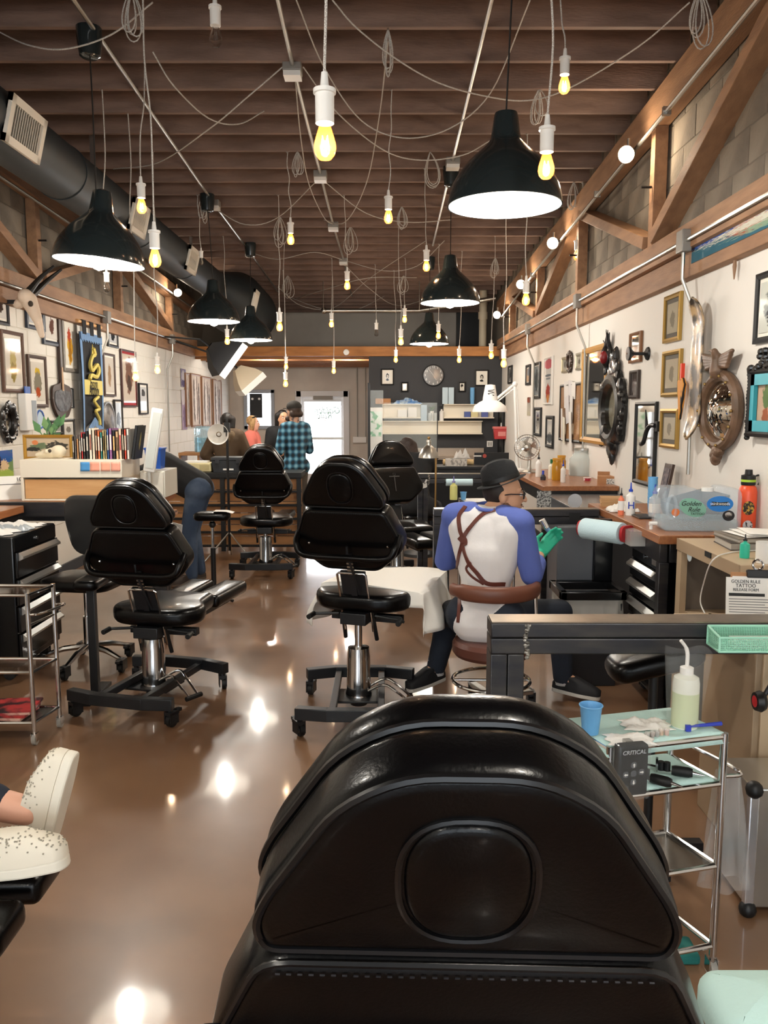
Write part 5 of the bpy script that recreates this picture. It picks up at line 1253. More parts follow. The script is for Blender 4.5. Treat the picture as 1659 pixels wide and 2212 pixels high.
me.materials.append(mv); obj('painting_face', me, None, ps); obj('board', MB().box(-.001, .0, -L/2, L/2, -hz, hz), m_wood, ps)
# feather charm
o = thing('hanging_charm', 'small brown feather charm hung below the right wall plate', 'charm', onX(1587, 575, XR - .04)); obj('feather', MB().loft([[(-.004, -.002, -.07), (.004, -.002, -.07), (.004, .002, -.07), (-.004, .002, -.07)], [(-.015, -.006, 0), (.015, -.006, 0), (.015, .006, 0), (-.015, .006, 0)], [(-.008, -.004, .04), (.008, -.004, .04), (.008, .004, .04), (-.008, .004, .04)]], True, False, RZ(PI / 2)), mat('feather_brown', '8a6a50', .7), o, smooth=60); obj('pin', MB().cyl((0, 0, .035), (.03, 0, .045), .004, n=6), m_metal, o)
# skate deck
Xk = XR - .03; c = onX(1500, 800, XR - .09); hk = (onX(1500, 650, Xk).z - onX(1500, 948, Xk).z) / 2
sd_ = thing('skateboard_deck', 'gloss patterned skateboard deck hung upright beside the gold frames', 'skateboard', (XR - .014, c.y, onX(1500, 800, Xk).z))
def deck(u, v):
    z = (v - .5) * 2; e = abs(z); w = .088 * math.sqrt(max(0, 1 - max(0, (e - .78) / .22) ** 2)) if e < 1 else 0
    kick = .05 * max(0, (e - .62) / .38) ** 1.6
    a = (u - .5) * 2
    return (-.05 - .012 * (a * a) - kick * (1), a * max(w, .002), z * hk)
m_deckp = mat('deck_graphic', 'b99a70', .3, noise=(11, .42, .58), col2='3c342c', coat=.25)
o = obj('deck', MB().grid(deck, 10, 40), m_deckp, sd_, smooth=60); so = o.modifiers.new('s', 'SOLIDIFY'); so.thickness = .011; so.offset = -1
obj('graphic_patch', MB().grid(lambda u, v: tuple(Vector(deck(.1 + .75 * u, .18 + .2 * v)) + Vector((-.0015, 0, 0))), 6, 10), mat('olive_graphic', '9a8f3c', .15, noise=(20, .45, .55), col2='2c2a1c'), sd_, smooth=60)
obj('hanger', MB().box(-.05, 0, -.012, .012, -.02, .02), m_metal, sd_)
# orange tiger-striped fabric thing with red handle
tg = thing('striped_pennant', 'orange and black striped pennant with a red handle beside the deck', 'pennant', onX(1472, 850, XR - .05))
nt_ = mat('tiger_stripe', 'd08a2e', .6); w_ = nt_.node_tree.nodes.new('ShaderNodeTexWave'); w_.inputs['Scale'].default_value = 9; w_.inputs['Distortion'].default_value = 3
tcx = nt_.node_tree.nodes.new('ShaderNodeTexCoord'); mpx = nt_.node_tree.nodes.new('ShaderNodeMapping'); mpx.inputs['Rotation'].default_value = (.8, 0, 0)
nt_.node_tree.links.new(tcx.outputs['Object'], mpx.inputs[0]); nt_.node_tree.links.new(mpx.outputs[0], w_.inputs[0]); cr_ = nt_.node_tree.nodes.new('ShaderNodeValToRGB'); cr_.color_ramp.elements[0].color = lin('1a1510'); cr_.color_ramp.elements[0].position = .3; cr_.color_ramp.elements[1].color = lin('d08a2e'); cr_.color_ramp.elements[1].position = .4
nt_.node_tree.links.new(w_.outputs[0], cr_.inputs[0]); nt_.node_tree.links.new(cr_.outputs[0], nt_.node_tree.nodes['Principled BSDF'].inputs[0])
obj('cloth', MB().prism([(-.055, .08), (.02, .1), (.06, .06), (.03, -.06), (-.01, -.17), (-.03, -.06)], -.012, .012, RZ(-PI / 2) @ RX(PI / 2)), nt_, tg, bev=.006)
obj('handle', MB().box(-.012, .012, -.012, .012, .08, .19), mat('handle_red', 'd8412a', .4), tg, bev=.003)
# black knob, iron hook, creature mask
kn = thing('wall_ornament', 'black turned wall knob beside the bamboo mirror', 'knob', onX(1400, 764, XR - .014)); obj('knob', MB().lathe([(.001, 0), (.05, 0), (.045, .012), (.012, .03), (.012, .1), (.03, .12), (.05, .135), (.05, .15), (.001, .155)], 20, RY(-PI / 2)), m_black, kn); obj('screw', MB().sph((-.156, 0, 0), .006, 8, 4), m_metal, kn)
hk_ = thing('iron_hook', 'black iron hook bracket before the tall black mirror', 'hook', onX(1405, 925, XR - .05)); obj('hook_arm', MB().tube([tuple(p) for p in bez([(0, -.1, .02), (-.01, -.03, .02), (-.02, .02, -.02), (-.03, .05, -.1), (-.03, .12, -.12)], 5)], [.016] * 20 + [.004], 8), m_black, hk_); obj('spike', MB().cyl((-.02, .02, 0), (-.02, .06, .13), .014, .004), m_black, hk_); obj('plate', MB().box(-.0, .03, -.14, -.08, -.02, .05), m_black, hk_)
mk = thing('creature_mask', 'dark feathered mask with a red face left of the black mirror', 'mask', onX(1312, 770, XR - .05)); rr_ = random.Random(8)
mm = MB().sph((0, 0, 0), (.06, .06, .1)); mm.cap((0, 0, .06), (0, .02, .2), .04, .01).cap((0, .0, -.07), (-.02, -.01, -.15), .03, .012)
remeshed('mask_body', mm, .01, m_blkorn, mk, 2); obj('red_face', MB().sph((-.04, -.03, -.01), (.035, .04, .055)), mat('mask_red', '7a1c22', .35), mk)
fe = MB()
for k in range(14): fe.cap((0, rr_.uniform(-.04, .04), .05), (rr_.uniform(-.03, 0), rr_.uniform(-.07, .07), rr_.uniform(.12, .22)), .012, .003, 6)
obj('feathers', fe, m_black, mk)
# leaning dark panel on the near worktop by the wall
t = thing('leaning_panel', 'dark framed panel leaning on the wall beside the tall mirror', 'picture', onX(1432, 1010, XR - .12)); t.rotation_euler = (0, math.radians(10), 0); t.location.z = .985
obj('panel', MB().box(-.01, .01, -.07, .07, 0, .27), mat('dark_brown_panel', '3c2a22', .4), t, bev=.003); obj('inset_print', MB().box(-.013, -.01, -.05, .05, .1, .24), mat('panel_print', '2a2530', .4, noise=(30, .45, .6), col2='6a5a5c'), t)
# ---- left wall: skull with horns, paddle, banner, thermostat, shield
hs = thing('horned_skull', 'pale animal skull with long black horns on the left beam', 'skull', onX(62, 648, XL + .25))
s_ = MB().cap((0, 0, 0), (.1, -.05, -.2), .085, .05).cap((.09, -.04, -.17), (.14, -.06, -.36), .05, .03).sph((-.02, -.03, .03), .08).cap((-.05, 0, 0), (-.12, .02, -.04), .06, .05)
remeshed('skull', s_, .01, mat('bone_pale', 'd8c3ae', .6), hs, 2)
hs.scale = (.8, .8, .8)
for s in (-1, 1): obj('eye_socket', MB().sph((.06, -.03 + s * .07, -.05), (.025, .025, .03), 10, 6), mat('socket_dark', '3a3128', .8), hs)
for s in (-1, 1): obj('horn', MB().tube(bez([(-.02, s * .05 + .04, .05), (.03, s * .07 + .1, .13), (.1, s * .09 + .18, .24), (.22, s * .1 + .24, .36)], 6), [.045 - .0018 * k for k in range(19)], 10), mat('horn_black', '1a1714', .4), hs)
obj('wall_bracket', MB().box(-.25, -.1, -.02, .02, -.04, .0), m_black, hs)
# paddle / spade-shaped carved board
pd_ = thing('carved_paddle', 'dark wooden paddle with a carved grey blade on the left wall', 'paddle', (XL + .014, onX(134, 860, XL + .03).y, onX(134, 865, XL + .03).z)); sc = 1
pr_ = abs(onX(112, 865, XL + .03).y - onX(154, 865, XL + .03).y) / 2; hp = (onX(134, 828, XL + .03).z - onX(134, 903, XL + .03).z) / 2
blade = rounded([(-pr_ * .55, -hp), (pr_ * .55, -hp), (pr_, -hp * .2), (pr_ * .95, hp * .8), (.03, hp), (.02, hp * 1.35), (-.02, hp * 1.35), (-.03, hp), (-pr_ * .95, hp * .8), (-pr_, -hp * .2)], .06, 5)
Mp = RZ(PI / 2) @ RX(PI / 2)
obj('blade', MB().prism(blade, 0, .025, Mp), mat('dark_walnut', '37261d', .45), pd_, bev=.006); obj('carved_face', MB().prism([(x * .85, y * .62) for x, y in blade if y < hp * 1.1], .025, .029, Mp), mat('carved_grey', '55565a', .5, noise=(18, .42, .58), col2='2e2e31', bump=(30, .6)), pd_)
zt_ = onX(132, 676, XL + .03).z - pd_.location.z
obj('handle', MB().prism(rounded([(-.026, hp), (.026, hp), (.026, zt_), (-.026, zt_)], .01, 3), 0, .03, Mp), mat('dark_walnut', '37261d', .45), pd_, bev=.004); obj('neck_inlay', MB().prism([(-.02, hp * .55), (.02, hp * .55), (.016, hp * 1.9), (-.016, hp * 1.9)], .03, .034, Mp), mat('light_wood_inlay', 'b08a62', .5), pd_)
# banner
bt_ = onX(198, 722, XL + .1); bb_ = onX(198, 940, XL + .1); by0, by1 = onX(176, 800, XL + .1).y, onX(221, 800, XL + .1).y
ban = thing('cloth_banner', 'black cloth banner with blue fringe and gold snake lettering', 'banner', (XL + .09, (by0 + by1) / 2, bt_.z)); W2 = (by1 - by0) / 2; HB = bt_.z - bb_.z
Mb = RZ(PI / 2)
def cloth(u, v):
    x = (u - .5) * 2 * W2; z = -v * HB
    if v > .84: z = -.84 * HB - (v - .84) * HB * abs(2 * u - 1)
    return (x, -.012 * math.sin(7 * u + 3 * v) - .006 * math.sin(19 * u), z)
m_bk = mat('banner_black', '121215', .85); m_bb = mat('banner_blue', '6f8fb5', .8); m_bg = mat('banner_gold', 'd0bd62', .6)
o = obj('cloth', MB().grid(cloth, 20, 20, Mb), m_bk, ban, smooth=70); o.modifiers.new('s', 'SOLIDIFY').thickness = .003
for s in (0, 1):
    o = obj('blue_border', MB().grid(lambda u, v: tuple(Vector(cloth((.0 + .06 * u) if s == 0 else (.94 + .06 * u), v)) + Vector((0, -.004, 0))), 2, 20, Mb), m_bb, ban, smooth=70)
fg = MB()
for k in range(26):
    x = -W2 + 2 * W2 * (k + .5) / 26; fg.box(x - W2 * .03, x + W2 * .03, -.022, -.018, -.075 - .01 * (k % 3), 0, Mb)
obj('top_fringe', fg, m_bb, ban)
fg = MB()
for k in range(26):
    u = (k + .5) / 26; z0 = -.84 * HB - .16 * HB * abs(2 * u - 1); x = (u - .5) * 2 * W2; fg.box(x - W2 * .03, x + W2 * .03, -.02, -.015, z0 - .07, z0 + .02, Mb)
obj('bottom_fringe', fg, m_bb, ban)
rod = obj('rod', MB().cyl((-W2 * 1.12, 0, .1), (W2 * 1.12, 0, .1), .018, n=12, M=Mb), m_birch, ban)
for k in range(3): x = (-.7 + .7 * k) * W2; obj('hanging_loop', MB().box(x - W2 * .16, x + W2 * .16, -.026, -.02, -.02, .12, Mb).box(x - W2 * .16, x + W2 * .16, -.02, .02, .115, .121, Mb), m_bk, ban)
def emb(pts, r, m): obj('gold_emblem', MB().tube([Mb @ Vector((x * W2, -.03, -z * HB)) for x, z in bez([(a, b, 0) for a, b in pts], 6) and [(p.x, p.y) for p in bez([(a, b, 0) for a, b in pts], 6)]], r, 6), m, ban)
emb([(0, .14), (.12, .2), (-.1, .22), (-.35, .3), (-.2, .36), (.3, .3), (.45, .36), (.2, .42), (-.3, .41), (-.45, .45)], .022, m_bg)
emb([(.3, .62), (-.1, .66), (.1, .7), (.35, .74), (.0, .76), (.15, .8), (.3, .84), (.35, .9)], .017, m_bg)
obj('gold_tip', MB().prism([(-.1 * W2, -.2 * HB), (0, -.1 * HB), (.1 * W2, -.2 * HB)], .02, .026, Mb @ RX(PI / 2)), m_bg, ban)
ft_rot = (PI / 2, 0, PI / 2)
obj('lettering_panel', MB().box(-W2 * .86, W2 * .86, -.021, -.019, -.6 * HB, -.455 * HB, Mb), m_bg, ban)
text('Jason', .17, m_bk, ban, Mb @ Vector((0, -.024, -.495 * HB)), ft_rot, sx=.62, name='lettering'); text('Anthony', .15, m_bk, ban, Mb @ Vector((0, -.024, -.56 * HB)), ft_rot, sx=.55, name='lettering')
# thermostat box, round blue sticker, shield
th = thing('wall_box', 'white wall control box with a blue tag on the left wall', 'control box', onX(57, 890, XL + .03)); yy = abs(onX(45, 890, XL).y - onX(69, 890, XL).y) / 2
obj('case', MB().box(-.02, .05, -yy, yy, -.16, .16), m_white, th, bev=.008); obj('window', MB().box(.05, .053, 0, yy * .8, -.1, .1), mat('grey_window', '9aa4ab', .3), th); obj('blue_tag', MB().box(.02, .03, -yy * .6, yy * .3, .16, .22), mat('tag_blue', '3a62b0', .5), th)
bs_ = thing('round_sign', 'round blue and white emblem on the left wall by the plant', 'sign', onX(86, 906, XL + .016)); obj('disc', MB().cyl((0, 0, 0), (.004, 0, 0), .09, n=28), mat('pale_blue_sign', 'b8cfe0', .5), bs_); obj('ring', MB().tube([(.006, .08 * math.cos(a), .08 * math.sin(a)) for a in [2 * PI * k / 28 for k in range(28)]], .008, 6, True), mat('tag_blue', '3a62b0', .5), bs_)
sh = thing('round_shield', 'round dark and grey drum shield beside the banner hem', 'shield', onX(231, 911, XL + .03)); obj('disc', MB().lathe([(.001, .05), (.12, .045), (.2, .02), (.22, .0), (.001, 0)], 32, RY(PI / 2)), mat('shield_dark', '3c3632', .4, noise=(8, .45, .55), col2='77706a'), sh); obj('rim', MB().tube([(.012, .215 * math.cos(a), .215 * math.sin(a)) for a in [2 * PI * k / 36 for k in range(36)]], .016, 6, True), mat('shield_rim', '8a8a88', .35, .5), sh)
# potted plant on the bureau back
pp = thing('potted_plant', 'small leafy plant in a terracotta pot at the left wall', 'plant', onY(104, 945, by + .36)); pp.location.z = bz1
obj('pot', MB().lathe([(.001, 0), (.05, 0), (.06, .09), (.066, .1), (.056, .1), (.05, .08), (.001, .08)], 20), mat('terracotta', 'b98052', .7), pp)
rl = random.Random(12)
for k in range(13):
    a = rl.uniform(0, 2 * PI); h = rl.uniform(.16, .3); rr = rl.uniform(.03, .14)
    tip = Vector((rr * math.cos(a), rr * math.sin(a) * .5, h)); base = Vector((0, 0, .09)); w = .026; d = (tip - base).normalized(); sd2 = d.cross(Vector((0, -1, .3))).normalized()
    pts = [base, base + d * .08, base + (tip - base) * .6]
    mbp = MB().tube(pts, .003, 5)
    m0 = base + (tip - base) * .55; ln = (tip - m0).length * 1.2
    V_ = [m0, m0 + d * ln * .4 + sd2 * w, m0 + d * ln, m0 + d * ln * .4 - sd2 * w, m0 + d * ln * .45 + Vector((0, -.006, .004))]
    mbp.add(V_, [(0, 1, 4), (1, 2, 4), (2, 3, 4), (3, 0, 4)])
    obj('leaf', mbp, mat('leaf_green_%d' % (k % 3), ['4f7a4a', '6b8f5a', '3f6640'][k % 3], .5), pp)
# bark-like wooden panels and posters far on the left wall
for k, (a, b, t_, bt2, l) in enumerate([(403, 412, 806, 922, 'leftmost bark panel on the far left wall'), (415, 436, 808, 922, 'second bark panel on the far left wall'), (438, 458, 814, 922, 'third bark panel with a white paper pinned'), (462, 480, 820, 924, 'rightmost bark panel near the back corner')]):
    wall_frame(a, b, t_, bt2, 'L', l, .03, '8a6142', .0, A('cbbcae', [('6b5a4e', .3, .5, .12, .5, .55), ('7a675a', .6, .5, .1, .5, .55), ('54453c', .8, .4, .08, .5, .55), ('e2d9d0', .45, .5, .12, .5, .5)], scale=6, rough=.7), cat='wood panel', name='wood_panel', grp='bark panels on the left wall')
wall_frame(391, 402, 797, 836, 'L', 'upper lilac poster on the far left wall', 0, artm=A('9a94b8', [('d8d8e4', .5, .6, .4, .3, .5), ('5a5a8a', .5, .2, .4, .2, .5)]), cat='poster', name='poster', depth=.004)
wall_frame(393, 404, 842, 928, 'L', 'lower lilac and white poster on the far left wall', 0, artm=A('b8a3c4', [('e6e2ea', .4, .85, .5, .2, .4), ('8c78a0', .5, .3, .3, .3, .55)]), cat='poster', name='poster', depth=.004)
# ================================================================ charcoal partition wall: pictures, clock, shelves
yw = YB - .004
face = lambda s: A('e6e2d8', [('1c1a19', .5, .6, .26, .3, .35), ('d2cabd', .5, .52, .16, .22, .4), ('1c1a19', .5, .16, .3, .12, .4), ('3a3533', .44, .56, .03, .025, .3), ('3a3533', .57, .56, .03, .025, .3)], scale=3)
wall_frame(823, 851, 796.5, 832, yw, 'black framed portrait print at the left of the charcoal wall', .02, '141416', .045, face(0))
wall_frame(1026, 1055, 798.7, 834, yw, 'black framed portrait print with wide mat, right of the clock', .02, '141416', .045, face(1))
wall_frame(866, 882.5, 825, 847, yw, 'small black framed head print left of the clock', .025, '101012', .01, A('d6d0c4', [('2a2725', .5, .6, .35, .3, .45), ('cfc7b8', .5, .45, .2, .2, .4)], scale=4))
wall_frame(990, 1006, 824.5, 847, yw, 'small black framed head print right of the clock', .025, '101012', .01, A('d9d3c7', [('2a2725', .45, .65, .35, .28, .45), ('d2cabb', .55, .4, .2, .2, .4)], scale=4))
ck = thing('wall_clock', 'round dark wall clock with a bright rim on the charcoal wall', 'clock', onY(936, 811, yw)); Rk = 23 / 1780 * YB
obj('case', MB().lathe([(.001, 0), (Rk, 0), (Rk, .04), (Rk * .93, .045), (Rk * .92, .03), (.001, .03)], 40, RX(PI / 2)), m_black, ck); obj('dial', MB().cyl((0, -.03, 0), (0, -.033, 0), Rk * .91, n=40), mat('smoked_dial', '6d6c6a', .12), ck)
for k in range(12):
    a = 2 * PI * k / 12; text(str(12 if k == 0 else k), .05, m_white, ck, (Rk * .76 * math.sin(a), -.036, Rk * .76 * math.cos(a)))
for a, l, w in ((math.radians(150), .09, .012), (math.radians(-38), .13, .008)): obj('hand', MB().beam((0, -.038, 0), (l * math.sin(a), -.038, l * math.cos(a)), .004, w, (0, 0, 1) if False else (0, 1, 0)), m_white, ck)
def bshelf(pl, pr, pt, pb, label):
    a, b = onY(pl, pt, yw - .0), onY(pr, pb, yw)
    t = thing('wall_shelf', label, 'shelf', (0, yw, 0)); obj('back_board', MB().box(a.x, b.x, -.02, 0, b.z, a.z), m_bwhite, t); obj('ledge', MB().box(a.x, b.x, -.16, -.02, b.z - .02, b.z), m_bwhite, t, bev=.002); obj('top_ledge', MB().box(a.x, b.x, -.16, -.02, a.z - .012, a.z), m_bwhite, t, bev=.002)
    return b.z, a.z
u0, u1 = bshelf(826, 908, 873, 901, 'upper left white wall shelf on the charcoal wall'); bshelf(958, 1065, 873, 901, 'upper right white wall shelf on the charcoal wall'); l0, l1 = bshelf(826, 1040, 909, 935, 'long lower white wall shelf on the charcoal wall')
ys = yw - .09
def bx_on(name, px0, px1, z, h, d, m, label, cat, bev=.004, y=None):
    y = y or ys; x0, x1 = onY(px0, 880, y).x, onY(px1, 880, y).x
    o = obj(name, MB().box(x0, x1, y - d / 2, y + d / 2, z + .0005, z + h), m, bev=bev); tag(o, label, cat); return o
m_card = mat('cardboard', 'b08058', .75)
bx_on('cardboard_box', 811, 844, u1, .09, .12, m_card, 'small brown carton on the upper left wall shelf', 'box')
crumple('plastic_bag', (onY(880, 870, ys).x, ys, u1), .45, .12, .1, mat('bag_blue_white', 'bcd0e0', .3, noise=(14, .4, .6), col2='4a7fc0'), 'blue and white plastic bag lying on the upper shelf', 'bag', 4)
bx_on('white_box', 859, 879, u0, .12, .12, m_white, 'left white box inside the upper left wall shelf', 'box'); bx_on('white_box', 881, 900, u0, .16, .12, m_white, 'taller white box inside the upper left wall shelf', 'box')
bx_on('blue_container', 909, 922, l1, .26, .1, mat('pale_blue_plastic', '9fb6c8', .3), 'pale blue container between the upper wall shelves', 'container'); bx_on('blue_container', 955, 967, u1, .27, .08, mat('ice_blue_plastic', 'b5c8d2', .3), 'left ice blue container on the upper right shelf', 'container'); bx_on('blue_container', 968, 980, u1, .27, .08, mat('ice_blue_plastic', 'b5c8d2', .3), 'right ice blue container on the upper right shelf', 'container')
cs = thing('cup_stack', 'stack of blue cups on the upper right wall shelf', 'cups', (onY(1020, 870, ys).x, ys, u1))
for k in range(7): obj('cup', MB().lathe([(.03, .0 + k * .028), (.038, .1 + k * .028), (.035, .1 + k * .028), (.028, .004 + k * .028)], 16, None, True), mat('cup_blue', '6fa9d8', .45), cs)
for k, (a, b, c, l) in enumerate([(1003, 1016, '4a5a98', 'blue and white carton left on the upper right shelf'), (1017, 1032, 'd9cf9c', 'cream carton on the upper right shelf'), (1040, 1054, '5560a0', 'blue carton right on the upper right shelf')]): bx_on('small_box', a, b, u0, .09, .1, mat('carton_' + c, c, .5), l, 'box')
for k in range(2):
    o = obj('drinking_glass', MB().lathe([(.03, 0), (.036, .13), (.033, .13), (.028, .006), (.001, .006)], 16), mat('thin_glass', 'e6ecec', .03, alpha=.35), loc=(onY(929 + 12 * k, 880, ys).x, ys - .02, l1 + .0005)); tag(o, ['left', 'right'][k] + ' clear glass under the small plant on the lower shelf', 'glass')
gp = thing('small_plant', 'tiny green plant standing among the glasses on the shelf', 'plant', (onY(933, 880, ys).x, ys + .04, l1)); obj('pot', MB().lathe([(.001, 0), (.03, 0), (.035, .16), (.001, .16)], 14), m_white, gp)
for k in range(9): a = k * .7; obj('leaf', MB().add([(0, 0, .15), (.03 * math.cos(a), .03 * math.sin(a), .22), (.07 * math.cos(a), .07 * math.sin(a), .24), (.03 * math.cos(a + .5), .03 * math.sin(a + .5), .2)], [(0, 1, 2, 3)]), mat('leaf_green_2', '3f6640', .5), gp)
sb = thing('soap_bottle', 'white pump soap bottle on the lower wall shelf', 'bottle', (onY(954, 880, ys).x, ys, l1)); obj('body', MB().lathe([(.001, 0), (.036, 0), (.036, .15), (.015, .17), (.015, .19), (.001, .19)], 16), m_white, sb); obj('pump', MB().cyl((0, 0, .18), (0, 0, .25), .006).box(-.04, .01, -.008, .008, .245, .262), m_black, sb)
# sharps bin, outlet, steel counter, glass screen
rb_ = thing('sharps_bin', 'red sharps bin mounted on the charcoal wall', 'bin', onY(1083, 935, 13.165)); obj('tub', MB().loft([[(-.11, -.05, -.1), (.11, -.05, -.1), (.11, .05, -.1), (-.11, .05, -.1)], [(-.13, -.06, .06), (.13, -.06, .06), (.13, .06, .06), (-.13, .06, .06)]]), mat('sharps_red', 'b53a3c', .4), rb_, bev=.01); obj('lid', MB().box(-.14, .14, -.065, .06, .06, .1), mat('sharps_lid', 'cf6a66', .35), rb_, bev=.008); obj('warning_print', MB().box(-.06, .06, -.058, -.054, -.05, .02), mat('sharps_print', 'd98a84', .5), rb_)
ol = thing('wall_outlet', 'pale outlet plate low on the charcoal wall', 'outlet', onY(1058, 959, yw)); obj('plate', MB().box(-.05, .05, -.012, 0, -.05, .05), m_white, ol, bev=.003); obj('sockets', MB().box(-.03, -.005, -.014, -.012, -.03, .03).box(.008, .03, -.014, -.012, -.03, .03), mat('outlet_grey', 'a8a6a0', .5), ol)
sk_ = thing('steel_counter', 'stainless counter along the charcoal wall with a black front', 'counter', (0, 0, 0)); p = onY(940, 968, YB - .1); q_ = onY(1048, 978, YB - .1)
obj('splash_back', MB().box(bx0 + .05, XR - .3, YB - .06, YB - .02, p.z - .12, p.z), mat('brushed_steel', 'a89a8c', .3, .9), sk_); obj('top', MB().box(bx0 + .05, XR - .3, YB - .7, YB - .06, p.z - .16, p.z - .12), mat('brushed_steel', 'a89a8c', .3, .9), sk_, bev=.004); obj('front', MB().box(bx0 + .08, XR - .35, YB - .66, YB - .1, 0, p.z - .16), m_black, sk_)
gs = thing('glass_screen', 'clear glass screen in a thin dark frame beside the charcoal wall', 'screen', (0, 0, 0)); yg = 12.6; g0_ = onY(797, 843, yg); g1_ = onY(947, 1000, yg)
obj('glass_pane', MB().box(g0_.x + .02, onY(828, 900, yg).x, yg, yg + .008, .9, g0_.z), mat('screen_glass', 'dfe8e6', .03, alpha=.12), gs); obj('glass_pane', MB().box(onY(829, 900, yg).x, onY(945, 900, yg).x, yg, yg + .008, .9, onY(829, 870, yg).z), mat('screen_glass', 'dfe8e6', .03, alpha=.12), gs)
obj('frame_post', MB().box(g0_.x - .02, g0_.x + .02, yg - .02, yg + .03, 0, onY(797, 827, yg).z), m_black, gs, bev=.004); obj('frame_post', MB().box(onY(944, 900, yg).x, onY(946, 900, yg).x, yg - .005, yg + .012, .0, onY(829, 870, yg).z), m_black, gs); obj('base_rail', MB().box(g0_.x, g1_.x, yg - .02, yg + .03, .86, .9), m_black, gs)
fr_ = thing('drinks_fridge', 'lit white cabinet with green print behind the glass screen', 'fridge', (onY(812, 905, 12.72).x, 12.72, 0)); obj('body', MB().box(-.1, .1, 0, .25, 0, 1.64), m_white, fr_, bev=.006); obj('front_print', MB().box(-.09, .09, -.004, 0, 1.2, 1.58), mat('fridge_print', 'e2eee6', .3, noise=(9, .5, .56), col2='5fae7c'), fr_)
bc = thing('black_cabinet', 'tall black cabinet in the right back corner', 'cabinet', (0, 0, 0)); p = onY(1083, 850, YB - .5); obj('body', MB().box(onY(1083, 900, 13.3).x, XR - .03, 13.25, YB - .01, 0, p.z), m_black, bc, bev=.004); obj('door', MB().box(onY(1084, 900, 13.3).x, XR - .04, 13.235, 13.25, .05, p.z - .03), m_black, bc, bev=.003); obj('handle', MB().cyl((XR - .08, 13.22, 1.2), (XR - .08, 13.22, 1.4), .012), m_chrome, bc)
# back wall: conduits, breaker plate
cw = thing('conduit_run', 'grey conduits dropping to an outlet strip right of the glass door', 'conduit', (0, YD, 0))
for a in (771, 789): obj('conduit_pipe', MB().cyl((onY(a, 800, YD - .03).x, -.03, onY(a, 945, YD - .03).z), (onY(a, 800, YD - .03).x, -.03, bb), .014, n=8), m_metal, cw)
p = onY(768, 950, YD - .03); obj('outlet_strip', MB().box(p.x - .05, p.x + .22, -.06, -.005, p.z - .06, p.z + .06), m_white, cw, bev=.004)
for a, b in ((640, 705), (700, 690)):
    pass
pw = thing('vent_stack', 'cream vertical pipe above the back beam at right', 'pipe', (onY(1043, 700, 14.3).x, 14.3, 0)); obj('stack', MB().cyl((0, 0, bt - .02), (0, 0, zc(14.3) + .2), .065, n=16), mat('pvc_cream', 'cfc2a8', .5), pw); obj('coupling', MB().cyl((0, 0, onY(1043, 682, 14.3).z - .06), (0, 0, onY(1043, 682, 14.3).z + .06), .08, n=16), mat('pvc_cream', 'cfc2a8', .5), pw)
# ================================================================ people
from mathutils.bvhtree import BVHTree
V3 = lambda *a: Vector(a[0] if len(a) == 1 else a)
def basis(f, up=(0, 0, 1)):
    f = Vector(f).normalized(); r = f.cross(Vector(up)).normalized(); u = r.cross(f).normalized(); return f, r, u
def bmat(c, f, r, u): return Matrix(((r.x, f.x, u.x, c[0]), (r.y, f.y, u.y, c[1]), (r.z, f.z, u.z, c[2]), (0, 0, 0, 1)))   # local x=right y=front z=up
def add_head(mb, c, f, up=(0, 0, 1), k=1.0):
    M = bmat(c, *basis(f, up)) @ Matrix.Scale(k, 4)
    P = lambda x, y, z: M @ Vector((x, y, z))
    mb.sph((0, -.012, .03), (.076, .094, .09), 18, 12, M)
    mb.sph((0, .03, -.02), (.062, .062, .085), 16, 10, M)
    mb.cap(P(-.03, .02, -.06), P(-.012, .06, -.095), .034 * k, .022 * k).cap(P(.03, .02, -.06), P(.012, .06, -.095), .034 * k, .022 * k)
    mb.cap(P(0, .085, .012), P(0, .108, -.022), .011 * k, .014 * k, 10)           # nose
    mb.cap(P(-.014, .09, -.056), P(.014, .09, -.056), .008 * k, .008 * k, 8)       # lips
    mb.cap(P(-.035, .076, .03), P(.035, .076, .03), .012 * k, .012 * k, 8)         # brow
    for s in (-1, 1): mb.sph((s * .077, -.008, -.012), (.012, .022, .032), 10, 7, M)
    return M
def add_hand(mb, wr, d, side, k=1.0, curl=.5):
    """palm and five fingers; d: direction of the fingers, side: thumb side"""
    wr = Vector(wr); d = Vector(d).normalized(); side = Vector(side); side = (side - d * side.dot(d)).normalized(); n = d.cross(side).normalized()
    pc = wr + d * .045 * k
    for o in (-.024, -.008, .008, .024): mb.cap(wr + side * o * .7 * k, pc + side * o * k + d * .035 * k, .0125 * k, .012 * k, 8)
    for i, (o, L) in enumerate(((.027, .07), (.009, .08), (-.009, .075), (-.026, .058))):
        a = pc + side * o * k + d * .04 * k; b = a + d * L * .55 * k + n * (curl * L * .35) * k; c2 = b + (d * (1 - curl) + n * curl).normalized() * L * .5 * k
        mb.cap(a, b, .0095 * k, .009 * k, 8).cap(b, c2, .009 * k, .0075 * k, 8)
    a = wr + side * .025 * k + d * .02 * k; b = a + (d * .6 + side * .7 + n * .2).normalized() * .045 * k; mb.cap(a, b, .013 * k, .011 * k, 8).cap(b, b + (d + n * curl).normalized() * .03 * k, .011 * k, .009 * k, 8)
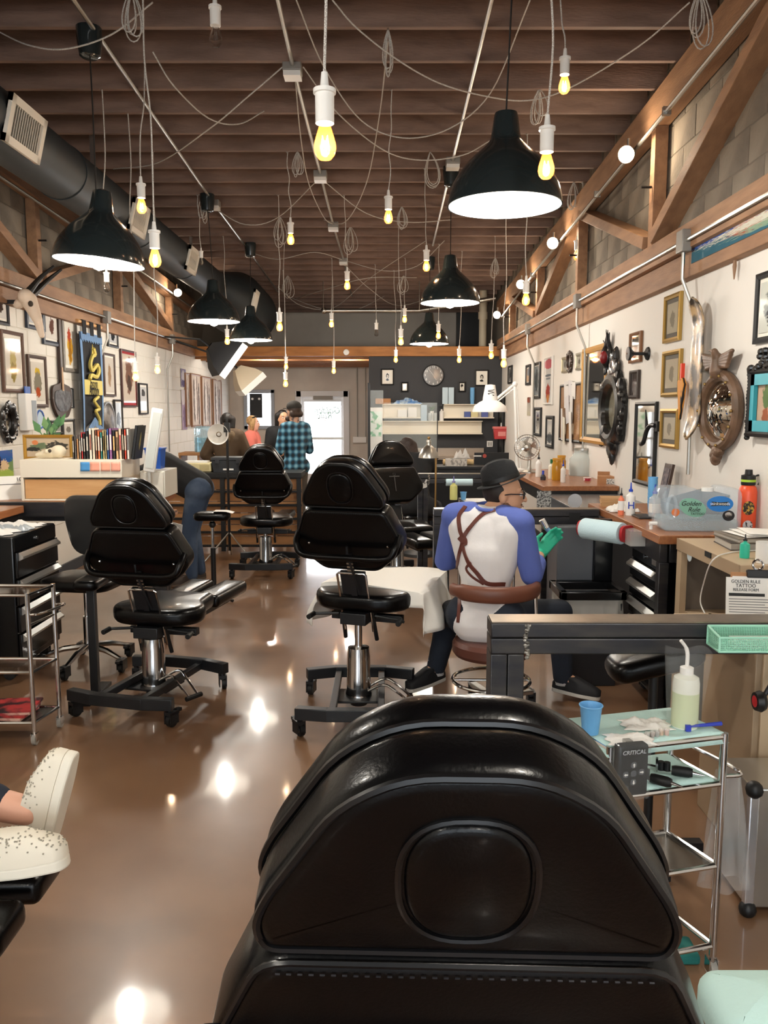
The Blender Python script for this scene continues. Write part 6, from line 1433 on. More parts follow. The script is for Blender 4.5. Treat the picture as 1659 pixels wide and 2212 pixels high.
def torso(mb, J, g=0.0, waist=True):
    mb.cap(J['hipL'], J['hipR'], .108 + g, .108 + g); mb.cap(J['pel'], J['chest'], .118 + g, .125 + g)
    a, b = Vector(J['shL']), Vector(J['shR']); m = (a + b) / 2; c = Vector(J['chest'])
    mb.cap(a.lerp(b, .16), a.lerp(b, .84), .07 + g, .07 + g)
    for s in (a, b):
        mb.cap(s.lerp(m, .35) - Vector((0, 0, .05)), s.lerp(m, .45).lerp(Vector(J['pel']), .55), .09 + g, .095 + g)
    mb.cap(c, m - Vector((0, 0, .05)), .12 + g, .1 + g)
def arm(mb, J, s, g=0.0, upto=2, sleeve=False):
    sh, el, wr = Vector(J['sh' + s]), Vector(J['el' + s]), Vector(J['wr' + s])
    mb.cap(sh, el, .055 + g, .043 + g)
    if upto >= 2: mb.cap(el, wr, .043 + g, .029 + g)
    elif upto > 1: mb.cap(el, el.lerp(wr, upto - 1), .043 + g, .038 + g)
def leg(mb, J, s, g=0.0, low=True):
    mb.cap(J['hip' + s], J['kn' + s], .088 + g, .062 + g)
    if low: mb.cap(J['kn' + s], J['an' + s], .058 + g, .042 + g)
def shoe(parent, an, toe, m, msole, ln=.27, name='shoe'):
    an = Vector(an); toe = Vector(toe); d = (toe - an); d.z *= .2; d.normalize(); u = Vector((0, 0, 1)); heel = Vector((an.x, an.y, 0)) - d * .06; z0 = min(an.z - .085, .05); z0 = max(z0, 0)
    M = bmat(heel + Vector((0, 0, z0)), *basis(d))
    out = rounded([(-.035, 0), (.035, 0), (.047, .16), (.03, ln), (-.03, ln), (-.047, .16)], .03, 4)
    s = obj(name, MB().loft([[(x, y, .022) for x, y in out], [(x * .98, y, .05) for x, y in out], [(x * .85, .02 + y * .85, .075 if y < .15 else .062) for x, y in out], [(x * .7, .02 + y * .45, .1) for x, y in out]], True, False, M), m, parent, smooth=60)
    obj('sole', MB().prism(out, 0, .024, M), msole, s, bev=.004)
    return s
def eyes(parent, M, glasses=None):
    for s in (-1, 1):
        e = obj('eye', MB().sph(M @ Vector((s * .03, .083, .008)), .0095, 10, 7), mat('eye_white', 'e8e2da', .2), parent)
        obj('iris', MB().sph(M @ Vector((s * .03, .0895, .008)), .005, 8, 5), mat('eye_dark', '241a14', .2), e)
        obj('eyebrow', MB().cap(M @ Vector((s * .014, .096, .032)), M @ Vector((s * .045, .084, .034)), .0035, .003, 6), mat('brow_dark', '2a1c14', .8), parent)
    obj('mouth', MB().cap(M @ Vector((-.018, .0985, -.056)), M @ Vector((.018, .0985, -.056)), .0024, .0024, 6), mat('mouth_red', '7d3f38', .5), parent)
def hair_blob(mb, M, kind='short', k=1.0):
    mb.sph((0, -.025, .045), (.086, .093, .088), 18, 12, M)
    if kind == 'long':
        for x in (-.07, -.04, 0, .04, .07): mb.cap(M @ Vector((x, -.05 + .02 * abs(x) / .07, .04)), M @ Vector((x * 1.1, -.06, -.16)), .045, .03)
    if kind == 'bob':
        for x in (-.075, -.05, 0, .05, .075): mb.cap(M @ Vector((x, -.03 + .04 * abs(x) / .075, .04)), M @ Vector((x * 1.08, -.04 + .035 * abs(x) / .075, -.09)), .04, .03)
def person(label, J, skin, vox=.011, headk=1.0, hands=True, legs=True, up=(0, 0, 1), group=None):
    p = thing('person', label, 'person', (J['pel'][0], J['pel'][1], 0)); inv = T(-J['pel'][0], -J['pel'][1], 0)
    mb = MB(); torso(mb, J, -.012)
    for s in 'LR':
        arm(mb, J, s)
        if hands: add_hand(mb, J['wr' + s], Vector(J['ha' + s]) - Vector(J['wr' + s]), J.get('th' + s, (0, 0, 1)), 1.0, J.get('curl', .5))
        if legs: leg(mb, J, s); mb.cap(J['an' + s], Vector(J['an' + s]).lerp(Vector(J['to' + s]), .6), .04, .03)
    M = add_head(mb, J['head'], J['face'], up, headk)
    h = Vector(J['head']); nk = (Vector(J['shL']) + Vector(J['shR'])) / 2
    mb.cap(nk + Vector((0, 0, .01)), h - Vector((0, 0, .05)) - Vector(J['face']).normalized() * .02, .062, .056)
    b = remeshed('body', mb, vox, skin, None, 4); b.parent = p; b.matrix_parent_inverse = p.matrix_world.inverted() if False else T(-p.location.x, -p.location.y, 0)
    return p, M
def wear(p, name, mb, vox, m, it=5, label=None):
    o = remeshed(name, mb, vox, m, None, it, label); o.parent = p; o.matrix_parent_inverse = T(-p.location.x, -p.location.y, 0); return o
def wobj(p, name, mb, m, **k):
    o = obj(name, mb, m, p, **k); o.matrix_parent_inverse = T(-p.location.x, -p.location.y, 0); return o
def adopt(p, before):
    """objects made in world coordinates under p: cancel p's offset"""
    for o in p.children:
        if o.name not in before: o.matrix_parent_inverse = T(-p.location.x, -p.location.y, 0)
m_skin = mat('skin_light', 'c99878', .5); m_skin2 = mat('skin_pink', 'd9a58c', .5); m_skin3 = mat('skin_tattooed', 'b58a70', .5, noise=(22, .5, .6), col2='5c4a44')
m_jean = mat('dark_denim', '1d2430', .85, bump=(200, .1)); m_jean2 = mat('worn_denim', '2f3f56', .85, noise=(4, .45, .7), col2='56657a', bump=(200, .1))
m_hairk = mat('black_hair', '16110f', .5, bump=(90, .5), stretch=(1, 1, .15)); m_hairb = mat('blonde_hair', 'b99565', .5, bump=(90, .4), noise=(20, .4, .6), col2='8f6d45')
# --- the seated man in the hat
J = dict(pel=(.53, 4.2, .55), chest=(.525, 4.2, .86), hipL=(.44, 4.24, .53), hipR=(.62, 4.16, .53), shL=(.375, 4.3, 1.045), shR=(.69, 4.14, 1.03),
         elL=(.335, 4.46, .78), wrL=(.55, 4.62, .8), haL=(.63, 4.66, .82), elR=(.755, 4.14, .765), wrR=(.835, 4.36, .83), haR=(.9, 4.42, .9), thR=(-.4, .2, .9), thL=(0, 0, 1), curl=.75,
         head=(.625, 4.25, 1.165), face=(.985, -.14, -.04), knL=(.37, 4.55, .46), anL=(.3, 4.6, .13), toL=(.14, 4.48, .03), knR=(.98, 4.5, .48), anR=(1.0, 4.46, .12), toR=(1.2, 4.36, .03))
hm, MH = person('seated man in a black hat, raglan shirt and leather braces, holding a tattoo machine', J, m_skin, .008, hands=False)
before = {c.name for c in hm.children}
eyes(hm, MH)
hb = MB().sph((0, -.03, .02), (.081, .088, .085), 16, 10, MH); wear(hm, 'hair', hb, .01, mat('dark_brown_hair', '241a15', .6), 2)
bd = MB().cap(MH @ Vector((-.02, .088, -.046)), MH @ Vector((.02, .088, -.046)), .007, .007, 8).cap(MH @ Vector((-.02, .07, -.098)), MH @ Vector((.02, .07, -.098)), .02, .02, 8).cap(MH @ Vector((.055, .01, -.05)), MH @ Vector((.03, .06, -.092)), .02, .02, 8).cap(MH @ Vector((-.055, .01, -.05)), MH @ Vector((-.03, .06, -.092)), .02, .02, 8)
wear(hm, 'stubble_beard', bd, .006, mat('stubble', '6e4f3e', .7), 2)
# clothes
sh = MB(); torso(sh, J, .008)
sh.cap((.47, 4.19, .5), (.62, 4.16, .5), .112, .112)
white = wear(hm, 'shirt_body', sh, .011, mat('white_jersey', 'e6e3e2', .85, bump=(60, .1)), 6)
for s in 'LR':
    sl = MB(); arm(sl, J, s, .016, 1.55); m_ = (Vector(J['shL']) + Vector(J['shR'])) / 2
    sl.cap(Vector(J['sh' + s]), Vector(J['sh' + s]).lerp(m_, .5) + Vector((0, 0, .02)), .076, .07)
    wear(hm, 'sleeve', sl, .01, mat('blue_jersey', '5566ad', .85, bump=(60, .12)), 5)
nk = MB().tube([(.545 + .068 * math.cos(a), 4.225 + .068 * math.sin(a), 1.105 + .012 * math.sin(a)) for a in [2 * PI * k / 20 for k in range(20)]], .011, 8, True); obj('collar', nk, mat('blue_jersey', '5566ad', .85), hm)
tr_ = MB(); tr_.cap(J['hipL'], J['hipR'], .118, .118)
for s in 'LR': leg(tr_, J, s, .014)
wear(hm, 'trousers', tr_, .012, m_jean, 5)
for s in 'LR':
    shoe(hm, J['an' + s], J['to' + s], mat('black_canvas', '17171a', .7), mat('sole_white', 'c9c5bc', .6))
    obj('sock', MB().cyl(Vector(J['an' + s]) - Vector((0, 0, .04)), Vector(J['an' + s]) + Vector((0, 0, .05)), .047, .05), mat('grey_sock', 'b5b3b2', .9), hm)
gl = MB(); gl.cap(Vector(J['wrR']) - (Vector(J['haR']) - Vector(J['wrR'])) * .35, J['wrR'], .037, .034); add_hand(gl, J['wrR'], Vector(J['haR']) - Vector(J['wrR']), J['thR'], 1.16, .75); wear(hm, 'glove', gl, .006, mat('teal_glove', '2aa886', .45), 3)
gl = MB(); add_hand(gl, J['wrL'], Vector(J['haL']) - Vector(J['wrL']), J['thL'], 1.16, .75); wear(hm, 'glove', gl, .007, mat('teal_glove', '2aa886', .45), 3)
# hat
HM = bmat(Vector(J['head']) + Vector((-.008, 0, .075)), *basis((.97, -.1, .3))) @ Matrix.Scale(.92, 4)
el_ = lambda a, rx, ry, z: (rx * math.cos(a), ry * math.sin(a) - .012, z)
N = 36; A_ = [2 * PI * k / N for k in range(N)]
crown = [[el_(a, .092, .108, 0) for a in A_], [el_(a, .09, .106, .03) for a in A_], [el_(a, .084, .098, .085) for a in A_], [el_(a, .074, .088, .108 + .012 * math.cos(2 * a)) for a in A_], [el_(a, .05, .065, .112 + .01 * math.cos(2 * a)) for a in A_], [el_(a, .02, .04, .1) for a in A_]]
hat = obj('hat', MB().loft(crown, True, False, HM), mat('black_felt', '191a1c', .9, bump=(150, .15)), hm, smooth=60)
brim = lambda a, f, dz: (lambda x, y: (x, y, dz + .02 * (abs(math.cos(a)) ** 2) * (f - .1) * 10 * .8))((.09 + (f)) * math.cos(a), (.106 + f * 1.05) * math.sin(a) - .012)
obj('hat_brim', MB().loft([[brim(a, 0, .004) for a in A_], [brim(a, .033, .0) for a in A_], [brim(a, .035, -.004) for a in A_], [brim(a, 0, -.002) for a in A_]], False, True, HM), mat('black_felt', '191a1c', .9), hm, smooth=60)
obj('hat_band', MB().loft([[el_(a, .0935, .1095, .003) for a in A_], [el_(a, .0925, .1085, .026) for a in A_]], False, False, HM), mat('black_ribbon', '0d0d0e', .5), hm)
# glasses
for s in (-1, 1):
    c = MH @ Vector((s * .033, .102, .006)); q = [MH @ Vector((s * .033 + x, .103 - abs(x + s * .033) * .12, .006 + z)) for x, z in rounded([(-.026, -.017), (.026, -.017), (.027, .017), (-.027, .017)], .008, 3)]
    obj('glasses_rim', MB().tube(q, .0032, 6, True).tube([MH @ Vector((s * .06, .093, .012)), MH @ Vector((s * .08, .03, .012)), MH @ Vector((s * .082, -.01, .004))], .003, 6), m_black, hm)
obj('glasses_bridge', MB().cyl(MH @ Vector((-.008, .105, .01)), MH @ Vector((.008, .105, .01)), .003), m_black, hm)
adopt(hm, before)
for o in hm.children:
    if o.name.startswith(('shirt_body', 'sleeve', 'trousers', 'glove', 'hair', 'stubble', 'body')): o.matrix_parent_inverse = T(-hm.location.x, -hm.location.y, 0)
# leather braces hug the back of the shirt
def merged_bvh(objs):
    vs = []; fs = []
    for o in objs:
        off = len(vs); vs += [v.co.copy() for v in o.data.vertices]; fs += [tuple(i + off for i in f.vertices) for f in o.data.polygons]
    return BVHTree.FromPolygons(vs, fs)
bvh = merged_bvh([o for o in hm.children if o.name.startswith(('shirt_body', 'sleeve'))])
m_leath = mat('brown_leather', '5e2f25', .45, bump=(80, .1))
def strap(pix, w, name='brace_strap'):
    P = []
    pp = bez([(x, y, 0) for x, y in pix], 6)
    for p in pp:
        d = ray(p.x, p.y).normalized(); h = bvh.ray_cast(CAM, d)
        if h[0] is not None: P.append((h[0], -d if h[1].dot(d) > 0 else h[1]))
    if len(P) < 2: return
    mb = MB(); rings = []
    for i, (q, n) in enumerate(P):
        t = (P[min(i + 1, len(P) - 1)][0] - P[max(i - 1, 0)][0]).normalized(); n = n.normalized(); s = t.cross(n).normalized() * w / 2
        rings.append([q - s + n * .001, q + s + n * .001, q + s + n * .006, q - s + n * .006])
    o = obj(name, mb.loft(rings), m_leath, hm, smooth=30); o.matrix_parent_inverse = T(-hm.location.x, -hm.location.y, 0)
strap([(1006, 1094), (992, 1115), (994, 1145), (1000, 1167), (992, 1200), (986, 1232)], .021)
strap([(1070, 1102), (1045, 1110), (1020, 1135), (1000, 1167), (1010, 1210), (1030, 1237), (1052, 1260), (1090, 1262)], .021)
strap([(984, 1228), (992, 1255), (993, 1300), (990, 1345)], .019); strap([(1018, 1215), (1008, 1228), (1020, 1245), (1045, 1262)], .012)
strap([(994, 1158), (1002, 1168), (1004, 1180)], .04, 'brace_patch')
# machine in the gloved hand
tm = thing('tattoo_machine', 'small tattoo machine held in the teal glove', 'tattoo machine', Vector(J['haR']) + Vector((-.0, .01, .045))); obj('grip', MB().cyl((.03, 0, -.03), (-.03, 0, .03), .013), mat('wrap_blue', '6f93b8', .4), tm); obj('motor', MB().cyl((-.02, 0, .02), (-.045, 0, .065), .018), m_chrome, tm); obj('needle', MB().cyl((.03, 0, -.03), (.05, 0, -.05), .003), m_chrome, tm)
# --- stool under him
st = thing('stool', 'brown leather swivel stool with a curved back band under the seated man', 'stool', (.56, 4.17, 0))
obj('seat', MB().lathe([(.001, .34), (.19, .34), (.205, .36), (.205, .4), (.19, .42), (.001, .42)], 36), mat('brown_vinyl', '5a3429', .42), st)
bq = MB(); rings = []
for k in range(25):
    a = math.radians(200 + 165 * k / 24); c = Vector((.225 * math.cos(a), .225 * math.sin(a), 0)); n = Vector((math.cos(a), math.sin(a), 0))
    ww = .022; hh = .042 * (1 if 2 < k < 22 else .8)
    rings.append([c + n * (ww * math.cos(b)) + Vector((0, 0, .70 + hh * math.sin(b))) for b in [2 * PI * j / 12 for j in range(12)]])
obj('back_band', bq.loft(rings), mat('brown_vinyl2', '6b4030', .4), st, smooth=60)
obj('band_post', MB().tube([(.19, -.1, .4), (.21, -.12, .5), (.2, -.11, .68)], .011, 8), m_chrome, st)
obj('column', MB().cyl((0, 0, .1), (0, 0, .34), .026), m_chrome, st)
obj('foot_ring', MB().tube([(.2 * math.cos(a), .2 * math.sin(a), .2) for a in [2 * PI * k / 36 for k in range(36)]], .01, 8, True).cyl((-.2, 0, .2), (.2, 0, .2), .007), m_chrome, st)
for k in range(5):
    a = 2 * PI * k / 5 + .55; obj('base_arm', MB().beam((0, 0, .115), (.28 * math.cos(a), .28 * math.sin(a), .085), .045, .025), m_alu, st, bev=.006); caster(st, .28 * math.cos(a), .28 * math.sin(a), .085, r=.026)
# --- bending man behind the left chair
J = dict(pel=(-1.72, 7.55, 0.9), chest=(-2.02, 7.5, 1.08), hipL=(-1.7, 7.63, 0.88), hipR=(-1.7, 7.47, 0.88), shL=(-2.18, 7.62, 1.03), shR=(-2.18, 7.38, 1.03), elL=(-2.12, 7.62, 0.8), wrL=(-2.01, 7.5, 0.66), haL=(-1.94, 7.45, 0.66), thL=(0, 0, 1),
         elR=(-2.14, 7.35, 0.82), wrR=(-2, 7.32, 0.72), haR=(-1.92, 7.34, 0.7), thR=(0, 0, 1), head=(-2.32, 7.5, 0.96), face=(-.5, -.1, -.85), knL=(-1.8, 7.66, 0.5), anL=(-1.74, 7.66, 0.1), toL=(-1.92, 7.6, 0.03), knR=(-1.78, 7.45, 0.5), anR=(-1.76, 7.42, 0.1), toR=(-1.96, 7.36, 0.03))
bm_, M_ = person('bending man in a black t-shirt and worn jeans behind the left chair', J, m_skin3, .012, up=(-.6, 0, .8)); before = {c.name for c in bm_.children}
s_ = MB(); torso(s_, J, .012); arm(s_, J, 'L', .014, 1.0); arm(s_, J, 'R', .014, 1.0); s_.cap(J['pel'], J['chest'], .15, .155)
wear(bm_, 'tee_shirt', s_, .013, mat('black_jersey', '16171a', .85), 6)
t_ = MB(); t_.cap(J['hipL'], J['hipR'], .125, .125)
for s in 'LR': leg(t_, J, s, .016)
wear(bm_, 'jeans', t_, .013, m_jean2, 5); hb = MB(); hair_blob(hb, M_); wear(bm_, 'hair', hb, .013, m_hairk, 2)
b2 = {c.name for c in bm_.children}
for s in 'LR': shoe(bm_, J['an' + s], J['to' + s], mat('brown_boot', '33261d', .6), mat('boot_sole', '55483c', .7))
eyes(bm_, M_); adopt(bm_, b2)
# --- group of standing people at the back
def stander(label, x, y, hgt, face, skin, arms=None, lean=0):
    k = hgt / 1.75; f, r, u = basis(face); c = Vector((x, y, 0))
    P = lambda rr, ff, z: tuple(c + r * rr * k + f * ff * k + Vector((0, 0, z * k)))
    J = dict(pel=P(0, 0, .95), chest=P(0, .01, 1.25), hipL=P(-.09, 0, .93), hipR=P(.09, 0, .93), shL=P(-.18, 0, 1.43), shR=P(.18, 0, 1.43), knL=P(-.1, .03, .5), anL=P(-.1, 0, .1), toL=P(-.12, .18, .03), knR=P(.1, .03, .5), anR=P(.1, 0, .1), toR=P(.12, .18, .03),
             elL=P(-.24, .02, 1.14), wrL=P(-.2, .26, 1.1), haL=P(-.14, .34, 1.12), elR=P(.24, .02, 1.14), wrR=P(.2, .26, 1.1), haR=P(.14, .34, 1.12), thL=(0, 0, 1), thR=(0, 0, 1), head=P(0, .03, 1.63), face=tuple(f), curl=.4)
    if arms: J.update({kk: P(*vv) for kk, vv in arms.items()})
    p, M = person(label, J, skin, .014, k); return p, M, J
def dress(p, J, shirt, trousers, shirt_upto=1.0, name='shirt', g=.016):
    s_ = MB(); torso(s_, J, g)
    for s in 'LR': arm(s_, J, s, g + .002, shirt_upto)
    wear(p, name, s_, .014, shirt, 5); t_ = MB(); t_.cap(J['hipL'], J['hipR'], .122, .122)
    for s in 'LR': leg(t_, J, s, .016)
    wear(p, 'trousers', t_, .015, trousers, 4)
    b = {c.name for c in p.children}
    for s in 'LR': shoe(p, J['an' + s], J['to' + s], mat('brown_boot', '33261d', .6), mat('boot_sole', '55483c', .7))
    adopt(p, b)
m_plaid = mat('teal_plaid', '2f5a70', .85); nt = m_plaid.node_tree; tc_ = nt.nodes.new('ShaderNodeTexCoord'); mixs = []
prev = None
for ax, sc_ in ((0, 4.2), (2, 3.6)):
    mp = nt.nodes.new('ShaderNodeMapping'); nt.links.new(tc_.outputs['Object'], mp.inputs[0]); w_ = nt.nodes.new('ShaderNodeTexWave'); w_.inputs['Scale'].default_value = sc_ ; w_.bands_direction = 'X' if ax == 0 else 'Z'; nt.links.new(mp.outputs[0], w_.inputs[0]); mixs.append(w_.outputs[0])
mul = nt.nodes.new('ShaderNodeMath'); mul.operation = 'ADD'; nt.links.new(mixs[0], mul.inputs[0]); nt.links.new(mixs[1], mul.inputs[1]); cr_ = nt.nodes.new('ShaderNodeValToRGB'); cr_.color_ramp.elements[0].color = lin('16222c'); cr_.color_ramp.elements[0].position = .2; cr_.color_ramp.elements[1].color = lin('7fb0c4'); e_ = cr_.color_ramp.elements.new(.55); e_.color = lin('2f6078')
dv = nt.nodes.new('ShaderNodeMath'); dv.operation = 'MULTIPLY'; dv.inputs[1].default_value = .5; nt.links.new(mul.outputs[0], dv.inputs[0]); nt.links.new(dv.outputs[0], cr_.inputs[0]); nt.links.new(cr_.outputs[0], nt.nodes['Principled BSDF'].inputs[0])
yp = 10.3; xp = onY(637, 900, yp).x
pm, M_, J = stander('standing man in a teal plaid shirt and dark cap, back turned', xp, yp, 1.69, (-.75, .65, 0), m_skin3, dict(elL=(-.26, .02, 1.14), wrL=(-.16, .28, 1.06), haL=(-.1, .37, 1.04), elR=(.25, .0, 1.14)))
dress(pm, J, m_plaid, mat('khaki_trousers', '4b443c', .85), 1.0); hb = MB(); hair_blob(hb, M_); hb.cap(M_ @ Vector((-.06, -.06, -.02)), M_ @ Vector((.06, -.06, -.02)), .045, .045); wear(pm, 'hair', hb, .013, mat('brown_hair', '3a2a20', .6), 2)
b = {c.name for c in pm.children}; obj('cap', MB().sph((0, -.015, .075), (.094, .106, .075), 18, 10, M_), mat('dark_cap', '2c2824', .85), pm); obj('cap_peak', MB().prism(rounded([(-.07, .07), (.07, .07), (.05, .16), (-.05, .16)], .04, 4), .045, .053, M_), mat('dark_cap', '2c2824', .85), pm); bb2 = MB().cap(M_ @ Vector((-.04, .06, -.08)), M_ @ Vector((.04, .06, -.08)), .035, .035); obj('beard', bb2, mat('brown_hair', '3a2a20', .6), pm); eyes(pm, M_); adopt(pm, b)
yq = 11.2; p, M_, J = stander('dark haired woman smiling, half hidden behind the plaid shirt man', onY(610, 900, yq).x, yq, 1.6, (.4, -.85, 0), m_skin, None); dress(p, J, mat('black_jersey', '16171a', .85), m_jean, 1.0); hb = MB(); hair_blob(hb, M_, 'long'); wear(p, 'hair', hb, .013, m_hairk, 2); b = {c.name for c in p.children}; eyes(p, M_); adopt(p, b)
yq = 11.6; p, M_, J = stander('blonde woman in a coral top gesturing with one hand', onY(543, 900, yq).x, yq, 1.52, (.95, -.1, 0), m_skin2, dict(elR=(.24, .08, 1.12), wrR=(.16, .3, 1.12), haR=(.1, .42, 1.13), elL=(-.24, .06, 1.12), wrL=(-.16, .3, 1.12), haL=(-.1, .42, 1.12))); dress(p, J, mat('coral_jersey', 'e0796a', .8), m_jean, .45); hb = MB(); hair_blob(hb, M_, 'bob'); wear(p, 'hair', hb, .013, m_hairb, 2)
b = {c.name for c in p.children}; eyes(p, M_); obj('sunglasses', MB().tube([M_ @ Vector((x, .05 - abs(x) * .5, .115 - abs(x) * .3)) for x in (-.085, -.05, 0, .05, .085)], .01, 6), m_black, p); adopt(p, b)
yq = 10.6; p, M_, J = stander('person with black hair in a brown hooded jacket, seen from behind', onY(490, 920, yq).x, yq, 1.56, (.25, .95, 0), m_skin, dict(elL=(-.33, -.04, 1.16), wrL=(-.2, .12, 1.0), haL=(-.12, .16, .98), elR=(.26, .1, 1.16))); dress(p, J, mat('brown_jacket', '4d3c2a', .8, bump=(40, .2)), m_jean, 1.95, 'jacket', .03); hb = MB(); hair_blob(hb, M_, 'bob'); wear(p, 'hair', hb, .013, m_hairk, 2)
hd = MB().cap(Vector(J['shL']).lerp(Vector(J['shR']), .25) + Vector((0, -.06, .0)), Vector(J['shL']).lerp(Vector(J['shR']), .75) + Vector((0, -.06, .0)), .07, .07).cap(Vector(J['chest']) + Vector((0, -.1, .1)), Vector(J['chest']) + Vector((0, -.1, .0)), .08, .05); wear(p, 'hood', hd, .014, mat('brown_jacket2', '5c4a34', .8), 4); b = {c.name for c in p.children}; eyes(p, M_); adopt(p, b)
# --- person in black bent over work behind the facing chair
x = onY(887, 1000, 9.1).x
J = dict(pel=(x + .1, 9.05, .55), chest=(x + .04, 9.2, .88), hipL=(x, 9.08, .53), hipR=(x + .2, 9.02, .53), shL=(x - .14, 9.3, 1.05), shR=(x + .2, 9.2, 1.05), elL=(x - .2, 9.5, .86), wrL=(x - .05, 9.65, .9), haL=(x, 9.72, .9), elR=(x + .28, 9.4, .85), wrR=(x + .12, 9.62, .9), haR=(x + .06, 9.7, .9), thL=(0, 0, 1), thR=(0, 0, 1), head=(x - .03, 9.38, 1.16), face=(-.2, .8, -.6), knL=(x - .1, 9.45, .5), anL=(x - .1, 9.4, .1), toL=(x - .12, 9.6, .03), knR=(x + .3, 9.4, .5), anR=(x + .3, 9.35, .1), toR=(x + .35, 9.55, .03))
p, M_ = person('person in black with long dark hair bent over behind the facing chair', J, m_skin, .014); dress(p, J, mat('black_jersey', '16171a', .85), m_jean, 1.9); hb = MB(); hair_blob(hb, M_, 'long'); wear(p, 'hair', hb, .013, mat('dark_hair2', '2a1d19', .55, bump=(90, .5)), 2); b = {c.name for c in p.children}; eyes(p, M_); adopt(p, b)
stl = thing('stool', 'black work stool under the person in black', 'stool', (x + .1, 9.05, 0)); obj('seat', MB().lathe([(.001, .4), (.17, .4), (.18, .43), (.16, .45), (.001, .45)], 24), m_vinyl, stl); obj('column', MB().cyl((0, 0, .05), (0, 0, .4), .025), m_chrome, stl); obj('foot', MB().lathe([(.001, 0), (.2, 0), (.19, .03), (.03, .06), (.001, .06)], 24), m_frame, stl)
# --- reclining person at lower left: only white shoes and shins reach the picture
cr2 = tattoo_chair('black tattoo chair whose leg rest shows at the lower left under white shoes', (-1.85, 1.98, 0), math.radians(-90), 0, -.235)
J = dict(pel=(-1.95, 2.02, .55), chest=(-2.25, 2.02, .85), hipL=(-1.95, 2.12, .52), hipR=(-1.95, 1.92, .52), shL=(-2.4, 2.2, 1.0), shR=(-2.4, 1.84, 1.0), elL=(-2.2, 2.3, .78), wrL=(-2.0, 2.15, .72), haL=(-1.92, 2.1, .72), elR=(-2.2, 1.75, .78), wrR=(-2.0, 1.9, .72), haR=(-1.92, 1.95, .72), thL=(0, 0, 1), thR=(0, 0, 1), head=(-2.5, 2.02, 1.2), face=(.9, 0, .2),
         knL=(-1.5, 2.2, .6), anL=(-.985, 2.2, .475), toL=(-.93, 2.2, .55), knR=(-1.52, 1.95, .6), anR=(-1.03, 2.0, .49), toR=(-.95, 2.0, .47))
p, M_ = person('reclining person in white perforated slip-on shoes at the lower left', J, m_skin2, .012); s_ = MB(); torso(s_, J, .014); arm(s_, J, 'L', .014, 1.0); arm(s_, J, 'R', .014, 1.0); wear(p, 'shirt', s_, .015, mat('navy_jersey', '1b2230', .85), 4)
t_ = MB(); t_.cap(J['hipL'], J['hipR'], .12, .12)
for s in 'LR':
    t_.cap(J['hip' + s], J['kn' + s], .1, .075); t_.cap(J['kn' + s], Vector(J['kn' + s]).lerp(Vector(J['an' + s]), .78), .075, .056)
wear(p, 'trousers', t_, .013, mat('navy_jersey', '1b2230', .85), 4); hb = MB(); hair_blob(hb, M_, 'bob'); wear(p, 'hair', hb, .014, m_hairk, 2)
b = {c.name for c in p.children}; eyes(p, M_)
m_shw = mat('white_perforated', 'e9e1cf', .6); m_hole = mat('perforation', 'a59e8e', .8)
def slipon(heel, d, upv, ln=.27):
    f, r, u = basis(d, upv); M = bmat(heel, f, r, u)
    out = rounded([(-.036, 0), (.036, 0), (.05, .17), (.032, ln), (-.032, ln), (-.05, .17)], .034, 5)
    R4 = [[(x, y, .025) for x, y in out], [(x * .98, y, .05) for x, y in out], [(x * .86, .015 + y * .9, .085 - .1 * max(0, y - .13)) for x, y in out], [(x * .72, .02 + y * .56, .105) for x, y in out]]
    upp = obj('shoe', MB().loft(R4, True, False, M), m_shw, p, smooth=60)
    obj('sole', MB().prism(out, -.004, .026, M), mat('sole_cream', 'ece6d6', .6), upp, bev=.006)
    hl = MB(); rn = random.Random(3)
    for k in range(190):
        i = rn.randrange(len(out)); j = (i + 1) % len(out); t = rn.random(); a = rn.uniform(0, 1); ra, rb2 = rn.choice(((1, 2), (2, 3), (2, 3)))
        pa_ = Vector(R4[ra][i]).lerp(Vector(R4[ra][j]), t); pb_ = Vector(R4[rb2][i]).lerp(Vector(R4[rb2][j]), t)
        hl.cbox(pa_.lerp(pb_, a) + Vector((0, 0, .0008)), (.0036, .0036, .0035), M)
    obj('perforations', hl, m_hole, upp, kind='stuff')
slipon((-.935, 2.2, .385), (.26, .05, .96), (-.95, 0, .3)); slipon((-1.07, 1.99, .405), (.97, -.05, .16), (-.25, .1, .95))
adopt(p, b)
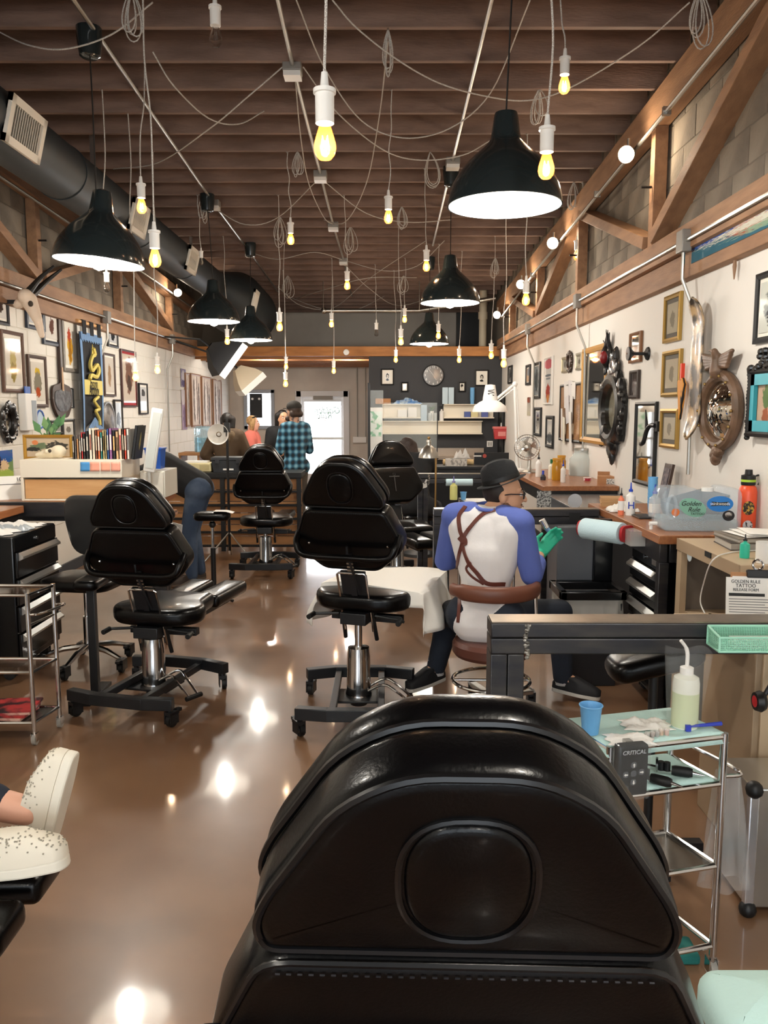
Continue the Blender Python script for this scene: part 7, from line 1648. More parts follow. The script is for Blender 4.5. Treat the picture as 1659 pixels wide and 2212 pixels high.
# ================================================================ near right cart with mint towels
m_mint = mat('mint_towel', 'c3e4de', .85, bump=(150, .15)); m_ltblue = mat('light_blue_plastic', '69a9dc', .4); m_clearp = mat('thin_clear_plastic', 'eef2f2', .08, alpha=.07); m_green_liq = mat('green_soap', 'dbe6bd', .25, trans=.2)
FL, FR, BR, BL = (.594, 2.07), (.93, 2.16), (.85, 2.345), (.512, 2.255)
nc = cart('chrome wheeled cart with mint towels at the right, before the divider', [FL, FR, BR, BL], [.715, .58, .34, .1], 0, low=True)
obj('side_handle', MB().tube(bez([FR + (.6,), (FR[0] + .06, FR[1] + .03, .6), (BR[0] + .06, BR[1] + .03, .6), BR + (.6,)], 5), .006, 8), m_chrome, nc)
def towel(name, cs, z, label, ov=.012, lip=.018, seed=0):
    a, b, c, d = [Vector((x, y, 0)) for x, y in cs]; mid = (a + b + c + d) / 4
    q = [p + (p - mid).normalized() * ov for p in (a, b, c, d)]
    def fn(u, v):
        p = (q[0] * (1 - u) + q[1] * u) * (1 - v) + (q[3] * (1 - u) + q[2] * u) * v
        e = min(u, 1 - u, v, 1 - v); zz = z + .012 - (0.012 + lip) * max(0, 1 - e / .045) ** 2 + .0015 * math.sin(17 * u + seed) * math.sin(13 * v) - .008 * max(0, min(1, (e - .06) / .05)) * .0
        return (p.x, p.y, zz)
    o = obj(name, MB().grid(fn, 30, 24), m_mint, smooth=70); sd = o.modifiers.new('s', 'SOLIDIFY'); sd.thickness = .003; sd.offset = 1
    tag(o, label, 'towel'); return o
towel('tray_towel', [FL, FR, BR, BL], .715, 'mint towel covering the top of the near right cart'); towel('tray_towel', [FL, FR, BR, BL], .58, 'mint towel lining the second shelf of the near right cart', -.012, .0, 2)
zt = .7305
def cup(loc, r, h, m, label, grp=None):
    t = thing('plastic_cup', label, 'cup', loc, group=grp); obj('cup_wall', MB().lathe([(r * .72, .0), (r * .74, .002), (r * .98, h * .96), (r * 1.04, h), (r * 1.0, h * 1.0), (r * .93, h * .95), (r * .7, .006), (.001, .006)], 26), m, t); obj('rim', MB().tube([(r * 1.03 * math.cos(a), r * 1.03 * math.sin(a), h) for a in [2 * PI * k / 26 for k in range(26)]], .0018, 6, True), m, t); return t
cu = onZ(1275, 1583, zt); cup((cu.x, cu.y, zt), .03, .078, m_ltblue, 'blue plastic cup on the near right cart')
sq = onZ(1478, 1568, zt); sb = thing('squeeze_bottle', 'clear wash bottle of pale green soap in a plastic sleeve', 'bottle', (sq.x, sq.y, zt)); r = .036
obj('body', MB().lathe([(.001, 0), (r * .96, 0), (r, .006), (r, .125), (r * .92, .14), (r * .55, .148), (r * .5, .15), (.001, .15)], 28), mat('milky_plastic', 'f1f3e6', .25, trans=.15), sb)
obj('soap', MB().lathe([(r * 1.006, .004), (r * 1.006, .1)], 28, None, False), m_green_liq, sb)
obj('cap', MB().lathe([(.001, .148), (r * .5, .148), (r * .5, .168), (r * .25, .172), (.001, .172)], 20), m_white, sb); obj('spout', MB().tube(bez([(0, 0, .17), (0, 0, .205), (-.006, 0, .225), (-.022, -.005, .245)], 5), [.0055] * 10 + [.0045] * 6, 8), m_white, sb)
def sleeve(u, v):
    a = 2 * PI * u; rr = (.044 + .012 * v) * (1 + .05 * math.sin(5 * a + 3 * v)); return (rr * math.cos(a) * (1 + .15 * v), rr * math.sin(a) * .9, .004 + .21 * v + .008 * math.sin(3 * a) * v)
o = obj('plastic_sleeve', MB().grid(sleeve, 32, 10), m_clearp, sb, smooth=80)
# ink caps
for k, (px, py, c, n) in enumerate([(1398, 1590, '1c1614', 'black'), (1409, 1588, '7a4438', 'brown'), (1419, 1587, '2a2e34', 'slate'), (1428, 1584, 'e39a2e', 'yellow'), (1440, 1584, 'e08a70', 'salmon')]):
    p = onZ(px, py + 4, zt); t = thing('ink_pot', n + ' filled ink cap on the near right cart', 'ink cap', (p.x, p.y, zt), group='ink caps'); obj('cap_wall', MB().lathe([(.006, 0), (.0075, .016), (.0068, .016), (.0055, .001), (.001, .001)], 14), mat('cap_clear', 'e9e6e0', .2, alpha=.4), t); obj('ink', MB().cyl((0, 0, .001), (0, 0, .011), .0056, .0064, n=12), mat('ink_' + c, c, .3), t)
crumple('tissue', tuple(onZ(1395, 1568, zt)), .13, .08, .02, m_paper, 'crumpled white tissue beside the ink caps', 'tissue', 21); p = onZ(1360, 1600, zt); crumple('tissue', tuple(p), .12, .07, .016, m_paper, 'flat white tissue at the front of the near right cart', 'tissue', 22)
rz_ = thing('blue_razor', 'blue plastic handle lying on the near right cart edge', 'razor', tuple(onZ(1530, 1577, zt))); obj('stem', MB().tube([(-.055, -.004, .012), (.04, .012, .014)], [.004, .006], 8), mat('royal_blue', '2f3fae', .4), rz_); obj('head', MB().box(-.066, -.052, -.014, .014, .001, .018), mat('royal_blue', '2f3fae', .4), rz_)
# power supply with lettering hung on the front-left corner
pz = thing('power_supply', 'black digital power supply in clear wrap hung on the near cart', 'power supply', tuple(onY(1362, 1660, 2.04)), math.radians(12))
obj('case', MB().box(-.042, .042, -.016, .016, -.068, .068), m_toolblk, pz, bev=.006); mlt = mat('print_silver', 'b9bcc2', .4)
text('CRITICAL', .0155, mlt, pz, (0, -.0168, .05), name='lettering', shear=.15)
for nme, x, z in (('up', 0, .016), ('left', -.022, -.008), ('ok', 0, -.007), ('right', .022, -.004), ('down', 0, -.03), ('dot', -.02, -.046)):
    bt2 = obj('button', MB().lathe([(.0, -.001), (.0085, 0), (.008, .0015), (.001, .002)], 18, T(x, -.016, z) @ RX(PI / 2)), mat('button_grey', '4a4c50', .4), pz)
    if nme in ('up', 'down', 'left', 'right'):
        a = {'up': 0, 'right': -PI / 2, 'down': PI, 'left': PI / 2}[nme]; obj('arrow', MB().prism([(-.0016, -.005), (.0016, -.005), (.0016, .001), (.004, .001), (0, .0055), (-.004, .001), (-.0016, .001)], 0, .0006, T(x, -.0182, z) @ RX(PI / 2) @ RZ(a)), m_white, bt2)
obj('clear_wrap', MB().box(-.048, .048, -.021, .021, -.08, .076), m_clearp, pz, bev=.008); obj('bracket', MB().cyl((0, .0, -.1), (0, .0, -.068), .008).box(-.01, .01, .01, .03, .03, .07), m_metal, pz)
# two machines on the second shelf
def machine(loc, rz, label):
    t = thing('tattoo_machine', label, 'tattoo machine', loc, rz); obj('grip', MB().lathe([(.001, 0), (.012, 0), (.014, .01), (.014, .045), (.011, .055), (.001, .055)], 18, T(0, 0, .015) @ RY(PI / 2)), m_rub, t); obj('tip', MB().cyl((.055, 0, .015), (.085, 0, .012), .005, .002), m_chrome, t); obj('frame_yoke', MB().box(-.04, 0, -.006, .006, .006, .012).box(-.042, -.036, -.006, .006, .006, .045), m_chrome, t)
    obj('coil', MB().cyl((-.028, 0, .012), (-.028, 0, .036), .009), m_black, t); obj('coil', MB().cyl((-.012, 0, .012), (-.012, 0, .036), .009), m_black, t); obj('cord', MB().tube(bez([(-.04, 0, .02), (-.07, .02, .012), (-.09, .0, .006), (-.07, -.03, .005)], 5), .003, 6), m_cordb, t); return t
p = onZ(1450, 1675, .596); machine((p.x, p.y, .5965), math.radians(-20), 'chrome and black coil machine on the cart second shelf'); p = onZ(1405, 1692, .596); machine((p.x, p.y, .5965), math.radians(-35), 'black coil machine beside the power supply')
o = obj('coiled_cable', MB().tube(bez([(.82, 2.1, .005), (.7, 2.05, .005), (.62, 1.95, .005), (.7, 1.85, .005), (.85, 1.9, .005), (.9, 2.0, .005)], 6), .005, 6), m_cordb); tag(o, 'black cable curling on the floor under the near cart', 'cable')
# mint mesh basket on the divider
bk = thing('mesh_basket', 'mint green wire mesh basket hung on the near divider', 'basket', (0, 0, 0)); y0, y1 = 2.28, 2.366; A0 = onY(1556, 1365, y0); xa = A0.x; xb = xa + .3; zb = onY(1556, 1408, y0).z; zf = onY(1600, 1378, y0).z; zbk = onY(1590, 1352, y1).z; m_bas = mat('mint_enamel', '9fd8c0', .45)
mb = MB()
for z, yy in ((zb, y0), (zf, y0), (zb, y1), (zbk, y1)): mb.cyl((xa, yy, z), (xb, yy, z), .004, n=8)
for x in (xa, xb): mb.tube([(x, y0, zb), (x, y0, zf), (x, y1, zbk), (x, y1, zb), (x, y0, zb)], .004, 8)
obj('wire_frame', mb, m_bas, bk)
mm = MB()
for k in range(60): x = xa + (xb - xa) * (k + .5) / 60; mm.cyl((x, y0, zb), (x, y0, zf), .0013, n=4).cyl((x, y1, zb), (x, y1, zbk), .0013, n=4).cyl((x, y0, zb), (x, y1, zb), .0013, n=4)
for k in range(8): z = zb + (zf - zb) * (k + .5) / 8; mm.cyl((xa, y0, z), (xb, y0, z), .0013, n=4)
for k in range(12): z = zb + (zbk - zb) * (k + .5) / 12; mm.cyl((xa, y1, z), (xb, y1, z), .0013, n=4); mm.cyl((xa, y0, min(z, zf)), (xa, y1, z), .0013, n=4)
obj('mesh', mm, m_bas, bk, kind='stuff'); obj('note_stack', MB().box(xa + .05, xa + .2, y0 + .015, y0 + .06, zb + .002, zb + .03), m_paper, bk)
# clipboard with release forms standing behind the divider
cl = thing('clipboard', 'release form clipboard standing at the right edge behind the divider', 'clipboard', tuple(onY(1632, 1290, 2.95)), 0); cl.rotation_euler = (math.radians(-14), 0, math.radians(-8))
obj('board', MB().box(-.085, .14, 0, .006, -.12, .09), m_card, cl, bev=.002); obj('form_sheet', MB().box(-.08, .13, -.004, -.001, -.12, .075), m_paper, cl); obj('form_sheet', MB().box(-.105, .09, -.007, -.0045, -.13, .068), m_paper, cl, rot=(0, .03, 0))
mk_ = mat('print_black', '222222', .6)
for i, (s, z, sz) in enumerate((('GOLDEN RULE', .055, .017), ('TATTOO', .04, .019), ('RELEASE FORM', .025, .015))): text(s, sz, mk_, cl, (-.035, -.008, z), name='lettering', sx=.9)
obj('header_bar', MB().box(-.095, .03, -.0078, -.007, .002, .013), mk_, cl)
tx = MB()
for k in range(11): tx.box(-.095, .07 - .02 * (k % 3), -.0076, -.007, -.01 - k * .0095, -.0075 - k * .0095)
obj('text_lines', tx, mat('print_grey', '6a6a6a', .7), cl)
bc_ = obj('bulldog_clip', MB().box(-.03, .05, -.014, .008, .07, .1), m_black, cl, bev=.004); obj('clip_ring', MB().tube([(.01 + .018 * math.cos(a), -.005, .118 + .018 * math.sin(a)) for a in [2 * PI * k / 20 for k in range(20)]], .0045, 8, True), m_chrome, bc_)
# ================================================================ desk and worktop props
zw = .9805
def at(px, py, z=zw): p = onZ(px, py, z); return Vector((p.x, p.y, z))
# binders and papers on the desk
for k, (dx, dy, dz, w, d, h, c, l, rz) in enumerate([(0, 0, 0, .34, .25, .035, '4a4440', 'lower thick grey binder on the desk', -.1), (.02, .01, .036, .36, .26, .02, '7d7468', 'upper tan edged portfolio on the desk', .05)]):
    t = thing('binder', l, 'binder', (1.72 + dx, 3.72 + dy, zw + dz), rz); obj('cover', MB().box(-w/2, w/2, -d/2, d/2, 0, .004).box(-w/2, w/2, -d/2, d/2, h - .004, h).box(w/2 - .004, w/2, -d/2, d/2, 0, h), mat('binder_' + c, c, .5), t); obj('pages', MB().box(-w/2 + .004, w/2 - .004, -d/2 + .003, d/2 - .003, .004, h - .004), mat('page_grey', 'a9a49c', .8), t)
for k in range(3):
    o = obj('loose_sheet', MB().grid(lambda u, v: ((u - .5) * .3, (v - .5) * .21, .003 * math.sin(4 * u + k) + .003), 8, 6), m_paper, loc=(1.74 + .02 * k, 3.72 - .015 * k, zw + .0575 + k * .0065), rot=(0, 0, .12 - .14 * k)); o.modifiers.new('s', 'SOLIDIFY').thickness = .0008; tag(o, ['lowest', 'middle', 'topmost'][k] + ' loose white sheet on the portfolio', 'paper', 'loose sheets')
p = at(1608, 1205); bottle(p, .02, .088, mat('teal_ink', '2fb79a', .35), m_black, 'teal ink bottle with black tip on the desk', tip=True, n='ink_bottle')
p = at(1652, 1215); t = thing('mug', 'white mug at the right edge of the desk', 'mug', tuple(p)); obj('cup_wall', MB().lathe([(.001, 0), (.036, 0), (.038, .085), (.034, .085), (.032, .006), (.001, .006)], 24), m_white, t); obj('handle', MB().tube([(.036 + .02 * math.sin(a), 0, .045 + .028 * math.cos(a)) for a in [k * PI / 8 for k in range(9)]], .005, 8), m_white, t)
o = obj('white_cable', MB().tube(bez([at(1640, 1190) + Vector((0, 0, .003)), at(1580, 1195) + Vector((0, 0, .004)), at(1545, 1205) + Vector((-.01, 0, -.01)), onX(1520, 1260, 1.41), onX(1513, 1300, 1.41), onX(1525, 1330, 1.41)], 6), .003, 6), m_white); tag(o, 'white cable hanging over the beige desk edge', 'cable')
# clear water jug with stickers lying on the worktop
jp = at(1512, 1148); jx, jy = 1.6, 4.32
jg = thing('water_jug', 'clear flat water jug covered with stickers on the near worktop', 'jug', (1.63, 4.28, zw), math.radians(-4)); L, D, H = .2, .1, .225
out = rounded([(-L, 0), (L, 0), (L, H), (L * .55, H * 1.02), (L * .45, H * .9), (-L * .05, H * .9), (-L * .15, H), (-L, H)], [.04, .04, .05, .02, .02, .02, .02, .05], 4)
m_jug = mat('jug_plastic', 'cfe0ec', .05, alpha=.26, spec=.8); obj('shell', MB().prism(out, -D, D, RX(PI / 2)), m_jug, jg, bev=.02, seg=3); obj('water', MB().prism(rounded([(-L * .94, .006), (L * .94, .006), (L * .94, H * .3), (-L * .94, H * .3)], .02, 3), -D * .92, D * .92, RX(PI / 2)), mat('jug_water', 'b9d4dc', .04, alpha=.35), jg)
obj('handle_slot', MB().tube([(-L * .75 + .022 * math.cos(a), -D - .001, H * .55 + .06 * math.sin(a)) for a in [2 * PI * k / 24 for k in range(24)]], .008, 8, True), m_jug, jg)
obj('screw_cap', MB().lathe([(.001, 0), (.03, 0), (.03, .02), (.001, .022)], 18, T(.05, -.02, H * .9)), m_white, jg); obj('tap', MB().cyl((-L, -.02, .03), (-L - .04, -.02, .03), .011).cyl((-L - .03, -.02, .03), (-L - .03, -.02, -.0), .009), m_white, jg)
def oval_sticker(x, z, rx, rz2, m, rot=0, nm='sticker'): return obj(nm, MB().prism([(rx * math.cos(a) * math.cos(rot) - rz2 * math.sin(a) * math.sin(rot), rx * math.cos(a) * math.sin(rot) + rz2 * math.sin(a) * math.cos(rot)) for a in [2 * PI * k / 32 for k in range(32)]], 0, .0012, T(x, -D - .0006, z) @ RX(PI / 2)), m, jg)
oval_sticker(-.045, .125, .07, .045, mat('mint_sticker', '7fb5a0', .4), -.35); text('Golden', .034, mk_, jg, (-.055, -D - .003, .145), (PI / 2, .35 * 0, 0), shear=.3); text('Rule', .034, mk_, jg, (-.04, -D - .003, .115), shear=.3); text('TATTOO', .017, mk_, jg, (-.02, -D - .003, .093))
oval_sticker(.09, .145, .066, .04, mat('blue_sticker', '1f78c8', .35)); obj('sticker_burst', MB().prism([(-.05, -.012), (-.03, -.002), (-.045, .012), (0, .008), (.045, .012), (.03, 0), (.05, -.01), (0, -.008)], 0, .0006, T(.09, -D - .0018, .145) @ RX(PI / 2)), mk_, jg); text('stinkweeds', .022, m_white, jg, (.09, -D - .004, .146))
oval_sticker(.135, .085, .03, .027, mat('black_sticker', '1b1b1d', .4)); oval_sticker(.135, .09, .018, .014, m_white); oval_sticker(-.13, .1, .02, .02, mat('orange_sticker', 'e07a3a', .4))
# other worktop things: placed by where their base meets the worktop
m_capb = mat('blue_cap', '2344b8', .4); m_capk = m_black; m_clrb = mat('clear_bottle', 'e6eaea', .06, alpha=.45)
bottle(at(1341, 1112), .018, .14, mat('salmon_ink', 'e07a58', .4), m_black, 'salmon ink bottle at the worktop front edge', tip=True, n='ink_bottle', lab=m_white)
b_ = bottle(at(1361, 1113), .028, .17, m_white, m_capb, 'white squeeze bottle with a blue H on the worktop', tip=True); text('H', .06, m_capb, b_, (-.004, -.0285, .06), name='lettering')
bottle(at(1413, 1119), .033, .17, m_clrb, m_capb, 'clear bottle with a blue cap and white label left of the jug', tip=True, lab=m_white, labz=(.2, .5))
cs_ = thing('cup_stack', 'tall stack of light blue plastic cups on the worktop', 'cups', tuple(at(1408, 1108)))
for k in range(7): obj('cup', MB().lathe([(.022, k * .024), (.029, k * .024 + .075), (.027, k * .024 + .075), (.02, k * .024 + .004)], 20), m_ltblue, cs_)
p = at(1306, 1093); t = thing('envelope_stack', 'stack of tan paper envelopes at the far worktop edge', 'envelopes', tuple(p + Vector((.06, .06, 0))), math.radians(-12))
for k in range(10): obj('envelope', MB().box(-.07, .07, -.1, .1, k * .0052, k * .0052 + .0045), mat('kraft_%d' % (k % 2), ['c8a274', 'b78f62'][k % 2], .8), t, rot=(0, 0, random.uniform(-.04, .04)))
crumple('paper_towel_sheet', tuple(at(1330, 1106) + Vector((.05, .05, 0))), .17, .15, .06, m_paper, 'crumpled white towel beside the envelopes', 'towel', 31)
fl_ = thing('drink_flask', 'orange steel flask with a black and green lid by the wall', 'flask', (1.885, 4.25, zw)); obj('body', MB().lathe([(.001, 0), (.044, 0), (.046, .006), (.046, .2), (.04, .225), (.03, .235), (.001, .235)], 28), mat('coral_orange', 'e0532e', .35), fl_); ld = obj('lid', MB().lathe([(.001, .235), (.034, .235), (.036, .24), (.036, .285), (.02, .29), (.018, .315), (.001, .315)], 24), m_black, fl_); obj('green_band', MB().lathe([(.0365, .252), (.0365, .264)], 24, None, False), mat('lime', 'a8cc3a', .4), ld); obj('strap', MB().tube(bez([(.03, 0, .28), (.055, 0, .285), (.06, 0, .26), (.05, 0, .235)], 5), .005, 6), m_black, ld); obj('sticker', MB().lathe([(.0468, .06), (.0468, .16)], 28, None, False) if False else MB().prism([(.03 * math.cos(a), .036 * math.sin(a)) for a in [2 * PI * k / 24 for k in range(24)]], 0, .001, T(-.012, -.0455, .12) @ RX(PI / 2)), mat('black_gold_print', '25221c', .4, noise=(60, .5, .56), col2='c8a040'), fl_); obj('sticker', MB().prism([(.026 * math.cos(a), .026 * math.sin(a)) for a in [2 * PI * k / 24 for k in range(24)]], 0, .001, T(-.012, -.0455, .03) @ RX(PI / 2)), mat('pale_badge', 'c9ccd2', .4, noise=(60, .5, .56), col2='33363c'), fl_)
gb = thing('grey_tray', 'grey plastic stacking bin with cables at the wall', 'bin', (1.8, 4.78, zw), math.radians(0)); obj('tub', MB().add([(-.11, -.16, 0), (.11, -.16, 0), (.11, .16, 0), (-.11, .16, 0), (-.13, -.19, .08), (.13, -.19, .15), (.13, .19, .15), (-.13, .19, .08)], [(0,3,2,1),(0,1,5,4),(1,2,6,5),(2,3,7,6),(3,0,4,7)]), mat('mid_grey_plastic', '63686b', .5), gb); gb.children[0].modifiers.new('s', 'SOLIDIFY').thickness = -.006; obj('cable_bundle', MB().tube(bez([(-.08, -.1, .03), (0, .05, .07), (.05, -.05, .06), (-.02, .1, .05), (-.09, 0, .06)], 6), .007, 6), m_rub, gb)
o = thing('tablet', 'dark flat tray tablet on the worktop below the cups', 'tray', tuple(at(1385, 1120) + Vector((.03, .06, 0)))); obj('slab', MB().box(-.05, .05, -.09, .09, 0, .01), mat('dark_tray', '2f3033', .3), o, bev=.003); obj('screen', MB().box(-.042, .042, -.08, .08, .01, .0108), m_black, o)
# ================================================================ far worktop things
def ft(px, py): return at(px, py)
fn = thing('desk_fan', 'brushed steel desk fan on the far worktop', 'fan', tuple(at(1143, 1021))); fz = onY(1137, 966, fn.location.y).z - zw; R_ = 27 / 1780 * fn.location.y
Mf = T(-.03, -.03, fz) @ RX(PI / 2) @ RY(math.radians(-12))
obj('base', MB().lathe([(.001, 0), (.085, 0), (.085, .012), (.03, .03), (.02, .06), (.018, fz - .03), (.001, fz - .03)], 24), m_metal, fn); obj('motor', MB().lathe([(.001, -.09), (.04, -.09), (.048, -.03), (.03, -.02), (.001, -.02)], 20, Mf), m_metal, fn)
gd = MB()
for z, s in ((.045, .25), (.03, .8), (.0, 1.0), (-.02, .8)): gd.tube([Mf @ Vector((R_ * s * math.cos(a), R_ * s * math.sin(a), z)) for a in [2 * PI * k / 36 for k in range(36)]], .002 if s < 1 else .004, 5, True)
obj('guard_ring', gd, m_chrome, fn); gw = MB()
for k in range(32): a = 2 * PI * k / 32; gw.tube([Mf @ Vector((R_ * q * math.cos(a), R_ * q * math.sin(a), z)) for q, z in ((.2, .047), (.6, .042), (.9, .022), (1.0, 0), (.9, -.015))], .0009, 4)
obj('guard_wires', gw, m_chrome, fn); obj('hub', MB().sph((0, 0, .05), (.028, .028, .012), 16, 8, Mf), m_metal, fn)
for k in range(4):
    a0 = 2 * PI * k / 4 + .3; obj('blade', MB().grid(lambda u, v: ((.03 + (R_ * .85 - .03) * u) * math.cos(a0 + (v - .5) * (.5 + .6 * u)), (.03 + (R_ * .85 - .03) * u) * math.sin(a0 + (v - .5) * (.5 + .6 * u)), .018 * (v - .5)), 5, 6, Mf), m_alu, fn, smooth=60)
bottle(ft(1163, 1030), .028, .2, m_white, m_black, 'white dispenser bottle with a black nozzle beside the fan', tip=True); bottle(ft(1191, 1034), .03, .17, mat('cream_bottle', 'e6e2d0', .4), mat('green_cap', '1f6a3c', .4), 'cream lotion bottle with a green cap', caph=.2); bottle(ft(1216, 1042), .022, .17, m_white, m_capb, 'slim white bottle with a blue tip before the yellow jar', tip=True)
t = thing('ink_bottle', 'small dark bottle with a blue cap at the far worktop edge', 'bottle', tuple(ft(1173, 1037))); obj('body', MB().lathe([(.001, 0), (.024, 0), (.026, .03), (.012, .05), (.001, .05)], 18), mat('dark_smoke', '3a3c44', .25), t); obj('cap', MB().cyl((0, 0, .05), (0, 0, .085), .01), m_capb, t)
for k, (a, b, l) in enumerate(((1202, 1037, 'front yellow glass jar on the far worktop'), (1212, 1028, 'rear yellow glass jar on the far worktop'))):
    t = thing('yellow_jar', l, 'jar', tuple(ft(a, b))); obj('jar_glass', MB().lathe([(.001, 0), (.04, 0), (.043, .01), (.043, .14), (.036, .16), (.036, .175), (.001, .175)], 24), mat('amber_glass', 'd9a030', .1, trans=.4), t); obj('lid', MB().lathe([(.001, .175), (.039, .175), (.039, .195), (.001, .197)], 20), mat('yellow_lid', 'c8902a', .4), t)
jr = thing('glass_jar', 'big glass drink dispenser jar with a metal lid', 'jar', tuple(at(1256, 1045))); jr.location = onZ(1256, 1041, .916); jr.location.z = .9165; hj = onY(1256, 968, jr.location.y).z - .9165; rj = 28 / 1780 * jr.location.y
obj('jar_glass', MB().lathe([(.001, 0), (rj * .95, 0), (rj, .01), (rj, hj * .68), (rj * .75, hj * .82), (rj * .62, hj * .86), (rj * .62, hj * .95), (rj * .58, hj * .95), (rj * .58, hj * .86), (rj * .95, hj * .66), (rj * .95, .01), (.001, .008)], 32), mat('jar_clear', 'dbe6e4', .03, alpha=.35), jr); obj('water', MB().lathe([(.001, .01), (rj * .93, .01), (rj * .93, hj * .45), (.001, hj * .45)], 28), mat('jug_water', 'b9d4dc', .04, alpha=.35), jr); obj('lid', MB().lathe([(.001, hj * .94), (rj * .66, hj * .94), (rj * .66, hj * 1.0), (.001, hj * 1.01)], 24), m_metal, jr); obj('spigot', MB().cyl((-rj, -.02, .05), (-rj - .05, -.03, .05), .012).sph((-rj - .045, -.03, .06), .018), m_chrome, jr)
p = onZ(1268, 1054, .916); t = thing('candle', 'red patterned candle tin on the grey cabinet', 'candle', (p.x, p.y, .9165)); obj('tin', MB().cyl((0, 0, 0), (0, 0, .09), .033, n=24), mat('candle_red', 'b02a3c', .4, noise=(50, .56, .6), col2='e8d8d4'), t); obj('rim', MB().tube([(.033 * math.cos(a), .033 * math.sin(a), .09) for a in [2 * PI * k / 24 for k in range(24)]], .003, 6, True), m_white, t)
p = onZ(1298, 1062, .916); t = thing('carton', 'brown cardboard carton with a shipping label on the grey cabinet', 'box', (p.x + .07, p.y + .06, .9165), math.radians(-15)); obj('box_body', MB().box(-.085, .085, -.07, .07, 0, .13), m_card, t, bev=.003); obj('flap', MB().box(-.085, .085, .068, .072, .13, .16), m_card, t); obj('shipping_label', MB().box(-.01, .08, -.0715, -.0702, .03, .11), mat('label_print', 'd8d6d0', .6, noise=(120, .5, .6), col2='5a5a58'), t)
# white anglepoise lamp on the far worktop
al = thing('desk_lamp', 'white articulated desk lamp with a bell shade', 'lamp', tuple(at(1117, 1018))); Y_ = al.location.y; loc = al.location.copy(); P = lambda x, y: onY(x, y, Y_) - loc
obj('base', MB().lathe([(.001, 0), (.09, 0), (.09, .02), (.02, .035), (.001, .035)], 24), m_white, al); obj('post', MB().cyl((0, 0, .02), P(1112, 832), .016).cyl(Vector((.035, 0, .02)), P(1116, 840), .008), m_white, al); obj('joint', MB().sph(P(1112, 830), .028, 12, 8), m_white, al); obj('arm', MB().cyl(P(1112, 830), P(1072, 862), .014).cyl(P(1112, 838), P(1074, 868), .007), m_white, al)
sz = 75 / 1780 * Y_ / 2; c = P(1058, 890); obj('shade', MB().lathe([(sz, 0), (sz * 1.0, .015), (sz * .9, .06), (sz * .6, .1), (sz * .42, .115), (sz * .4, .15), (sz * .28, .27), (sz * .1, .275)], 32, T(c), False), m_white, al); obj('scribble', MB().tube([c + Vector((sz * .2 * math.sin(k * 1.3), -sz * .36, .16 + .07 * k / 12)) for k in range(12)], .003, 4), mk_, al)
# pharmacy floor lamp between the far stations
pl = thing('floor_lamp', 'brass floor lamp with a ribbed nickel shade', 'lamp', (onY(941, 1050, 6.9).x, 6.9, 0)); loc = Vector(pl.location); P = lambda x, y: onY(x, y, 6.9) - loc; tz = P(941, 990).z
obj('base', MB().lathe([(.001, 0), (.12, 0), (.12, .015), (.02, .03), (.001, .03)], 28), mat('brass', 'b3905c', .3, .9), pl); obj('pole', MB().cyl((0, 0, .02), (0, 0, tz), .008), mat('brass', 'b3905c', .3, .9), pl); c = P(926, 989); n = 48
prf = [(.083, 0), (.078, .03), (.055, .075), (.03, .1), (.02, .105), (.018, .125), (.022, .13), (.018, .15), (.005, .155)]
rings = [[(r * (1 + (.035 if k % 2 and z < .1 else 0)) * math.cos(2 * PI * k / n), r * (1 + (.035 if k % 2 and z < .1 else 0)) * math.sin(2 * PI * k / n), z) for k in range(n)] for r, z in prf]
obj('shade', MB().loft(rings, False, False, T(c)), m_metal, pl); obj('finial', MB().sph(c + Vector((0, 0, .165)), .013, 10, 6), mat('brass', 'b3905c', .3, .9), pl); obj('arm', MB().tube([(0, 0, tz), c + Vector((.03, 0, .04))], .005, 6), mat('brass', 'b3905c', .3, .9), pl)
# middle station tray, soap, cup, roll on the far divider
mc = cart('small steel tray cart between the two rear dividers', [(.62, 6.2), (1.0, 6.25), (.97, 6.55), (.6, 6.5)], [.9, .5, .15], 0, low=True); o = obj('tray_paper', MB().add([(.62, 6.2, .905), (1.0, 6.25, .905), (.97, 6.55, .905), (.6, 6.5, .905)], [(0, 1, 2, 3)]), m_paper); o.modifiers.new('s', 'SOLIDIFY').thickness = .004; tag(o, 'white paper on the tray cart between the rear dividers', 'paper')
p = onY(991, 1090, 6.35); bottle((p.x - .04, 6.36, .91), .03, .16, mat('yellow_soap', 'd9d98a', .3), mat('violet_cap', '8a86c0', .4), 'wash bottle of yellow soap on the small tray cart', tip=True); cup((onY(1012, 1080, 6.36).x - .04, 6.36, .91), .025, .06, m_ltblue, 'small blue cup on the small tray cart')
rl_ = thing('paper_roll', 'pale blue paper roll fixed on the farthest divider', 'paper roll', tuple(onY(992, 1042, 8.03))); obj('roll', MB().cyl((-.13, 0, 0), (.13, 0, 0), .035, n=20), mat('blue_paper_towel', 'c6dfe6', .8), rl_); obj('bracket', MB().box(-.14, -.13, -.01, .06, -.01, .01).box(.13, .14, -.01, .06, -.01, .01), m_frame, rl_)
th_ = thing('thumb_sticker', 'white thumbs-up sticker on the farthest divider post', 'sticker', tuple(onY(913, 1046, 8.085))); obj('fist', MB().prism(rounded([(-.01, -.045), (.045, -.03), (.04, .02), (-.01, .01)], .012, 3), 0, .003, RX(PI / 2)), m_white, th_); obj('thumb', MB().prism(rounded([(.01, .0), (.03, .01), (.05, .045), (.03, .05)], .01, 3), 0, .003, RX(PI / 2)), m_white, th_); obj('cuff', MB().prism([(-.045, -.03), (-.012, -.045), (-.012, .015), (-.045, .03)], 0, .003, RX(PI / 2)), mat('sticker_blue', '4a5a9a', .5), th_)
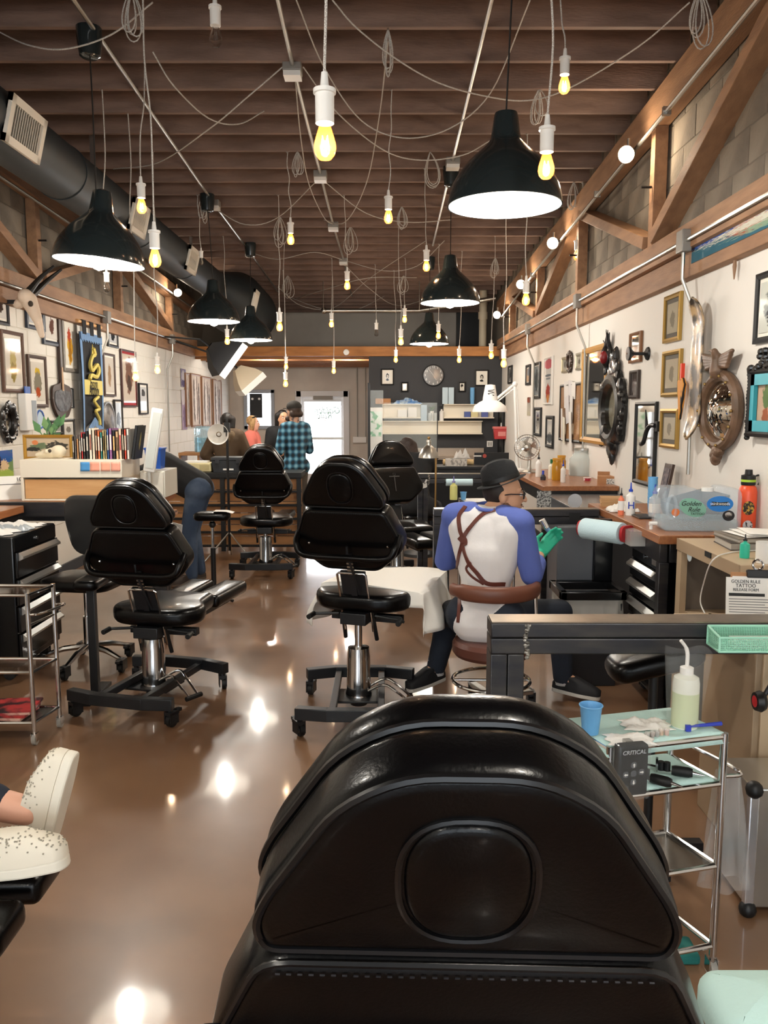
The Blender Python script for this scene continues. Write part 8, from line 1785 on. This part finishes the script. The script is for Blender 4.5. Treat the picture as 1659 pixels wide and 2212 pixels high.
# rear bench with roll, tissue box and bag
rbn = thing('rear_bench', 'dark bench with stickers behind the farthest divider', 'bench', (0, 10.0, 0)); xa, xb = onY(905, 1000, 10).x, onY(1110, 1000, 10).x; zr = .92; obj('bench_front', MB().box(xa, xb, 0, .04, 0, zr - .03), m_black, rbn); obj('bench_top', MB().box(xa, xb, -.02, .45, zr - .03, zr), m_frame, rbn, bev=.003); obj('tall_back', MB().box(onY(1025, 1000, 10.4).x, xb, .41, .45, zr, onY(1050, 978, 10.4).z), m_black, rbn); p = onY(1047, 985, 10.4); obj('round_sticker', MB().cyl((p.x, .408, p.z), (p.x, .405, p.z), .025, n=20), mat('sticker_red', 'b5483c', .5), rbn); obj('scrawl', MB().box(p.x - .14, p.x - .04, .405, .409, p.z - .008, p.z + .008), m_white, rbn)
o = thing('paper_roll', 'tan paper roll lying on the rear bench', 'paper roll', (onY(990, 990, 10.3).x, 10.3, zr + .036)); obj('roll', MB().cyl((-.19, 0, 0), (.19, 0, 0), .035, n=20), mat('tan_roll', 'd3b98a', .8), o); obj('core', MB().cyl((-.195, 0, 0), (.195, 0, 0), .014, n=12), m_card, o)
tbx = thing('tissue_box', 'grey patterned tissue box on the rear bench', 'tissue box', (onY(985, 1020, 10.1).x, 10.1, zr)); obj('box_body', MB().box(-.13, .13, -.05, .05, 0, .09), mat('tissue_print', 'cfcac2', .6, noise=(30, .5, .6), col2='8f8a84'), tbx, bev=.003); obj('opening', MB().box(-.07, .07, -.02, .02, .09, .0905), m_rub, tbx)
crumple('plastic_bag', (onY(998, 1000, 10.1).x, 10.1, zr + .092), .2, .09, .14, mat('white_bag', 'e6e4e0', .4, alpha=.8), 'white plastic bag bulging from the tissue box', 'bag', 44)
# ================================================================ lower right corner
mr_ = thing('arm_rest', 'mint towel wrapped arm rest at the lower right corner', 'arm rest', (.72, .98, 0)); p = onZ(1610, 2150, .62); mr_.location = (p.x + .03, p.y - .02, 0)
obj('wrapped_pad', pad(MB(), rounded([(-.1, -.09), (.1, -.09), (.1, .08), (-.1, .08)], .045, 5), -.05, .04, .035, .012, T(0, 0, .6)), m_mint, mr_); obj('stem', MB().cyl((0, 0, .03), (0, 0, .56), .018), m_frame, mr_); obj('foot', MB().lathe([(.001, 0), (.16, 0), (.15, .02), (.02, .04), (.001, .04)], 24), m_frame, mr_)
ac = thing('flight_case', 'aluminium flight case with black handle at the right edge', 'case', (0, 0, 0)); q = onZ(1590, 1830, 0); obj('shell', MB().box(1.16, 1.55, 2.46, 2.7, .02, .42), m_alu, ac, bev=.006)
for x in (1.16, 1.55): obj('edge_rail', MB().box(x - .015, x + .015, 2.445, 2.47, .02, .42), mat('pale_alu', 'd8dce2', .25, .8), ac, bev=.004)
for x in (1.16, 1.55):
    for z in (.02, .42): obj('corner', MB().sph((x, 2.455, z), .028, 10, 6), m_black, ac)
obj('handle', MB().tube([(1.25, 2.45, .33), (1.25, 2.41, .33), (1.45, 2.41, .33), (1.45, 2.45, .33)], .012, 8), m_black, ac); obj('latch', MB().box(1.22, 1.26, 2.44, 2.46, .24, .3), m_chrome, ac)
bg = thing('plastic_bag', 'clear plastic bag hanging from the near right cart', 'bag', (FR[0] + .035, FR[1] + .04, .6))
def bagf(u, v): a = 2 * PI * u; rr = (.03 + .035 * v) * (1 + .22 * math.sin(5 * a + 4 * v)); return (rr * math.cos(a), rr * .7 * math.sin(a), -.34 * v)
obj('bag_film', MB().grid(bagf, 30, 12), mat('bag_film', 'e9ecec', .12, alpha=.16), bg, smooth=80); obj('bag_loop', MB().tube([(0, 0, 0), (0, -.01, .02), (-.02, -.03, .03), (-.035, -.04, .0)], .002, 5), m_clearp, bg)
sl_ = thing('stool', 'black stool base with a curved leg at the right edge', 'stool', (1.32, 1.95, 0)); obj('column', MB().cyl((0, 0, .08), (0, 0, .5), .025), m_frame, sl_); obj('seat', MB().lathe([(.001, .5), (.17, .5), (.18, .53), (.17, .56), (.001, .57)], 28), m_vinyl, sl_)
for k in range(5): a = 2 * PI * k / 5 + 2.7; obj('base_arm', MB().tube([(0, 0, .1), (.16 * math.cos(a), .16 * math.sin(a), .08), (.28 * math.cos(a), .28 * math.sin(a), .03)], [.026, .022, .02], 8), m_rub, sl_)
hp_ = thing('headphones', 'black and red headphones hanging at the right edge', 'headphones', tuple(onY(1650, 1515, 2.65))); obj('ear_cup', MB().lathe([(.001, 0), (.03, 0), (.036, .012), (.03, .03), (.001, .03)], 20, RY(-PI / 2)), m_black, hp_); obj('red_ring', MB().lathe([(.016, .0305), (.02, .031), (.001, .0315)], 18, RY(-PI / 2)), mat('signal_red', 'c8202c', .4), hp_); obj('band', MB().tube(bez([(.0, 0, .02), (.04, 0, .08), (.12, 0, .09), (.18, 0, .02)], 6), .008, 8), m_black, hp_)
tl3 = obj('green_cloth', MB().box(-.06, .06, -.05, .05, 0, .03), mat('teal_cloth', '1f6f68', .8), loc=(.86, 2.26, .0), bev=.01); tag(tl3, 'dark teal cloth bundle on the floor behind the near cart', 'cloth')
texts_to_meshes()
